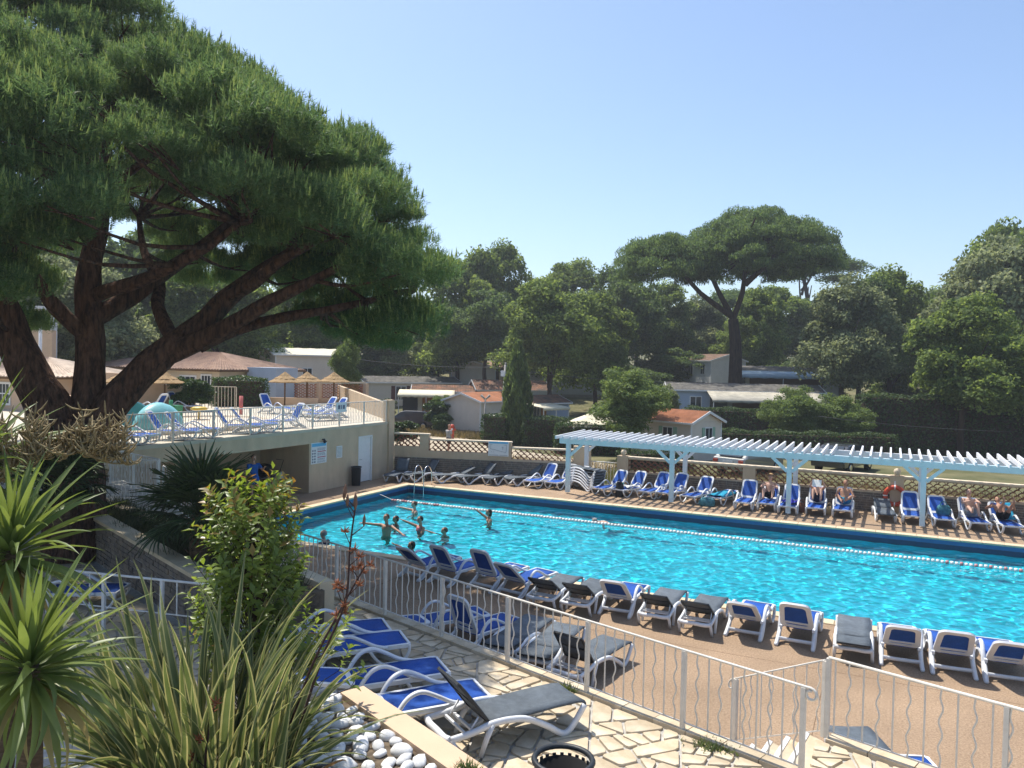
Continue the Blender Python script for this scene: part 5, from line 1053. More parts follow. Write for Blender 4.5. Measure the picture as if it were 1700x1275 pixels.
def unit_crown(seed, nblob, leaf, per, shape='round', rmin=0.09, rmax=0.17, asp=0.55, nlobe=11):
    """crown in a unit box: x,y in -.5..+.5, z 0..1, made of leafy clumps"""
    rs = np.random.RandomState(seed); B = []; LO = []
    while len(LO) < nlobe:
        p = rs.uniform(-1, 1, 3); l = np.linalg.norm(p)
        if l > 1 or l < 0.25: continue
        x, y, z = p * np.array([0.30, 0.30, 0.33]); z = z + 0.48
        if shape == 'dome': z = 0.35 + 0.30 * math.sqrt(max(0, 1 - p[0] ** 2 - p[1] ** 2)) * rs.uniform(0.7, 1); x, y = p[0] * 0.36, p[1] * 0.36
        lr = rs.uniform(0.13, 0.25) * (0.75 if shape == 'dome' else 1)
        if any(np.linalg.norm(np.array([x, y, z]) - q[:3]) < (0.13 if nlobe < 15 else 0.07) for q in LO): continue
        LO.append((x, y, z, lr))
    while len(B) < nblob:
        q = LO[rs.randint(len(LO))]; d = unit(rs.randn(3))
        if d[2] < -0.35: d[2] *= -0.6
        rr = q[3] * rs.uniform(0.6, 1.0); B.append((q[0] + d[0] * rr, q[1] + d[1] * rr, q[2] + d[2] * rr * (0.6 if shape == 'dome' else 0.9), rs.uniform(rmin, rmax) * 0.62))
    Cs = []; Ns = []
    for x, y, z, r in B:
        k = int(per * 2.2 * (r / 0.13) ** 2); d = unit(rs.randn(k, 3)); d[:, 2] = np.abs(d[:, 2]) * np.where(rs.rand(k) < 0.82, 1, -1); d = unit(d)
        rad = r * (0.55 + 0.5 * rs.rand(k) ** 0.6) * (1 + 0.25 * np.sin(d[:, 0] * 5 + d[:, 1] * 4))
        Cs.append(np.array([x, y, z]) + d * rad[:, None] * np.array([1.1, 1.1, 0.85])); Ns.append(unit(d * 0.7 + rs.randn(k, 3) * 0.75 + np.array([0, 0, 0.35])))
    C = np.concatenate(Cs); Nn = np.concatenate(Ns)
    V, F = quads(C, Nn, leaf, asp, rs)
    return V, F
CROWN = {}
for key, (sd_, nb, lf, per, shp, m_) in {'oakA': (1, 150, 0.0145, 330, 'round', M_oak), 'oakB': (2, 170, 0.0135, 330, 'round', M_oak), 'oliveA': (3, 150, 0.0135, 340, 'round', M_olive), 'darkA': (4, 150, 0.014, 330, 'round', M_dkgr),
      'darkB': (5, 130, 0.015, 320, 'round', M_dkgr), 'freshA': (6, 130, 0.015, 380, 'round', M_fresh), 'domeP': (7, 170, 0.013, 300, 'dome', M_pine)}.items():
    V, F = unit_crown(sd_, nb, lf, per, shp); CROWN[key] = npmesh('crown', V, F, m_)
def trunk_mesh(h, r, seed, limbs=5, spread=0.3):
    rs = random.Random(seed); mb = MB(); pts = [(rs.uniform(-.05, .05) * h * i / 4, rs.uniform(-.05, .05) * h * i / 4, h * i / 4) for i in range(5)]
    mb.tube(smoothpath(pts, 3), [r * (1.25 - 0.7 * i / 12) for i in range(13)], 8)
    for k in range(limbs):
        f_ = rs.uniform(0.45, 0.85); a = rs.uniform(0, 2 * PI); p = Vector(pts[-1]) * f_; q = p + Vector((math.cos(a) * spread * h, math.sin(a) * spread * h, h * rs.uniform(0.25, 0.5)))
        mb.tube(smoothpath([p, p.lerp(q, 0.5) + Vector((0, 0, -0.04 * h)), q], 3), [r * (0.5 - 0.06 * i) for i in range(7)], 6)
    return mb.mesh('trunk', M_bark)
TRK = [trunk_mesh(1.0, 0.035, s_) for s_ in (1, 2, 3)]
def tree(key, x, y, z, w, h, trunk_h, label, group, seed=0, d=None, name='tree'):
    """w crown width, h total height, trunk_h clear trunk below the crown"""
    r = random.Random(seed * 17 + 3); t = thing(name, (x, y, z), label, 'tree' if 'tree' in name or 'pine' in name else 'bush', group)
    th = trunk_h + (h - trunk_h) * 0.55; o = inst('trunk', TRK[seed % 3], t, (0, 0, -0.1), (0, 0, r.uniform(0, 6)), (th * 0.8, th * 0.8, th))
    c = inst('crown', CROWN[key], t, (0, 0, trunk_h), (0, 0, r.uniform(0, 6.28)), (w * 1.2, (d or w) * 1.2, (h - trunk_h) * 1.1))
    return t
def place(px_lat, depth): # lateral and forward distances on the ground seen from the terrace above the patio
    return (0.901 * px_lat - 0.433 * depth, 0.433 * px_lat + 0.901 * depth)
GT = 'trees behind the mobile homes'
# (crown, lateral, depth, width, top height above camera level, crown bottom z, label)
TREES = [
 ('oakA', -5.6, 80, 9.5, 9.6, 3.0, 'broad green tree at the left end of the background wood beside the big pine'),
 ('oakB', -1.6, 84, 9.0, 12.6, 3.0, 'tallest pointed green tree left of centre in the background wood'),
 ('darkB', -2.6, 76, 7.5, 7.4, 4.2, 'dark tree shading the roofs left of the utility pole'),
 ('oakB', 3.2, 66, 9.0, 6.6, 2.6, 'rounded green tree right behind the cypress'),
 ('oakA', 7.6, 72, 8.5, 6.0, 2.0, 'lower rounded green tree right of the cypress, before the dark ones'),
 ('oakA', 6.6, 92, 11.5, 11.3, 3.0, 'tall green tree in the middle of the background wood'),
 ('darkA', 11.8, 86, 9.5, 10.8, 3.0, 'dark tall tree just left of the umbrella pine crown'),
 ('oakB', 16.8, 92, 9.5, 9.6, 3.5, 'yellow-green tree directly under the left of the umbrella pine'),
 ('oliveA', 22.0, 96, 10, 8.6, 3.5, 'pale tree seen through the fork of the umbrella pine'),
 ('oakA', 27.5, 90, 9, 8.4, 3.5, 'green tree under the right of the umbrella pine crown'),
 ('oliveA', 26.0, 62, 9.0, 7.2, 2.4, 'large sunlit greyish-green tree right of the umbrella pine'),
 ('darkA', 29.8, 68, 8.0, 8.0, 2.0, 'dark-centred tree behind the sunlit one on the right'),
 ('oakB', 33.5, 70, 9.0, 9.0, 2.0, 'green tree filling the gap below the distant dome pine'),
 ('oliveA', 40.6, 66, 12.0, 10.6, 1.5, 'huge greyish oak at the right edge of the photo'),
 ('oakB', 46.5, 72, 11.5, 13.6, 2.0, 'tallest dark oak in the upper right corner'),
 ('oakA', 28.6, 50, 7.8, 4.4, 1.9, 'leafy tree with slim trunk behind the right end of the pergola'),
 ('oakB', 33.8, 52, 8.5, 3.6, 0.3, 'shaded tree at the right edge behind the pergola'),
]
for i, (k, la, d, w_, tz, bz, lb) in enumerate(TREES):
    x, y = place(la, d); g = gz(x, y); top = 5.4 + tz; tree(k, x, y, g, w_, top - g, max(0.3, bz - g), lb, GT, i)
# wooded backdrop, each tree its own
GB = 'far row of trees closing the view'
FAR = [(-100, 92, 13, 3.5), (-88, 96, 13, 5), (-76, 92, 12, 5.5), (-66, 96, 13, 6), (-56, 94, 12, 6.4), (-46, 98, 13, 6.2), (-37, 96, 12, 6.6), (-28, 100, 12, 7), (-20, 98, 12, 7.4), (-13, 104, 12, 8.4), (-4, 108, 12, 10), (4, 106, 11, 11), (12, 110, 12, 10), (20, 108, 11, 8.6), (27, 112, 12, 9.4), (35, 104, 12, 10.2), (43, 106, 13, 11), (52, 100, 13, 10.5), (62, 100, 14, 13), (72, 102, 14, 13)]
for i, (la, d, w_, tz) in enumerate(FAR):
    x, y = place(la, d); g = gz(x, y); tree(('darkA', 'oakB', 'darkB', 'oakA')[i % 4], x, y, g, w_, 5.4 + tz - g, 0.6, f'dark tree in the far row of the wood, {ORD[i] if i < 17 else ["third from the right", "second from the right", "rightmost"][i - 17]}' + (' from the left' if i < 17 else ''), GB, i + 30)
# low growth under the far row so that no bare slope shows
GU = 'dark undergrowth between the homes'
UND = [(-48, 86, 9, 5.0), (-39, 84, 9, 4.5), (-30, 84, 8, 4.6), (-22, 86, 8, 4.2), (-15, 84, 7, 4.2), (-9, 90, 8, 4.5), (4, 84, 8, 5.0), (12, 78, 8, 4.2), (16, 66, 5, 3.2), (18, 88, 7, 5), (30, 80, 9, 5), (37, 74, 9, 4.8), (24, 71, 6, 3.4), (46, 62, 10, 5), (33, 60, 7, 3.6), (28, 57, 6, 2.8), (40, 56, 8, 3.8)]
for i, (la, d, w_, hh) in enumerate(UND):
    x, y = place(la, d); g = gz(x, y); tree(('darkB', 'darkA', 'oakA')[i % 3], x, y, g - 0.3, w_, hh, 0.1, f'dark shrub mass under the wood, {ORD[i]} counted from the left group to the right', GU, i + 60, name='undergrowth_bush')
# distant pines with domed crowns
GP = 'distant domed pines'
for i, (la, d, w_, tz, bz, lb) in enumerate([(43.5, 118, 14.5, 18.6, 13.5, 'wide domed pine on the skyline at the right'), (33.5, 116, 11, 13.0, 8.5, 'lower domed pine on the skyline right of the umbrella pine'), (18.8, 120, 9, 13.0, 9.0, 'green domed pine glimpsed beneath the umbrella pine'), (-8.6, 150, 6.5, 20.0, 15.5, 'small grey domed pine on the skyline beside the big pine')]):
    x, y = place(la, d); g = gz(x, y); tree('domeP', x, y, g, w_, 5.4 + tz - g, 5.4 + bz - g - 3.5, lb, GP, i + 90, name='domed_pine')
# left side: greenery behind the club house
for i, (k, la, d, w_, tz, bz, lb) in enumerate([('oliveA', -37, 58, 10, 8.0, 2.5, 'grey-green olive tree seen between the pine stems'), ('oliveA', -28.5, 56, 9, 6.4, 2.5, 'olive tree behind the parapet at the left'), ('oakB', -24, 64, 10, 7.6, 2.5, 'glossy dark tree behind the club house roof'), ('oakA', -20.5, 76, 10, 6.8, 2.5, 'leafy tree above the pale cabin'), ('oliveA', -13.4, 84, 8.5, 5.6, 2.6, 'thin-leaved olive tree left of the clipped tree'), ('oakA', -8.0, 86, 8, 5.2, 3.0, 'dull green tree behind the clipped tree'), ('darkA', -32, 70, 13, 12.0, 2.5, 'dark tree high behind the left olive trees'), ('darkB', -42, 66, 13, 12.5, 2, 'dark tree at the far left behind the pine')]):
    x, y = place(la, d); tree(k, x, y, 1.6, w_, 5.4 + tz - 1.6, bz - 1.6, lb, 'trees behind the club house', i + 110)
# round light tree, clipped tree, bushes
def bush(key, la, d, w_, h, z, label, name='bush', dep=None, ang=0, seed=0, xy=None):
    x, y = xy if xy else place(la, d); return tree(key, x, y, z, w_, h, 0.02, label, None, seed, dep, name)
V, F = unit_crown(41, 260, 0.013, 330, 'round', nlobe=26); CROWN['feather'] = npmesh('crown', V, F, M_fresh)
x, y = place(6.9, 45.5); tree('feather', x, y, -0.05, 4.5, 5.0, 0.9, 'round feathery light green tree behind the pergola', None, 3, name='round_tree')
x, y = place(-12.6, 60.0); tree('feather', x, y, 2.0, 2.3, 4.8, 0.1, 'clipped bright green tree behind the straw parasols', None, 4, name='clipped_tree')
bush('feather', 18.6, 52.0, 3.8, 4.1, -0.1, 'big round glossy bush below the long awning, left half', seed=1); bush('feather', 21.4, 51.0, 4.0, 3.7, -0.1, 'big round glossy bush below the long awning, right half', seed=2)
M_shrub = leafmat('glossy_shrub', (0.018, 0.045, 0.010), (0.075, 0.130, 0.028), 0.4, 0.30, 4)
V, F = unit_crown(21, 70, 0.028, 260, 'round', 0.12, 0.2); CROWN['shrub'] = npmesh('crown', V, F, M_shrub)
bush('shrub', 0, 0, 1.9, 1.9, TZ - 0.1, 'dense round green bush beside the cream terrace gate', xy=(-32.9, 29.9), seed=3, name='round_bush')
bush('shrub', 0, 0, 2.2, 1.7, 0.0, 'leafy shrub at the wall corner in front of the dark car', xy=(-27.9, 41.6), seed=4); bush('shrub', 0, 0, 2.4, 2.3, 0.2, 'flowering shrub right of the dark car', xy=(-31.5, 52.6), seed=5); bush('freshA', 0, 0, 2.6, 2.6, 0.2, 'bright shrub beside the cream clapboard gable', xy=(-32.2, 54.4), seed=6)
bush('shrub', 0, 0, 2.4, 2.0, 0.3, 'flowering shrub under the wide cream awning', xy=(-38.8, 55.0), seed=7); bush('shrub', 0, 0, 1.3, 1.7, 0.0, 'small shrub at the corner of the cream clapboard home', xy=(-29.9, 50.4), seed=8)
bush('oliveA', 0, 0, 3.4, 4.0, 0.0, 'leafy climber mound behind the round light tree', xy=place(11.4, 56.0), seed=9)
# hedges: leafy boxes
M_hedge_shade = leafmat('shaded_hedge_leaf', (0.030, 0.055, 0.020), (0.090, 0.140, 0.048), 0.6, 0.35, 2.0, 0.25)  # dark green hedge, darkened further: shade of the big trees put into the colour
def hedge(x0, y0, x1, y1, z, h, th, key_m, label, leaf=0.075, dens=150, seed=1):
    rs = np.random.RandomState(seed); a = Vector((x0, y0, 0)); b = Vector((x1, y1, 0)); d = (b - a); L = d.length; d.normalize(); nn = Vector((-d.y, d.x, 0))
    t = thing('hedge', (x0, y0, z), label, 'hedge', None, math.atan2(d.y, d.x)); Cs, Ns = [], []
    for (su, sv, fn, ar) in (('x', 'z', (0, -1, 0), L * h), ('x', 'y', (0, 0, 1), L * th), ('y', 'z', (-1, 0, 0), th * h), ('y', 'z', (1, 0, 0), th * h), ('x', 'z', (0, 1, 0), L * h)):
        n = int(ar * dens); u, v = rs.rand(n), rs.rand(n); dep = rs.rand(n) ** 2 * 0.22 - 0.06
        P = np.zeros((n, 3))
        if su == 'x': P[:, 0] = u * L
        else: P[:, 0] = 0 if fn[0] < 0 else L; P[:, 1] = u * th
        if sv == 'z': P[:, 2] = v * h
        else: P[:, 1] = v * th; P[:, 2] = h
        if su == 'x' and sv == 'z': P[:, 1] = 0 if fn[1] < 0 else th
        bump_ = 0.10 * np.sin(P[:, 0] * 2.3 + 1) * np.cos(P[:, 2] * 2.9 + P[:, 1] * 2); P = P - np.array(fn) * (dep + bump_)[:, None]
        Cs.append(P); Ns.append(unit(np.array(fn) * 0.8 + rs.randn(n, 3) * 0.6 + np.array([0, 0, 0.3])))
    V, F = quads(np.concatenate(Cs), np.concatenate(Ns), leaf, 0.5, rs); o = inst('foliage', npmesh('foliage', V, F, key_m), t)
    mb = MB(); mb.box((0.15, 0.15, 0), (L - 0.15, th - 0.15, h - 0.2)); mb.build('branches', M_bark, t, org=(0, 0, 0))
    return t
hedge(-34.8, 33.3, -33.2, 35.8, TZ - 0.1, 1.75, 1.3, M_shrub, 'tall square hedge block left of the straw parasols', 0.06, 260, 2)
hedge(-24.6, 46.6, -22.9, 46.9, 0, 2.0, 1.0, M_shrub, 'clipped hedge left of the cypress', 0.07, 200, 3); hedge(-21.6, 46.7, -17.8, 47.6, 0, 1.95, 1.2, M_hedge_shade, 'clipped dark hedge right of the cypress', 0.07, 220, 4); hedge(-18.3, 44.3, -14.6, 45.6, 0, 1.85, 1.3, M_shrub, 'clipped hedge before the cream awning', 0.07, 220, 5)
hedge(-13.2, 57.0, -2.0, 60.3, 0, 2.5, 1.2, M_hedge_shade, 'high dark hedge below the blue-grey mobile home', 0.09, 130, 6); hedge(-1.5, 55.6, 14.0, 62.5, 0, 3.9, 1.5, M_hedge_shade, 'long dark hedge behind the right end of the pergola', 0.10, 100, 7)
hedge(-12.4, 39.2, -9.4, 42.0, 0, 1.0, 0.6, M_hedge_shade, 'low dark hedge behind the garden gate', 0.06, 200, 8); hedge(-10.0, 48.5, 0.5, 53.0, 0, 1.6, 1.0, M_hedge_shade, 'dark hedge behind the silver hatchback', 0.08, 130, 9)
# cypress
rs = np.random.RandomState(5); n = 16000; h_ = 6.8; zc = rs.rand(n) ** 1.25; prof = np.interp(zc, [0, 0.06, 0.25, 0.6, 0.85, 1.0], [0.55, 0.85, 1.0, 0.82, 0.45, 0.05]) * 0.92; an_ = rs.rand(n) * 2 * np.pi
lump = 1 + 0.16 * np.sin(an_ * 5 + zc * 14) + 0.10 * np.sin(an_ * 9 - zc * 31); rr = prof * lump * (0.72 + 0.34 * rs.rand(n) ** 0.5)
C = np.stack([rr * np.cos(an_), rr * np.sin(an_), zc * h_], 1); Nn = unit(np.stack([np.cos(an_), np.sin(an_), 0.25 * np.ones(n)], 1) + rs.randn(n, 3) * 0.5)
a = unit(np.cross(Nn, np.array([0, 0, 1.0]))); b = unit(np.array([0, 0, 1.0]) + 0.35 * np.stack([np.cos(an_), np.sin(an_), 0 * an_], 1) + 0.2 * rs.randn(n, 3)); Lh = (0.13 + 0.12 * rs.rand(n))[:, None]
V = np.stack([C - b * Lh * 0.6, C + a * Lh * 0.28, C + b * Lh, C - a * Lh * 0.28], 1).reshape(-1, 3)
t = thing('cypress', (-22.75, 48.2, 0), 'tall narrow dark cypress beside the utility pole', 'tree'); inst('crown', npmesh('crown', V, np.arange(4 * n).reshape(n, 4), M_dkgr), t, (0, 0, 0.1)); mb = MB(); mb.tube([(0, 0, 0), (0, 0, 5.5)], [0.16, 0.03], 7); mb.build('trunk', M_bark, t, org=(0, 0, 0))
# grass strip and weeds on the far side of the wall
def grass_patch(name, polyxy, z, n, hmin, hmax, m_, label, seed=1, w0=0.012):
    rs = np.random.RandomState(seed); (x0, y0), (x1, y1) = polyxy; X = rs.uniform(x0, x1, n); Y = rs.uniform(y0, y1, n); H = rs.uniform(hmin, hmax, n); a = rs.rand(n) * 6.28
    B = np.stack([X, Y, np.full(n, z)], 1); T = B + np.stack([np.cos(a) * H * 0.4, np.sin(a) * H * 0.4, H], 1); s_ = np.stack([-np.sin(a), np.cos(a), 0 * a], 1) * w0 * (0.6 + rs.rand(n))[:, None]
    V = np.stack([B - s_, B + s_, T], 1).reshape(-1, 3); o = inst(name, npmesh(name, V, np.arange(3 * n).reshape(n, 3), m_)); tag(o, label, 'grass', kind='stuff'); return o
M_grass = leafmat('grass_blade', (0.045, 0.07, 0.014), (0.16, 0.19, 0.045), 0.6, 0.35, 0.8); M_dry = leafmat('dry_grass', (0.13, 0.11, 0.04), (0.30, 0.24, 0.11), 0.8, 0.3, 0.8)
grass_patch('grass', ((-12.6, 34.2), (-9.0, 41)), 0, 9000, 0.06, 0.22, M_grass, 'short green grass behind the garden gate', 1); grass_patch('dry_grass', ((-22, 34.5), (8, 41)), 0, 14000, 0.08, 0.35, M_dry, 'dry yellow grass on the verge behind the lattice walls', 2, 0.016)
grass_patch('weeds', ((-34, 49), (-26, 52.5)), 0, 3500, 0.1, 0.5, M_dry, 'dry weeds at the foot of the cream mobile home', 3, 0.03)
mb = MB(); V = [(-36, 36.5), (-21, 36.5), (-13.5, 38.6), (-13.0, 41.0), (-24, 46.0), (-28, 50.2), (-36, 53.0), (-42, 52)]
mb.add([(x, y, 0.02) for x, y in V], [tuple(range(len(V)))]); mb.build('gravel_drive', mat('gravel', (0.40, 0.34, 0.25), 0.95, 0.2, noise=0.25, nscale=1.5, bump=0.6, bscale=30))['kind'] = 'structure'
# ------------------------------------------------------------------ umbrella pine
x, y = place(20.7, 73); g = gz(x, y); up = thing('umbrella_pine', (x, y, g), 'tall umbrella pine with flat spreading crown on the skyline', 'tree')
def cam2loc(la, d, z): q = place(la, d); return (q[0] - x, q[1] - y, z - g)
MB_ = MB(); pts = smoothpath([cam2loc(20.7, 73, g - 0.2), cam2loc(20.65, 73, 4.5), cam2loc(20.6, 73, 7.5), cam2loc(20.3, 73, 10.0)], 4); MB_.tube(pts, [0.70 - 0.24 * i / 12 for i in range(13)], 10); MB_.build('trunk', M_bark, up, org=(0, 0, 0))
LB = [[(20.3, 73, 10.0), (21.1, 73, 12.5), (21.6, 73.5, 15.5), (23.0, 74, 17.6), (26, 74, 19.0)], [(21.3, 73, 13.2), (22.6, 72, 14.6), (24.5, 71, 16.6), (27, 70, 17.6)], [(20.3, 73, 10.0), (19.2, 73.5, 12.2), (18.3, 74, 14.2), (17.4, 75, 16.0), (16.2, 76, 17.6)], [(20.2, 73, 10.2), (17.0, 72, 12.2), (14.6, 71, 14.4), (12.8, 70.5, 15.2)],
      [(18.3, 74, 14.2), (20.3, 77, 16.2), (21, 80, 17.5)], [(21.6, 73.5, 15.5), (20.5, 70, 17.0), (20, 66, 18)], [(14.6, 71, 14.4), (13.8, 74, 15.6), (13.5, 77, 16.2)]]
for L_ in LB:
    mb = MB(); p = smoothpath([cam2loc(*q) for q in L_], 3); mb.tube(p, [0.30 - 0.25 * i / (len(p) - 1) for i in range(len(p))], 7); mb.build('limb', M_bark, up, org=(0, 0, 0))
rs = np.random.RandomState(8); Cs, Ns = [], []
mbt = MB()
for (la, d, zc, rx, ry, rz, nb) in ((22.4, 73.5, 14.9, 7.5, 7.6, 6.3, 380), (13.9, 72.0, 14.1, 4.7, 5.0, 4.5, 170)):
    for i in range(nb):
        a = rs.rand() * 6.28; q = math.sqrt(rs.rand()) * 0.99; hgt = math.sqrt(max(0, 1 - q * q)) * (rs.uniform(0.62, 1.0) if rs.rand() < 0.72 else rs.uniform(0.02, 0.6))
        c = np.array(cam2loc(la + rx * q * math.cos(a), d + ry * q * math.sin(a), zc + rz * hgt * 0.92 - 0.9)); r = rs.uniform(0.75, 1.25)
        k = 420; dd = unit(rs.randn(k, 3)); dd[:, 2] = np.abs(dd[:, 2]) - 0.12; dd = unit(dd); rad = r * (0.6 + 0.42 * rs.rand(k))
        Cs.append(c + dd * rad[:, None] * np.array([1.05, 1.05, 0.85])); Ns.append(unit(dd * 0.3 + rs.randn(k, 3) * 0.6))
        if i % 4 == 0: p0 = Vector(cam2loc(*LB[i % 4][-2])); p1 = Vector(c); mbt.tube(smoothpath([p0, p0.lerp(p1, 0.6) + Vector((0, 0, -0.5)), p1], 3), [0.10 - 0.012 * j for j in range(7)], 5)
mbt.build('twigs', M_bark, up, org=(0, 0, 0))['kind'] = 'stuff'
C = np.concatenate(Cs); Nn = np.concatenate(Ns); V, F = quads(C, Nn, 0.115, 0.36, rs, 3.0); inst('crown', npmesh('crown', V, F, M_pine), up)
# ------------------------------------------------------------------ the big stone pine on the left
BPX, BPY = -18.8, 11.5          # axis of the crown
bp = thing('stone_pine', (-16.3, 11.6, 1.6), 'huge stone pine with forked trunk filling the upper left of the photo', 'tree')
LIMBS = [
    ('trunk', [(-16.24, 11.60, 0.89, 0.80), (-16.33, 11.61, 2.57, 0.66), (-16.39, 11.60, 3.31, 0.62), (-16.40, 11.72, 3.90, 0.50)]),
    ('stem', [(-16.43, 11.58, 3.10, 0.50), (-16.77, 11.33, 4.17, 0.49), (-17.11, 11.08, 4.97, 0.44), (-17.46, 10.83, 5.88, 0.41), (-17.54, 10.48, 6.91, 0.38), (-17.68, 10.01, 8.25, 0.29), (-17.64, 9.40, 9.60, 0.18), (-17.56, 9.03, 10.92, 0.08)]),
    ('stem', [(-16.26, 11.77, 3.37, 0.44), (-16.38, 11.97, 4.44, 0.38), (-16.48, 12.06, 5.53, 0.34), (-16.64, 12.12, 6.50, 0.32), (-16.72, 12.22, 7.48, 0.28), (-16.75, 12.46, 8.49, 0.22), (-16.87, 12.65, 9.52, 0.17), (-16.98, 12.85, 10.71, 0.11), (-17.13, 13.04, 11.93, 0.06)]),
    ('stem', [(-16.14, 11.83, 3.37, 0.46), (-15.89, 12.09, 4.18, 0.42), (-15.53, 12.50, 4.89, 0.37), (-15.10, 12.95, 5.50, 0.36), (-14.58, 13.43, 6.08, 0.32), (-14.22, 13.85, 6.74, 0.26), (-13.65, 14.36, 7.42, 0.20), (-13.03, 14.90, 8.04, 0.15), (-12.39, 15.22, 8.70, 0.09)]),
    ('limb', [(-15.18, 12.91, 5.43, 0.31), (-14.14, 13.20, 5.83, 0.25), (-13.26, 13.41, 6.28, 0.20), (-12.52, 13.56, 6.69, 0.17), (-11.55, 13.81, 7.16, 0.12), (-10.60, 14.06, 7.62, 0.07)]),
    ('limb', [(-14.33, 13.21, 5.65, 0.18), (-13.62, 13.78, 6.10, 0.15), (-12.89, 14.37, 6.37, 0.14), (-12.20, 15.04, 6.59, 0.11), (-11.42, 15.64, 6.84, 0.09), (-10.49, 16.32, 7.17, 0.05)]),
    ('limb', [(-16.51, 12.05, 5.81, 0.21), (-16.59, 11.58, 6.19, 0.19), (-16.61, 11.14, 6.62, 0.17), (-16.65, 10.70, 7.22, 0.14), (-16.78, 10.21, 7.98, 0.10), (-16.84, 9.76, 8.89, 0.05)]),
    ('limb', [(-16.57, 12.15, 6.22, 0.25), (-16.36, 12.82, 6.69, 0.24), (-16.18, 13.59, 7.30, 0.21), (-15.89, 14.41, 8.02, 0.15), (-15.55, 15.27, 8.89, 0.09)]),
    ('limb', [(-16.61, 12.15, 6.71, 0.18), (-15.97, 12.12, 6.87, 0.18), (-15.02, 12.14, 7.04, 0.16), (-13.98, 12.20, 7.38, 0.13), (-13.04, 12.22, 7.73, 0.10), (-12.13, 12.23, 8.18, 0.06)]),
    ('limb', [(-15.06, 13.08, 5.85, 0.18), (-15.80, 13.31, 6.58, 0.17), (-16.28, 13.76, 7.21, 0.15), (-17.15, 14.03, 8.02, 0.11), (-17.83, 14.40, 9.04, 0.06)]),
    ('limb', [(-14.19, 13.87, 6.81, 0.18), (-13.26, 13.77, 7.13, 0.17), (-12.30, 13.68, 7.63, 0.12), (-11.26, 13.64, 7.98, 0.08)]),
    ('limb', [(-16.71, 12.36, 8.19, 0.15), (-16.77, 11.80, 8.92, 0.12), (-16.79, 11.25, 9.47, 0.09), (-16.99, 10.83, 10.03, 0.05)]),
    ('limb', [(-16.72, 12.49, 8.91, 0.14), (-16.03, 12.61, 9.58, 0.11), (-15.13, 12.84, 10.10, 0.08), (-14.25, 13.06, 10.61, 0.05)]),
    ('limb', [(-17.54, 10.48, 6.91, 0.26), (-18.6, 9.8, 7.8, 0.2), (-20.0, 9.2, 8.8, 0.14), (-21.8, 8.6, 9.6, 0.07)]),
    ('limb', [(-17.4, 10.7, 6.3, 0.24), (-18.8, 11.6, 7.4, 0.19), (-20.6, 12.6, 8.4, 0.14), (-22.6, 13.8, 9.2, 0.07)]),
    ('limb', [(-17.5, 10.4, 7.0, 0.22), (-16.8, 8.6, 7.8, 0.17), (-16.2, 6.8, 8.4, 0.12), (-16.0, 5.0, 8.8, 0.06)])]
def bark_tube(mb, P, seed):
    """ridged bark: radius wobbles round the stem"""
    r = random.Random(seed); pts = smoothpath([p[:3] for p in P], 5); rad = [v[0] * 0.9 for v in smoothpath([(p[3], 0, 0) for p in P], 5)]
    n = 20 if rad[0] > 0.3 else 12; k0 = len(mb.v); mb.tube(pts, [max(0.02, q) for q in rad], n)
    ph = [r.uniform(0, 6.28) for _ in range(6)]
    for i in range(len(pts)):
        for k in range(n):
            v = Vector(mb.v[k0 + i * n + k]); c = Vector(pts[i]); a = 2 * PI * k / n; d = v - c; f_ = 1 + 0.05 * math.sin(5 * a + ph[0] + i * 0.5) + 0.04 * math.sin(9 * a + ph[1] - i * 0.3) + 0.04 * math.sin(i * 1.1 + ph[2] + a * 2); mb.v[k0 + i * n + k] = tuple(c + d * f_)
M_pbark = mat('pine_bark', (0.17, 0.095, 0.066), 0.95, 0.1, col2=(0.030, 0.021, 0.018), nscale=6.0, bump=1.0, bscale=9, stretch=(1.8, 1.8, 0.42))
for nd_ in M_pbark.node_tree.nodes:
    if nd_.type == 'BUMP': nd_.inputs['Distance'].default_value = 0.09
for i, (nm, P) in enumerate(LIMBS):
    mb = MB(); bark_tube(mb, P, i); mb.build(nm, M_pbark, bp)
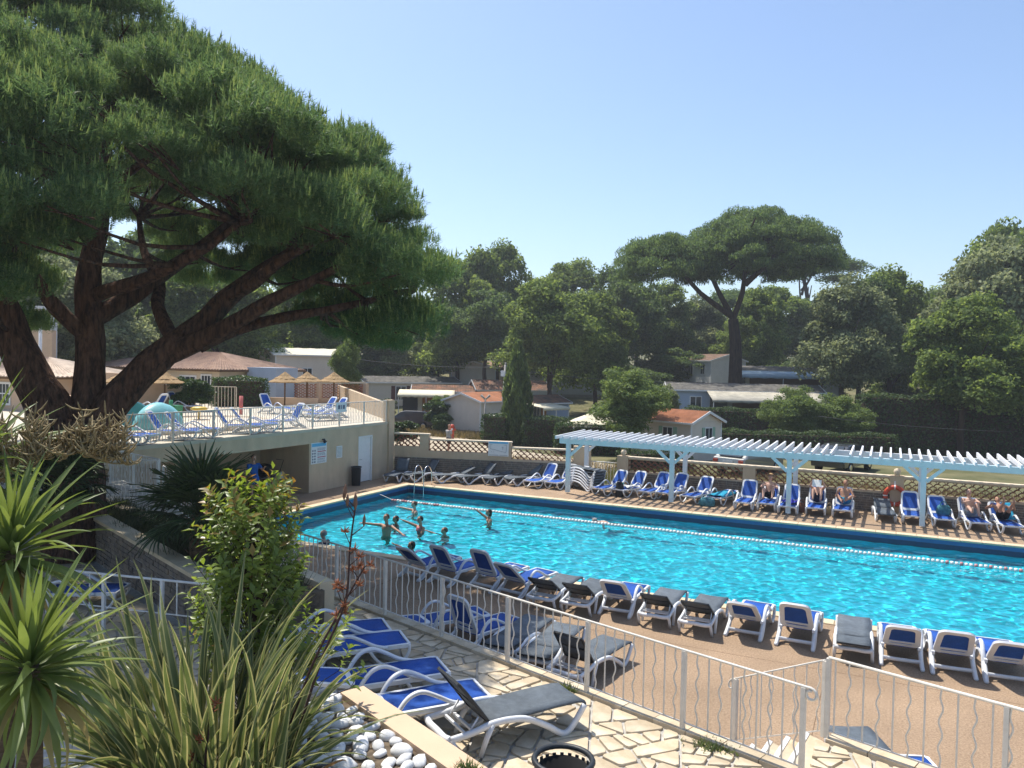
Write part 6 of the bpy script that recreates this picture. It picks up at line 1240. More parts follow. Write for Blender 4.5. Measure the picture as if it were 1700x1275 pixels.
# foliage: clumps of upright shoots on a wide dome, hollow underneath
rs = np.random.RandomState(42); CL = []
ZR = np.array([5.0, 5.6, 6.2, 6.9, 7.6, 8.8, 9.5, 10.2, 10.9, 12.3, 13.7, 15.0, 15.8]); RR = np.array([9.0, 9.6, 10.1, 10.4, 10.5, 10.2, 9.5, 8.4, 7.1, 4.9, 3.2, 1.3, 0.2])
tries = 0
while len(CL) < 300 and tries < 80000:
    tries += 1
    z = rs.uniform(5.2, 14.9); a = rs.rand() * 2 * np.pi; rmax = np.interp(z, ZR, RR)
    if rs.rand() > rmax / 10.4: continue
    u = rs.uniform(0.93, 1.0) if rs.rand() < 0.74 else rs.uniform(0.66, 0.9)
    r = rmax * u * (1 + 0.04 * math.sin(3 * a + 1) + 0.03 * math.sin(7 * a + z)) - 0.85
    da = (math.degrees(a) + 180) % 360 - 180; r *= float(np.interp(da, [-180, -150, -110, -60, -20, 5], [1.0, 0.9, 0.70, 0.70, 0.93, 1.0]))   # thinner towards the patio
    zb = np.interp(r, [0, 3, 6, 7.8, 9.0], [10.6, 9.7, 7.9, 6.6, 5.3]) + 0.4 * math.sin(4 * a) + float(np.interp(da, [-180, -110, -40, -12, 62, 100, 180], [1.7, 2.2, 2.0, 0, 0, 1.5, 1.7]))      # underside of the foliage
    xx, yy = BPX + r * math.cos(a), BPY + r * math.sin(a); dist = -0.433 * xx + 0.901 * yy; side_ = (0.901 * xx + 0.433 * yy) / dist
    zb = 5.4 + dist * float(np.interp(side_, [-0.70, -0.60, -0.57, -0.52, -0.46, -0.42, -0.33, -0.28, -0.22, -0.16, -0.11, -0.08], [0.05, 0.075, 0.19, 0.23, 0.19, 0.140, 0.136, 0.114, 0.078, 0.028, 0.0, -0.012])) + 0.50 + rs.uniform(-0.35, 0.35) - (0.055 * dist if dist > 19.5 else 0.0)   # vaulted underside, lowest at the far right rim
    if z < zb: continue
    p = (float(xx), float(yy), float(z))
    if any((p[0] - q[0]) ** 2 + (p[1] - q[1]) ** 2 + (p[2] - q[2]) ** 2 < 1.2544 for q in CL): continue
    CL.append((*p, rs.uniform(0.72, 1.18)))
def bough(seed, nsh, m=13, ln=0.24, wd=0.0062, nl=0.125):
    """a rounded spray of upright needled shoots about one metre in radius"""
    rs = np.random.RandomState(seed); B = []; D = []; sub = []
    for i in range(26):
        d = unit(rs.randn(3)); d[2] = abs(d[2]) * 1.0 - 0.30; d = unit(d); sub.append((*(d * rs.uniform(0.45, 0.82) * np.array([1, 1, 0.8])), rs.uniform(0.24, 0.40)))
    for x, y, z, r in sub:
        k = nsh // 26; d = unit(rs.randn(k, 3)); d[:, 2] = np.where(d[:, 2] < -0.2, -d[:, 2], d[:, 2]); d = unit(d)
        B.append(np.array([x, y, z - 0.1]) + d * (r * (0.35 + 0.65 * rs.rand(k)))[:, None]); D.append(unit(d * 0.38 + np.array([0, 0, 0.9]) + np.array([x, y, 0]) * 0.25 + rs.randn(k, 3) * 0.12))
    B = np.concatenate(B); D = np.concatenate(D); n = len(B)
    t = rs.rand(n, m) ** 0.8; ph = rs.rand(n, m) * 2 * np.pi; sp = np.radians(rs.uniform(25, 70, (n, m)))
    a = unit(np.cross(D, np.array([0.3, 0.8, 0.1]))); b = np.cross(D, a)
    rad = np.cos(ph)[..., None] * a[:, None] + np.sin(ph)[..., None] * b[:, None]
    nd = D[:, None] * np.cos(sp)[..., None] + rad * np.sin(sp)[..., None]
    P0 = B[:, None] + D[:, None] * (t * ln)[..., None]; P1 = P0 + nd * (nl * (0.7 + 0.6 * rs.rand(n, m)))[..., None]; side = unit(np.cross(nd, rs.randn(n, m, 3))) * (wd * (0.7 + 0.7 * rs.rand(n, m)))[..., None]
    V = np.stack([P0 - side, P0 + side, P1], 2).reshape(-1, 3); nt = n * m
    q = rs.rand(n) < 0.40; Bc = B[q] + D[q] * ln * 0.75; Dc = unit(D[q] * 0.4 + np.array([0, 0, 0.9])); hc = (0.12 + 0.14 * rs.rand(q.sum()))[:, None]; ac = unit(np.cross(Dc, rs.randn(q.sum(), 3))); bc = np.cross(Dc, ac); ww = 0.022   # pale new candles
    VC = np.concatenate([np.stack([Bc - e * ww, Bc + e * ww, Bc + Dc * hc], 1).reshape(-1, 3) for e in (ac, bc)])
    Vt = np.concatenate([V, VC]); F = np.arange(len(Vt)).reshape(-1, 3); mi = np.concatenate([np.zeros(nt, int), np.ones(len(VC) // 3, int)])
    return npmesh('bough', Vt, F, None, False, mi, [M_needle, M_candle])
M_needle = leafmat('stone_pine_needle', (0.056, 0.110, 0.046), (0.160, 0.250, 0.100), 0.55, 0.46, 0.9, 0.25); M_candle = leafmat('pine_candle', (0.19, 0.265, 0.09), (0.30, 0.38, 0.14), 0.5, 0.40, 1.2, 0.3)
# twigs from the limbs to the boughs; the boughs hang on this framework
LP = [Vector(p[:3]) for nm, P in LIMBS for p in P[3:]]; mb = MB(); rr_ = random.Random(3)
for c in CL:
    q = Vector(c[:3]); p = min(LP, key=lambda v: (v - q).length + 1.2 * max(0, v.z - q.z) + 0.4 * abs(v.z - q.z))
    if (p - q).length > 4.6: continue
    mb.tube(smoothpath([p, p.lerp(q, 0.5) + Vector((rr_.uniform(-.3, .3), rr_.uniform(-.3, .3), -0.05 * (p - q).length)), q], 3), [0.06, 0.052, 0.046, 0.038, 0.03, 0.022, 0.014], 5)
    for k in range(3): mb.tube([tuple(p.lerp(q, 0.72)), tuple(q + Vector((rr_.uniform(-.7, .7), rr_.uniform(-.7, .7), rr_.uniform(-0.1, .5))))], [0.022, 0.008], 4)
crown = mb.build('crown', M_pbark, bp)
BM = [bough(s_, 1000) for s_ in (1, 2, 3)]
for i, c in enumerate(CL):
    s_ = c[3]; inst('bough', BM[i % 3], crown, Vector(c[:3]) - Vector(bp.location), (rs.uniform(-.12, .12), rs.uniform(-.12, .12), rs.rand() * 6.28), (s_ * 1.02, s_ * 1.02, s_ * rs.uniform(0.85, 1.05)))
# ------------------------------------------------------------------ foreground plants
def stripleaf(name, L, W, droop, fold, mats, seg=9, curl=0.0, margin=0.0, base=0.45, pw=2.0):
    """sword leaf along +x, drooping towards -z, V-folded; margin>0 adds pale edge strips"""
    across = [-1, -(1 - margin), 0, (1 - margin), 1] if margin else [-1, 0, 1]
    V = []; F = []; mi = []; ang = 0.0; x = z = 0.0; n = len(across)
    for i in range(seg + 1):
        f_ = i / seg; wd = W * (base + (1 - base) * min(1, f_ / 0.35)) * (1 - max(0, (f_ - 0.35) / 0.65) ** 1.7) + 0.002
        if i: d = droop * (f_ ** pw) ; x += math.cos(d) * L / seg; z -= math.sin(d) * L / seg
        else: d = 0
        for a in across: V.append((x + fold * abs(a) * wd * math.sin(d) , a * wd * 0.5 * math.cos(curl * f_) , z + abs(a) * wd * fold * math.cos(d) + a * wd * 0.5 * math.sin(curl * f_)))
    for i in range(seg):
        for k in range(n - 1): F.append((i * n + k, i * n + k + 1, (i + 1) * n + k + 1, (i + 1) * n + k)); mi.append(1 if margin and k in (0, n - 2) else 0)
    return npmesh(name, V, F, None, True, mi, mats)
def put_leaf(me, parent, loc, az, el, roll=0.0, s_=1.0):
    o = inst('leaf', me, parent, loc); o.rotation_mode = 'QUATERNION'; o.rotation_quaternion = (Euler((0, 0, az)).to_quaternion() @ Euler((0, -el, 0)).to_quaternion() @ Euler((roll, 0, 0)).to_quaternion()); o.scale = (s_, s_, s_); return o
M_cord = leafmat('cordyline_leaf', (0.085, 0.135, 0.030), (0.185, 0.240, 0.075), 0.42, 0.38, 3.0, 0.45); M_cordd = leafmat('old_cordyline_leaf', (0.20, 0.19, 0.06), (0.34, 0.28, 0.12), 0.6, 0.35, 3.0, 0.3)
M_flaxg = leafmat('flax_green', (0.075, 0.110, 0.036), (0.150, 0.190, 0.075), 0.4, 0.32, 3.0, 0.45); M_flaxy = leafmat('flax_cream', (0.30, 0.31, 0.12), (0.44, 0.42, 0.20), 0.45, 0.35, 3.0, 0.4)
M_stem = mat('palm_stem', (0.16, 0.11, 0.07), 0.95, 0.1, col2=(0.07, 0.05, 0.035), nscale=8, bump=1.0, bscale=14, stretch=(1, 1, 3))
def rosette(t, c, n, Lr, rs, tilt=(0, 0), W=0.058, old=0.12):
    lv = [stripleaf('leaf', Lr * q, W * w_, dr, 0.22, [M_cord], curl=cu) for q, w_, dr, cu in ((1.0, 1.0, 0.5, 0.2), (0.92, 1.05, 0.9, -0.3), (1.08, 0.95, 0.25, 0.1), (0.85, 1.0, 1.3, 0.3))]
    od = [stripleaf('leaf', Lr * 0.9, W * 0.9, 0.9, 0.2, [M_cordd], curl=0.5), stripleaf('leaf', Lr * 1.0, W * 0.85, 0.5, 0.2, [M_cordd], curl=-0.5)]
    for i in range(n):
        f_ = (i + 0.5) / n; el = math.radians(88 - 138 * f_ ** 0.9 + rs.uniform(-9, 9)); az = i * 2.39996 + rs.uniform(-0.25, 0.25)
        me = (lv[2] if el > 0.95 else lv[rs.randrange(3)] if el > 0.15 else lv[rs.choice((0, 1, 3))]) if not (f_ > 0.80 and rs.random() < 0.30 + old) else od[rs.randrange(2)]
        put_leaf(me, t, (c[0], c[1], c[2] - 0.12 * f_), az, el, rs.uniform(-0.6, 0.6), rs.uniform(0.82, 1.12) * (0.8 if f_ < 0.08 else 1))
rs_ = random.Random(5)
def cordyline(base, top, n, Lr, label, W=0.058, lean=(0, 0)):
    t = thing('cordyline', base, label, 'plant'); b = Vector(base); p = Vector(top)
    mb = MB(); mb.tube(smoothpath([(0, 0, -0.1), tuple((p - b) * 0.5 + Vector((0.05, 0.03, 0))), tuple(p - b)], 4), [0.10, 0.095, 0.09, 0.085, 0.08, 0.078, 0.075, 0.07, 0.06], 9); mb.build('stem', M_stem, t, org=(0, 0, 0))
    rosette(t, p - b, n, Lr, rs_, W=W); return t
c1 = cordyline((-5.12, 3.20, 1.55), (-5.06, 3.28, 3.36), 130, 0.74, 'lowest spiky cordyline rosette in the bottom left corner', 0.060)
c2 = cordyline((-6.05, 3.62, 1.55), (-5.98, 3.73, 3.92), 120, 0.78, 'middle spiky cordyline rosette at the left edge', 0.062)
c3 = cordyline((-6.95, 3.95, 1.55), (-6.80, 3.98, 4.52), 80, 0.84, 'upper spiky cordyline at the left edge carrying the dry flower spray', 0.060)
# dry flower spray of the upper cordyline
M_spray = mat('dry_flower', (0.34, 0.27, 0.15), 0.95, 0.1, col2=(0.20, 0.15, 0.08), nscale=20)
r = random.Random(9); mb = MB(); b0 = Vector(c3.location); ax = smoothpath([(-6.75, 4.0, 4.40), (-6.50, 4.2, 4.55), (-6.25, 4.45, 4.60), (-6.02, 4.68, 4.56)], 6)
mb.tube(ax, [0.014] * len(ax), 5)
for i in range(1, len(ax)):
    for k in range(3):
        p = Vector(ax[i]); d = Vector((r.uniform(-0.6, 1.0), r.uniform(-0.6, 0.8), r.uniform(-0.5, 1.0))).normalized(); L_ = r.uniform(0.16, 0.34) * (1.1 - 0.35 * i / len(ax)); pts = smoothpath([p, p + d * L_ * 0.5 + Vector((0, 0, -0.02)), p + d * L_ + Vector((0, 0, 0.09))], 3); mb.tube(pts, 0.006, 4)
        for q in pts[1:]:
            for e in range(3): dd = Vector((r.uniform(-1, 1), r.uniform(-1, 1), r.uniform(-0.2, 1))).normalized() * r.uniform(0.06, 0.15); pp = smoothpath([q, Vector(q) + dd * 0.6, Vector(q) + dd + Vector((0, 0, 0.03))], 2); mb.tube(pp, [0.005, 0.008, 0.008, 0.006, 0.002], 4)
mb.build('flower_spray', M_spray, c3)['kind'] = 'stuff'
# New Zealand flax with striped leaves
fx = thing('flax', (-5.42, 5.20, 1.53), 'large clump of cream-striped flax filling the lower left foreground', 'plant'); r = random.Random(12)
FLX = [stripleaf('leaf', L_, W_, dr, 0.30, [M_flaxg, M_flaxy], 10, cu, 0.34, 0.7, pw) for L_, W_, dr, cu, pw in ((1.75, 0.082, 0.35, 0.2, 2.5), (2.0, 0.086, 0.7, -0.2, 2.5), (1.6, 0.078, 1.4, 0.3, 2.0), (2.15, 0.080, 0.45, 0.1, 3.0), (1.4, 0.070, 0.9, -0.4, 1.6))]
M_flaxd = leafmat('withered_flax', (0.20, 0.10, 0.03), (0.36, 0.20, 0.07), 0.7, 0.3, 3.0, 0.3); FLD = [stripleaf('leaf', 1.1, 0.04, 1.7, 0.25, [M_flaxd], 9, 0.6), stripleaf('leaf', 0.9, 0.035, 1.2, 0.25, [M_flaxd], 9, -0.6)]
for i in range(298):
    a = r.uniform(0, 2 * PI); q = math.sqrt(r.random()) * 0.62; bx, by = q * math.cos(a) * 1.25, q * math.sin(a) * 0.9; out = math.atan2(by, bx) + r.uniform(-0.9, 0.9)
    el = math.radians(r.uniform(60, 86) if r.random() < 0.5 else r.uniform(28, 62)); me = FLX[r.choice((0, 1, 3, 0, 1, 4))] if el > 1.0 else FLX[r.choice((1, 2, 2, 4, 0))]
    if i % 16 == 0: me = FLD[r.randrange(2)]; el *= 0.7
    sc_ = 0.82 if math.cos(out - 0.3) > 0.3 and el < 1.05 else 1.0
    put_leaf(me, fx, (bx, by, r.uniform(-0.05, 0.05)), out, el, r.uniform(-1.2, 1.2), sc_ * r.uniform(0.62, 1.0))
# flax flower stalks with dry pods
M_stalk = mat('dark_stalk', (0.055, 0.030, 0.026), 0.8, 0.2); M_pod = mat('rusty_pods', (0.26, 0.10, 0.05), 0.9, 0.1, noise=0.3, nscale=30); M_bud = mat('brown_bud', (0.17, 0.10, 0.07), 0.8, 0.2)
for lb, pts, seed in (('tall dark flax flower stalk with buds rising before the pool', [(-4.85, 5.50, 1.6), (-4.74, 5.84, 2.55), (-4.62, 6.05, 3.10), (-4.66, 6.17, 3.62), (-4.63, 6.20, 3.98)], 1), ('shorter flax flower stalk with rusty seed pods', [(-4.95, 5.45, 1.6), (-4.84, 5.84, 2.5), (-4.68, 6.10, 3.05), (-4.52, 6.22, 3.42)], 2), ('low rusty flax seed head in front of the flax leaves', [(-4.98, 4.72, 1.6), (-4.97, 4.70, 2.15), (-4.93, 4.75, 2.55)], 3)):
    t = thing('flax_flower_stalk', pts[0], lb, 'flower stalk', 'dry flax flower stalks'); mb = MB(); P = smoothpath(pts, 5); mb.tube(P, [0.014 - 0.007 * i / len(P) for i in range(len(P))], 6); mb.build('stem', M_stalk, t); r = random.Random(seed); n = len(P)
    for i in range(int(n * 0.42), n):
        if r.random() < 0.72:
            p = Vector(P[i]); a = r.uniform(0, 6.28); q = p + Vector((math.cos(a) * 0.12, math.sin(a) * 0.12, r.uniform(0.03, 0.16))); mb = MB(); mb.tube([p, q], [0.006, 0.004], 4); br = mb.build('branchlet', M_stalk, t)
            if seed != 1 or i < n * 0.72:
                mb = MB()
                for k in range(16): d = Vector((r.uniform(-1, 1), r.uniform(-1, 1), r.uniform(-0.7, 1))).normalized() * r.uniform(0.03, 0.07); mb.tube([q, q + d * 0.6, q + d + Vector((0, 0, 0.012))], [0.004, 0.006, 0.002], 4)
                mb.build('seed_pods', M_pod, br, org=t.location)['kind'] = 'stuff'
            else: mb = MB(); mb.tube([q, q + Vector((0, 0, 0.03)), q + Vector((0.004, 0, 0.08)), q + Vector((0.006, 0, 0.12))], [0.006, 0.016, 0.013, 0.002], 6); mb.build('bud', M_bud, br, org=t.location)
    if seed == 1: p = Vector(P[-1]); mb = MB(); mb.tube([p - Vector((0, 0, 0.02)), p + Vector((0, 0, 0.04)), p + Vector((0, 0, 0.10)), p + Vector((0, 0, 0.15))], [0.008, 0.022, 0.018, 0.003], 7); mb.build('bud', M_bud, t)
# tall leafy bush with reddish young tips
M_bushl = leafmat('bush_leaf', (0.105, 0.170, 0.030), (0.250, 0.325, 0.080), 0.38, 0.50, 6.0, 0.5); M_busht = leafmat('young_bush_leaf', (0.19, 0.19, 0.040), (0.30, 0.17, 0.055), 0.35, 0.45, 6.0, 0.5)
BX, BY = -6.14, 6.40; bu = thing('leafy_bush', (BX, BY, 1.5), 'tall glossy bush with reddish young tips in the left foreground', 'bush'); rs = np.random.RandomState(17); r = random.Random(17)
def shootset():
    S_ = []
    for i in range(250):
        z = 1.85 + 2.0 * (i / 250) ** 0.85; a = r.uniform(0, 6.28); rad = np.interp(z, [1.8, 2.4, 3.0, 3.5, 3.85, 4.1], [0.44, 0.52, 0.46, 0.37, 0.26, 0.06]) * r.uniform(0.4, 1.0); S_.append((BX + rad * math.cos(a) , BY + rad * math.sin(a), z, a, rad))
    for i in range(26): a = r.uniform(0, 6.28); rad = r.uniform(0.3, 0.75); S_.append((BX + 0.55 + rad * math.cos(a) * 0.7, BY + 0.35 + rad * math.sin(a) * 0.6, r.uniform(1.9, 2.4), a, rad))
    return S_
SH = shootset(); Cs, Ds, Us, Tp = [], [], [], []
mb = MB()
for x, y, z, a, rad in SH:
    d = Vector((math.cos(a) * 0.55, math.sin(a) * 0.55, 0.85)).normalized(); L_ = r.uniform(0.22, 0.42); p = Vector((x, y, z)); k = r.randint(11, 16)
    mb.tube([(BX + (x - BX) * 0.15, BY + (y - BY) * 0.15, z - 0.45), tuple(p), tuple(p + d * L_)], [0.005, 0.004, 0.002], 4)
    for j in range(k):
        f_ = j / (k - 1); q = p + d * (L_ * f_); aa = j * 2.4 + r.random(); o = d.orthogonal().normalized(); o2 = d.cross(o); out = (o * math.cos(aa) + o2 * math.sin(aa)); dl = (out * 0.9 + d * (0.25 + 0.5 * f_)).normalized(); Cs.append(q); Ds.append(dl); Us.append((d * 0.9 - out * 0.3).normalized()); Tp.append(f_ > 0.72 and z + d.z * L_ > 3.72 and r.random() < 0.5 or (f_ > 0.9 and r.random() < 0.12))
mb.tube(smoothpath([(BX, BY, 1.4), (BX + 0.04, BY, 2.4), (BX - 0.02, BY + 0.03, 3.5)], 4), [0.045 - 0.004 * i for i in range(9)], 7); mb.build('branches', M_bark, bu)['kind'] = 'stuff'
def leafV(q, d, u, L_, W_):
    s_ = d.cross(u).normalized(); up = s_.cross(d).normalized(); return [q, q + d * L_ * 0.45 + s_ * W_ + up * W_ * 0.25, q + d * L_ * 0.45 - up * 0.004, q + d * L_ * 0.45 - s_ * W_ + up * W_ * 0.25, q + d * L_ - up * L_ * 0.16]
LF = [(0, 1, 2), (0, 2, 3), (1, 4, 2), (2, 4, 3)]
camp = Vector((0, 0, 5.4)); order = sorted(range(len(Cs)), key=lambda i: (Cs[i] - camp).length); near = set(order[:298]); me_l = {}
for tip in (False, True): mm = MB(); mm.add(leafV(Vector((0, 0, 0)), Vector((1, 0, 0)), Vector((0, 0, 1)), 0.115, 0.027), LF, True); me_l[tip] = mm.mesh('leaf', M_busht if tip else M_bushl, fix=False)
VV = {False: [], True: []}
for i in range(len(Cs)):
    if i in near:
        d, u = Ds[i], Us[i]; s_ = d.cross(u).normalized(); up = s_.cross(d).normalized(); o = inst('leaf', me_l[Tp[i]], bu, Cs[i] - Vector(bu.location)); o.rotation_mode = 'QUATERNION'; o.rotation_quaternion = Matrix((d, -s_, up)).transposed().to_quaternion(); k = r.uniform(0.8, 1.25); o.scale = (k, k, k)
    else: VV[Tp[i]] += leafV(Cs[i] - Vector(bu.location), Ds[i], Us[i], r.uniform(0.095, 0.14), r.uniform(0.023, 0.033))
for tip in (False, True):
    n = len(VV[tip]) // 5; F = np.concatenate([np.array(LF) + 5 * k for k in range(n)]); o = inst('young_foliage' if tip else 'foliage', npmesh('foliage', [tuple(v) for v in VV[tip]], F, M_busht if tip else M_bushl, True), bu); o['kind'] = 'stuff'
# fan palms
M_fan = leafmat('fan_palm_leaf', (0.022, 0.045, 0.018), (0.080, 0.120, 0.045), 0.45, 0.22, 3.0, 0.4)
def fan_leaf(seed, R=0.58, n=20):
    r = random.Random(seed); V = []; F = []; k = 0
    for i in range(n):
        a = math.radians(-105 + 210 * i / (n - 1)) + r.uniform(-0.04, 0.04); L_ = R * r.uniform(0.85, 1.08) * (1 - 0.12 * abs(a)); c, s_ = math.cos(a), math.sin(a); w_ = 0.021; dz = -0.10 - 0.16 * r.random()
        for f_, ww, z in ((0.04, 0.3, 0), (0.35, 1.0, 0.015), (0.7, 0.8, 0.25 * dz), (1.0, 0.05, dz)): V += [(c * L_ * f_ - s_ * w_ * ww, s_ * L_ * f_ + c * w_ * ww, z * R + 0.012), (c * L_ * f_, s_ * L_ * f_, z * R), (c * L_ * f_ + s_ * w_ * ww, s_ * L_ * f_ - c * w_ * ww, z * R + 0.012)]
        for j in range(3): b = k + j * 3; F += [(b, b + 1, b + 4, b + 3), (b + 1, b + 2, b + 5, b + 4)]
        k += 12
    return V, F
def frond(seed, pet=0.5):
    V, F = fan_leaf(seed); mb = MB(); mb.add([(v[0] + pet, v[1], v[2] - 0.03) for v in V], F, True); mb.tube([(0, 0, 0), (pet * 0.6, 0, 0.02), (pet + 0.02, 0, -0.03)], [0.014, 0.010, 0.008], 5); return mb.mesh('frond', M_fan, fix=False)
FR = [frond(s_, p_) for s_, p_ in ((1, 0.45), (2, 0.55), (3, 0.62))]
def fan_palm(x, y, z, h, n, s_, label, seed):
    t = thing('fan_palm', (x, y, z), label, 'palm', 'fan palms in the raised bed'); r = random.Random(seed)
    mb = MB(); mb.tube([(0, 0, -0.1), (0.02, 0, h * 0.5), (0, 0, h)], [0.17, 0.19, 0.15], 10)
    for k in range(40): a = r.uniform(0, 6.28); zz = r.uniform(0.1, h); mb.tube([(0.16 * math.cos(a), 0.16 * math.sin(a), zz), (0.26 * math.cos(a), 0.26 * math.sin(a), zz + 0.10)], [0.03, 0.008], 4)
    mb.build('trunk', M_stem, t, org=(0, 0, 0))
    for i in range(n):
        f_ = (i + 0.5) / n; el = math.radians(84 - 112 * f_); o = inst('frond', FR[i % 3], t, (0, 0, h)); o.rotation_mode = 'QUATERNION'; o.rotation_quaternion = Euler((0, 0, i * 2.4 + r.uniform(-.2, .2))).to_quaternion() @ Euler((0, -el, 0)).to_quaternion() @ Euler((r.uniform(-.5, .5), 0, 0)).to_quaternion(); k = s_ * r.uniform(0.85, 1.1); o.scale = (k, k, k)
    return t
fan_palm(-11.15, 10.35, 1.62, 0.95, 44, 1.15, 'fan palm with short shaggy trunk in the middle of the raised bed', 1); fan_palm(*place(-9.35, 16.4), 1.6, 1.15, 38, 1.05, 'dark fan palm in the shade at the foot of the big pine', 2); fan_palm(*place(-11.6, 16.0), 1.6, 1.5, 34, 1.1, 'half hidden fan palm left of the big pine trunk', 3)
# low planting in the bed
M_cover = leafmat('bed_cover', (0.022, 0.035, 0.014), (0.085, 0.100, 0.040), 0.6, 0.25, 2.0, 0.3)
rs = np.random.RandomState(31); n = 9000; u = rs.rand(n); v = rs.rand(n); P0 = np.array([-17.4, 13.05]); P1 = np.array([-8.6, 9.5]); B = P0 + (P1 - P0) * u[:, None] + np.array([0.38, 0.92]) * ((v - 0.5) * 1.15)[:, None]; H = 0.10 + 0.32 * rs.rand(n) * (0.5 + 0.5 * np.sin(u * 40)); a = rs.rand(n) * 6.28
Bz = np.concatenate([B, np.full((n, 1), 1.66)], 1); T = Bz + np.stack([np.cos(a) * H * 0.7, np.sin(a) * H * 0.7, H], 1); s2 = np.stack([-np.sin(a), np.cos(a), 0 * a], 1) * 0.012
o = inst('ground_cover', npmesh('ground_cover', np.stack([Bz - s2, Bz + s2, T], 1).reshape(-1, 3), np.arange(3 * n).reshape(n, 3), M_cover)); tag(o, 'dark grassy ground cover in the raised palm bed', 'ground cover', kind='stuff')
# shrubs under the pine at the far left
bush('oliveA', 0, 0, 2.6, 2.6, 1.6, 'grey-green shrub at the left edge behind the cordyline', xy=place(-11.0, 14.0), seed=21); bush('darkA', 0, 0, 3.0, 2.4, 1.6, 'dark shrub left of the big pine trunk', xy=place(-13.6, 17.5), seed=22)
# white pebbles in the planter
PNn = Vector((-Nd.y, Nd.x, 0))
M_peb = mat('white_pebble', (0.78, 0.77, 0.75), 0.7, 0.3, noise=0.08, nscale=9, jitter=0.10, bump=0.5, bscale=18)
PB = []
for s_ in range(6):
    r = random.Random(s_); mb = MB(); mb.ball((0, 0, 0), 1, 8, 5); ph = [r.uniform(0, 6) for _ in range(4)]; mb.v = [(x * (1 + 0.12 * math.sin(2 * y + ph[0])), y * (1 + 0.12 * math.sin(2.5 * x + ph[1])), z * (1 + 0.10 * math.sin(3 * x + ph[2]))) for x, y, z in mb.v]; PB.append(mb.mesh('pebble', M_peb))
r = random.Random(2); pts = []; tr = 0
while len(pts) < 230 and tr < 30000:
    tr += 1; u = r.uniform(0.0, (NB2 - NA2).length); v = r.uniform(0.36, 1.75); p = NA2 + Nd * u - PNn * v; L_ = r.uniform(0.070, 0.115)
    if all((p - q[0]).length > (L_ + q[1]) * 0.86 for q in pts): pts.append((p, L_))
for p, L_ in pts: inst('pebble', PB[r.randrange(6)], planter, (p.x - planter.location.x, p.y - planter.location.y, NZ - 0.055 - planter.location.z + r.uniform(0, 0.02)), (r.uniform(-.25, .25), r.uniform(-.25, .25), r.uniform(0, 6.28)), (L_ * r.uniform(1.0, 1.3), L_ * r.uniform(0.72, 0.95), L_ * r.uniform(0.5, 0.7)))
# weeds in the joints by the railing and the planter
M_weed = leafmat('weed', (0.05, 0.08, 0.02), (0.14, 0.18, 0.05), 0.6, 0.35, 4, 0.3)
for i, (x, y, z, s_, lb) in enumerate([(F0.x + FD.x * 7.2 + 0.02, F0.y + FD.y * 7.2 - 0.10, PZ, 0.16, 'small weed tuft at the foot of the patio railing'), (F1.x - FD.x * 1.05 - 0.03, F1.y - FD.y * 1.05 - 0.12, PZ, 0.30, 'green weeds growing by the railing near the steps'), (NB.x - 0.15, NB.y - 0.10, NZ - 0.02, 0.12, 'small green weed between the pebbles and the planter rim')]):
    rs = np.random.RandomState(i); n = 160; B = np.stack([x + rs.randn(n) * s_ * 0.5, y + rs.randn(n) * s_ * 0.22, np.full(n, z)], 1); a = rs.rand(n) * 6.28; H = 0.03 + 0.07 * rs.rand(n); T = B + np.stack([np.cos(a) * H, np.sin(a) * H, H], 1); s2 = np.stack([-np.sin(a), np.cos(a), 0 * a], 1) * 0.010
    o = inst('weed', npmesh('weed', np.stack([B - s2, B + s2, T], 1).reshape(-1, 3), np.arange(3 * n).reshape(n, 3), M_weed)); tag(o, lb, 'weed', kind='stuff')
# ------------------------------------------------------------------ people
SKIN = [mat('skin_tan', (0.42, 0.22, 0.14), 0.55, 0.35, noise=0.06, nscale=6), mat('skin_fair', (0.55, 0.33, 0.24), 0.55, 0.35, noise=0.06, nscale=6), mat('skin_brown', (0.30, 0.15, 0.09), 0.55, 0.35, noise=0.06, nscale=6)]
M_hairk = mat('dark_hair', (0.022, 0.014, 0.010), 0.6, 0.3, noise=0.3, nscale=30); M_hairg = mat('grey_hair', (0.30, 0.28, 0.26), 0.7, 0.3, noise=0.3, nscale=30); M_hairb = mat('brown_hair', (0.09, 0.05, 0.03), 0.6, 0.3, noise=0.3, nscale=30)
M_navyc = mat('navy_cloth', (0.015, 0.020, 0.045), 0.8, 0.2); M_bluec = mat('blue_cloth', (0.02, 0.12, 0.42), 0.85, 0.2, noise=0.1); M_greyc = mat('grey_cloth', (0.33, 0.34, 0.34), 0.9, 0.2, noise=0.1); M_turqc = mat('turquoise_cloth', (0.03, 0.25, 0.38), 0.85, 0.2, noise=0.2, nscale=9); M_blackc = mat('black_cloth', (0.012, 0.012, 0.014), 0.85, 0.2); M_pinkc = mat('pink_cloth', (0.5, 0.16, 0.18), 0.85, 0.2); M_eye = mat('eye_dark', (0.02, 0.015, 0.012), 0.3, 0.5); M_hat = mat('straw_hat', (0.42, 0.28, 0.15), 0.9, 0.1, noise=0.2, nscale=30); M_lip = mat('lip', (0.32, 0.10, 0.09), 0.5, 0.3)
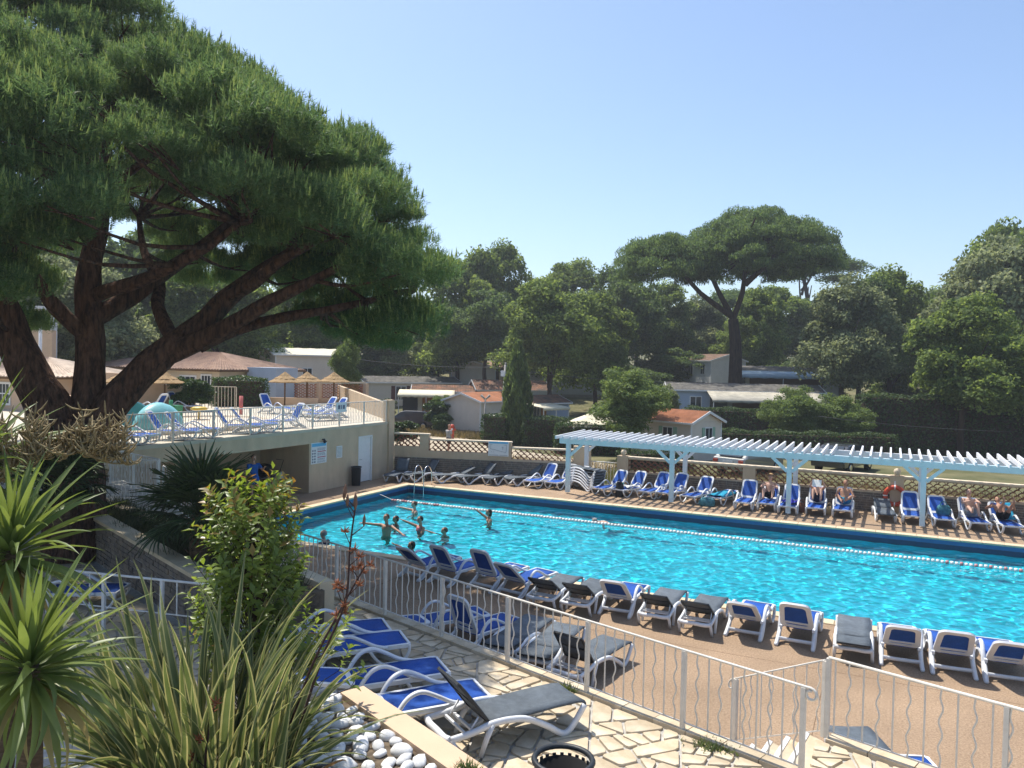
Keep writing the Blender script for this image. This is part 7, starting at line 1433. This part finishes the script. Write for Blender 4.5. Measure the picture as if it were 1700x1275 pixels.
def sweep(bm_v, bm_f, pts, rad, n=10, flat=1.0, side=None):
    """closed tapered tube with rounded ends appended to lists"""
    P = [Vector(p) for p in pts]; k0 = len(bm_v); m = len(P); prev = None
    for i in range(m):
        t = (P[min(i + 1, m - 1)] - P[max(i - 1, 0)]).normalized()
        a = Vector(side) - t * t.dot(Vector(side)) if side is not None else (prev - t * prev.dot(t) if prev is not None else t.orthogonal())
        if a.length < 1e-5: a = t.orthogonal()
        a.normalize(); prev = a; b = t.cross(a)
        for k in range(n): an = 2 * PI * k / n; bm_v.append(P[i] + a * math.cos(an) * rad[i] + b * math.sin(an) * rad[i] * flat)
    for i in range(m - 1):
        for k in range(n): bm_f.append((k0 + i * n + k, k0 + i * n + (k + 1) % n, k0 + (i + 1) * n + (k + 1) % n, k0 + (i + 1) * n + k))
    for e, s_ in ((0, -1), (m - 1, 1)):
        t = (P[1] - P[0]).normalized() if e == 0 else (P[-1] - P[-2]).normalized(); bm_v.append(P[e] + t * s_ * rad[e] * 0.55); c = len(bm_v) - 1
        for k in range(n): bm_f.append((c, k0 + e * n + (k + 1) % n, k0 + e * n + k) if s_ < 0 else (c, k0 + e * n + k, k0 + e * n + (k + 1) % n))
def remeshed(name, V, F, m_, vox):
    """fuse overlapping forms into one continuous skin"""
    me = bpy.data.meshes.new(name); me.from_pydata([tuple(v) for v in V], [], F); bm = bmesh.new(); bm.from_mesh(me); bmesh.ops.recalc_face_normals(bm, faces=bm.faces); bm.to_mesh(me); bm.free()
    o = bpy.data.objects.new('tmp', me); COL.objects.link(o); md = o.modifiers.new('r', 'REMESH'); md.mode = 'VOXEL'; md.voxel_size = vox; md.use_smooth_shade = True; sm = o.modifiers.new('s', 'SMOOTH'); sm.factor = 0.5; sm.iterations = 2
    dg = bpy.context.evaluated_depsgraph_get(); out = bpy.data.meshes.new_from_object(o.evaluated_get(dg)); out.name = name; bpy.data.objects.remove(o); out.materials.clear(); out.materials.append(m_); out.polygons.foreach_set('use_smooth', [True] * len(out.polygons)); return out
def dirv(az, el): return Vector((math.cos(az) * math.cos(el), math.sin(az) * math.cos(el), math.sin(el)))
def person(pos, face, label, lean=(0, 0), arms=None, legs=None, skin=0, hair=M_hairk, hairlen=0.0, top=None, bottom=None, look=0.0, nod=0.0, group=None, s_=1.0, hat=None, female=False, recline=0.0, vox=0.0145, sleeves=False):
    """pos = hip centre in the world; face = heading (radians); recline tilts the trunk back; arms/legs give joint directions in the body frame
       arms: {'L': ((az,el),(az,el)), 'R': ...} legs the same; az measured from straight ahead (+ to the left), el up"""
    t = thing('person', pos, label, 'person', group, face); sk = SKIN[skin]
    up = Vector((-math.sin(recline) + math.sin(lean[0]) * math.cos(recline), math.sin(lean[1]), math.cos(recline))).normalized(); fw = Vector((0, 1, 0)).cross(up).normalized(); lf = up.cross(fw).normalized()
    hip = Vector((0, 0, 0)); waist = hip + up * 0.17; chest = hip + up * 0.36; neckb = hip + up * 0.50; head = neckb + up * 0.20 + fw * 0.03
    V, F = [], []; sw_ = 0.185 if female else 0.205
    sweep(V, F, [hip - up * 0.06, hip, waist, chest, hip + up * 0.45, neckb], [0.145, 0.165, 0.135 if female else 0.15, 0.165 if female else 0.18, 0.155, 0.065], 14, 0.66, lf)
    sweep(V, F, [neckb - up * 0.04, neckb + up * 0.06, head - up * 0.02], [0.062, 0.055, 0.055], 10)
    hd = (fw * math.cos(look) + lf * math.sin(look)).normalized(); hu = (up + hd * -nod).normalized()
    hl = hu.cross(hd).normalized(); hd = hl.cross(hu).normalized()
    sweep(V, F, [head - hu * 0.085 + hd * 0.02, head - hu * 0.06 + hd * 0.018, head - hu * 0.01 + hd * 0.006, head + hu * 0.05, head + hu * 0.095, head + hu * 0.115], [0.045, 0.062, 0.076, 0.080, 0.062, 0.03], 12, 1.18, hl)
    sweep(V, F, [head + hd * 0.085 + hu * 0.012, head + hd * 0.115 - hu * 0.018, head + hd * 0.095 - hu * 0.028], [0.010, 0.016, 0.012], 6)
    for e in (-1, 1): sweep(V, F, [head + hl * e * 0.076 + hu * 0.025, head + hl * e * 0.086, head + hl * e * 0.076 - hu * 0.028], [0.012, 0.017, 0.010], 6)
    def bd(a): az, el = a; return (fw * math.cos(az) * math.cos(el) + lf * math.sin(az) * math.cos(el) + Vector((0, 0, 1)) * math.sin(el)).normalized()
    arms = arms or {}; legs = legs or {}; ARM = {}
    for sd, e in (('L', 1), ('R', -1)):
        sh = hip + up * 0.445 + lf * e * sw_; a1, a2 = arms.get(sd, ((0.2 * e, -1.35), (0.0, -1.2))); d1, d2 = bd(a1), bd(a2); el = sh + d1 * 0.29; wr = el + d2 * 0.25
        sweep(V, F, [hip + up * 0.43 + lf * e * sw_ * 0.55, sh, sh + d1 * 0.10, el], [0.062, 0.062, 0.052, 0.041], 10); sweep(V, F, [el, el + d2 * 0.08, wr], [0.042, 0.041, 0.028], 10); ARM[e] = (sh, el, wr)
        pn = d2.cross(Vector((0, 0, 1))); pn = pn.normalized() if pn.length > 0.1 else lf.copy(); nn = pn.cross(d2).normalized()
        sweep(V, F, [wr, wr + d2 * 0.045, wr + d2 * 0.095], [0.027, 0.040, 0.040], 10, 0.42, pn)
        for k, (off, L_) in enumerate(((-0.030, 0.062), (-0.010, 0.078), (0.010, 0.074), (0.030, 0.060))):
            b0 = wr + d2 * 0.088 + pn * off; sweep(V, F, [b0, b0 + d2 * L_ * 0.55 - nn * 0.004 + pn * off * 0.25, b0 + d2 * L_ - nn * 0.016 + pn * off * 0.35], [0.0095, 0.0090, 0.0075], 6)
        b0 = wr + d2 * 0.03 + pn * 0.028 * -e; sweep(V, F, [b0, b0 + d2 * 0.028 - pn * e * 0.028, b0 + d2 * 0.060 - pn * e * 0.034], [0.012, 0.0105, 0.008], 6)
    LEG = {}
    for sd, e in (('L', 1), ('R', -1)):
        h0 = hip + lf * e * 0.095 - up * 0.02; a1, a2 = legs.get(sd, ((0.0, -PI / 2 + 0.02), (0.0, -PI / 2 - 0.02))); d1, d2 = bd(a1), bd(a2); kn = h0 + d1 * 0.43; an = kn + d2 * 0.42
        sweep(V, F, [h0, h0 + d1 * 0.12, kn], [0.098, 0.088, 0.056], 12); sweep(V, F, [kn, kn + d2 * 0.12, an], [0.056, 0.056, 0.036], 10); LEG[e] = (h0, kn, an)
        ft = (d2.cross(lf)).normalized(); ft = ft if ft.dot(fw) > 0 or abs(d2.z) < 0.5 else -ft
        if ft.dot(fw + Vector((0, 0, 0.6))) < 0: ft = -ft
        sweep(V, F, [an - ft * 0.03 + d2 * 0.03, an + ft * 0.06 + d2 * 0.045, an + ft * 0.17 + d2 * 0.055], [0.036, 0.040, 0.030], 8, 0.75, lf)
    V = [v * s_ for v in V]
    inst('body', remeshed('body', V, F, sk, vox), t)
    def part(nm, m_, VV, FF, solid=False):
        me = bpy.data.meshes.new(nm); me.from_pydata([tuple(Vector(v) * s_) for v in VV], [], FF); me.polygons.foreach_set('use_smooth', [True] * len(me.polygons)); me.materials.append(m_); return inst(nm, me, t)
    for e in (-1, 1): VV, FF = [], []; c = head + hd * 0.083 + hl * e * 0.032 + hu * 0.018; sweep(VV, FF, [c - hl * 0.010, c, c + hl * 0.010], [0.004, 0.0085, 0.004], 6); part('eye', M_eye, VV, FF)
    VV, FF = [], []; c = head + hd * 0.088 - hu * 0.052; sweep(VV, FF, [c - hl * 0.024, c + hd * 0.006, c + hl * 0.024], [0.003, 0.0075, 0.003], 6); part('mouth', M_lip, VV, FF)
    if hair:
        VV, FF = [], []; b = head - hd * 0.016; sweep(VV, FF, [b - hu * (0.03 + 0.5 * hairlen) - hd * (0.03), b - hu * 0.01 - hd * 0.028, b + hu * 0.05 - hd * 0.012, b + hu * 0.10 - hd * 0.004, b + hu * 0.128], [0.060 if hairlen else 0.066, 0.082, 0.088, 0.072, 0.035], 12, 1.12, hl); part('hair', hair, VV, FF)
    if top:
        VV, FF = [], []; sweep(VV, FF, [hip + up * 0.02, waist, chest, hip + up * 0.45, neckb - up * 0.025], [0.180, 0.168, 0.195, 0.172, 0.085], 14, 0.70, lf)
        if sleeves:
            for e in (1, -1): sh, el, wr = ARM[e]; sweep(VV, FF, [hip + up * 0.43 + lf * e * sw_ * 0.5, sh, sh.lerp(el, 0.62)], [0.075, 0.074, 0.066], 10)
        inst('shirt', remeshed('shirt', [v * s_ for v in VV], FF, top, 0.016), t)
    if bottom:
        VV, FF = [], []; sweep(VV, FF, [hip - up * 0.07, hip, hip + up * 0.10], [0.168, 0.182, 0.165], 14, 0.72, lf)
        for e in (1, -1): h0, kn, an = LEG[e]; sweep(VV, FF, [h0, h0.lerp(kn, 0.3), h0.lerp(kn, 0.62)], [0.112, 0.106, 0.092], 12)
        inst('shorts', remeshed('shorts', [v * s_ for v in VV], FF, bottom, 0.016), t)
    if hat:
        mb = MB(); mb.lathe([(0.21, -0.01), (0.10, 0.005), (0.088, 0.07), (0.06, 0.085), (0.001, 0.085)], 18); mb.lathe([(0.21, -0.012), (0.10, 0.0)], 18); h_ = mb.mesh('hat', hat); o = inst('hat', h_, t, (head + hu * 0.075) * s_); o.rotation_mode = 'QUATERNION'; o.rotation_quaternion = hu.to_track_quat('Z', 'Y')
    return t
D2 = math.radians
LEFTW = math.atan2(-0.433, -0.901)       # heading towards the left of the photo
GS = 'bathers doing exercises in the pool'
# hips just under the water surface; one arm stretched to the left of the photo
def swimmer(x, y, dz, face_off, label, armL, armR, **kw):
    f = LEFTW + D2(face_off)
    return person((x, y, WZ + dz - 0.17), f, label, arms={'L': armL, 'R': armR}, legs={'L': ((0, -1.35), (0, -1.7)), 'R': ((0.05, -1.5), (0, -1.75))}, group=GS, **kw)
ST = lambda az, el: ((D2(az), D2(el)), (D2(az), D2(el)))
DN = ((D2(20), D2(-55)), (D2(40), D2(-35)))
swimmer(-15.45, 19.15, -0.14, -20, 'bather in a dark T-shirt leaning at the near pool edge, raising one forearm', ((D2(60), D2(-60)), (D2(10), D2(-10))), ((D2(-50), D2(-55)), (D2(-10), D2(55))), skin=1, hair=M_hairg, top=M_navyc, sleeves=True)
swimmer(-14.75, 21.45, 0.02, 60, 'bare-backed bather with one arm straight out, second from the left', ST(75, -14), ST(-48, 8), skin=0, hair=M_hairb, s_=1.04)
swimmer(-15.45, 23.05, -0.34, 30, 'dark-haired bather low in the water behind the bare-backed one', DN, ST(-25, 0), skin=2, hair=M_hairk, hairlen=0.08, female=True)
swimmer(-14.20, 22.65, -0.16, 40, 'bather in a pink swimsuit reaching out to the left in the middle of the group', DN, ST(-40, 22), skin=0, hair=M_hairk, top=M_pinkc, female=True)
swimmer(-16.10, 25.25, -0.22, 20, 'bather in sunglasses farthest back near the lane rope', DN, ST(-20, 12), skin=1, hair=M_hairb)
swimmer(-13.15, 22.50, -0.40, 20, 'short-haired bather up to the neck with one arm raised', DN, ST(-18, 22), skin=0, hair=M_hairb)
swimmer(-12.95, 25.30, -0.22, 15, 'long-haired bather alone on the right of the group', DN, ST(-12, 36), skin=0, hair=M_hairk, hairlen=0.18, female=True)
swimmer(-12.85, 20.05, -0.36, 15, 'bather nearest the loungers with one arm stretched up to the left', DN, ST(-14, 26), skin=2, hair=M_hairk, hairlen=0.10, female=True)
person((-8.95, 27.45, WZ - 0.16), LEFTW, 'swimmer with only the head and shoulders above water in the far lane', recline=-1.25, arms={'L': ST(90, -35), 'R': ST(-90, -35)}, legs={'L': ((PI, -0.85), (PI, -0.82)), 'R': ((PI, -0.90), (PI, -0.85))}, skin=1, hair=M_hairg)
# instructor at the open bay, sitting against the trolley
person((-21.75, 22.75, 0.92), D2(-20), 'instructor in a blue shirt beside the music trolley, one hand raised', recline=0.05, arms={'L': ((D2(25), D2(-50)), (D2(-10), D2(30))), 'R': ((D2(-15), D2(-75)), (D2(10), D2(-40)))}, legs={'L': ((D2(12), D2(-68)), (D2(0), D2(-84))), 'R': ((D2(-10), D2(-80)), (D2(0), D2(-88)))}, skin=1, hair=M_hairb, top=M_bluec, bottom=M_bluec, sleeves=True)
# man walking behind the lattice wall
person((-23.6, 40.6, 0.92), D2(70), 'bald man in a grey T-shirt walking behind the lattice wall', arms={'L': ((D2(10), D2(-80)), (D2(0), D2(-65))), 'R': ((D2(-10), D2(-85)), (D2(0), D2(-70)))}, legs={'L': ((0, D2(-75)), (0, D2(-95))), 'R': ((0, D2(-98)), (0, D2(-105)))}, skin=0, hair=None, top=M_greyc, bottom=M_navyc, sleeves=True)
# sunbathers under the pergola, feet towards the pool
GB2 = 'sunbathers under the pergola'; TOP_ = -PI / 2
person((-4.16, 32.12, 0.50), TOP_, 'man in a straw hat and black trunks sitting with knees drawn up', recline=0.35, arms={'L': ((D2(20), D2(-35)), (D2(-45), D2(10))), 'R': ((D2(-20), D2(-35)), (D2(45), D2(10)))}, legs={'L': ((D2(15), D2(42)), (D2(0), D2(-62))), 'R': ((D2(-15), D2(30)), (D2(5), D2(-58)))}, skin=1, hair=M_hairg, bottom=M_blackc, hat=M_hat, group=GB2, nod=0.1)
rd = person((-2.42, 32.22, 0.50), TOP_ + 0.03, 'person with bent knees reading a white sheet on a lounger', recline=0.65, arms={'L': ((D2(15), D2(-10)), (D2(-30), D2(35))), 'R': ((D2(-15), D2(-10)), (D2(30), D2(35)))}, legs={'L': ((D2(12), D2(52)), (D2(0), D2(-60))), 'R': ((D2(-12), D2(52)), (D2(0), D2(-60)))}, skin=1, hair=M_hairb, bottom=M_navyc, group=GB2, female=True)
mb = MB(); mb.box((-2.58, 31.82, 1.02), (-2.26, 31.835, 1.26)); mb.v = [(x, y + (z - 1.02) * 0.5, z) for x, y, z in mb.v]; o = mb.build('magazine', M_white); tag(o, 'white magazine held up by the reading person', 'magazine')
person((-1.46, 32.30, 0.50), TOP_ - 0.03, 'bare-chested person in turquoise shorts sitting on a lounger', recline=0.45, arms={'L': ((D2(35), D2(-55)), (D2(10), D2(-15))), 'R': ((D2(-35), D2(-60)), (D2(10), D2(-20)))}, legs={'L': ((D2(25), D2(14)), (D2(-20), D2(-32))), 'R': ((D2(-22), D2(16)), (D2(30), D2(-40)))}, skin=0, hair=M_hairk, bottom=M_turqc, group=GB2)
person((2.66, 32.20, 0.50), TOP_ + 0.2, 'person hugging one knee on the towel-covered lounger', recline=0.35, arms={'L': ((D2(15), D2(-30)), (D2(-40), D2(0))), 'R': ((D2(-15), D2(-30)), (D2(40), D2(5)))}, legs={'L': ((D2(12), D2(45)), (D2(0), D2(-62))), 'R': ((D2(-10), D2(20)), (D2(0), D2(-30)))}, skin=1, hair=M_hairb, bottom=M_greyc, group=GB2)
person((3.62, 32.10, 0.47), TOP_ + 0.2, 'tanned person in a dark cap lying back on the rightmost lounger', recline=0.85, arms={'L': ((D2(55), D2(-35)), (D2(-20), D2(-10))), 'R': ((D2(-55), D2(-35)), (D2(20), D2(-10)))}, legs={'L': ((D2(8), D2(5)), (D2(0), D2(-12))), 'R': ((D2(-8), D2(5)), (D2(0), D2(-12)))}, skin=0, hair=M_blackc, bottom=M_blackc, group=GB2)
# ------------------------------------------------------------------ summer haze
mb = MB(); mb.box((-430, -210, -3.4), (430, 650, 42)); hz = mb.build('haze', None); tag(hz, 'thin warm summer haze', 'haze', kind='stuff')
hm = bpy.data.materials.new('haze'); hm.use_nodes = True; hn = hm.node_tree; hn.nodes.remove(hn.nodes['Principled BSDF'])
pv = hn.nodes.new('ShaderNodeVolumePrincipled'); pv.inputs['Color'].default_value = (0.90, 0.94, 1.0, 1); pv.inputs['Density'].default_value = 0.0007; pv.inputs['Anisotropy'].default_value = 0.3
hn.links.new(pv.outputs[0], hn.nodes['Material Output'].inputs['Volume']); hz.data.materials.append(hm)
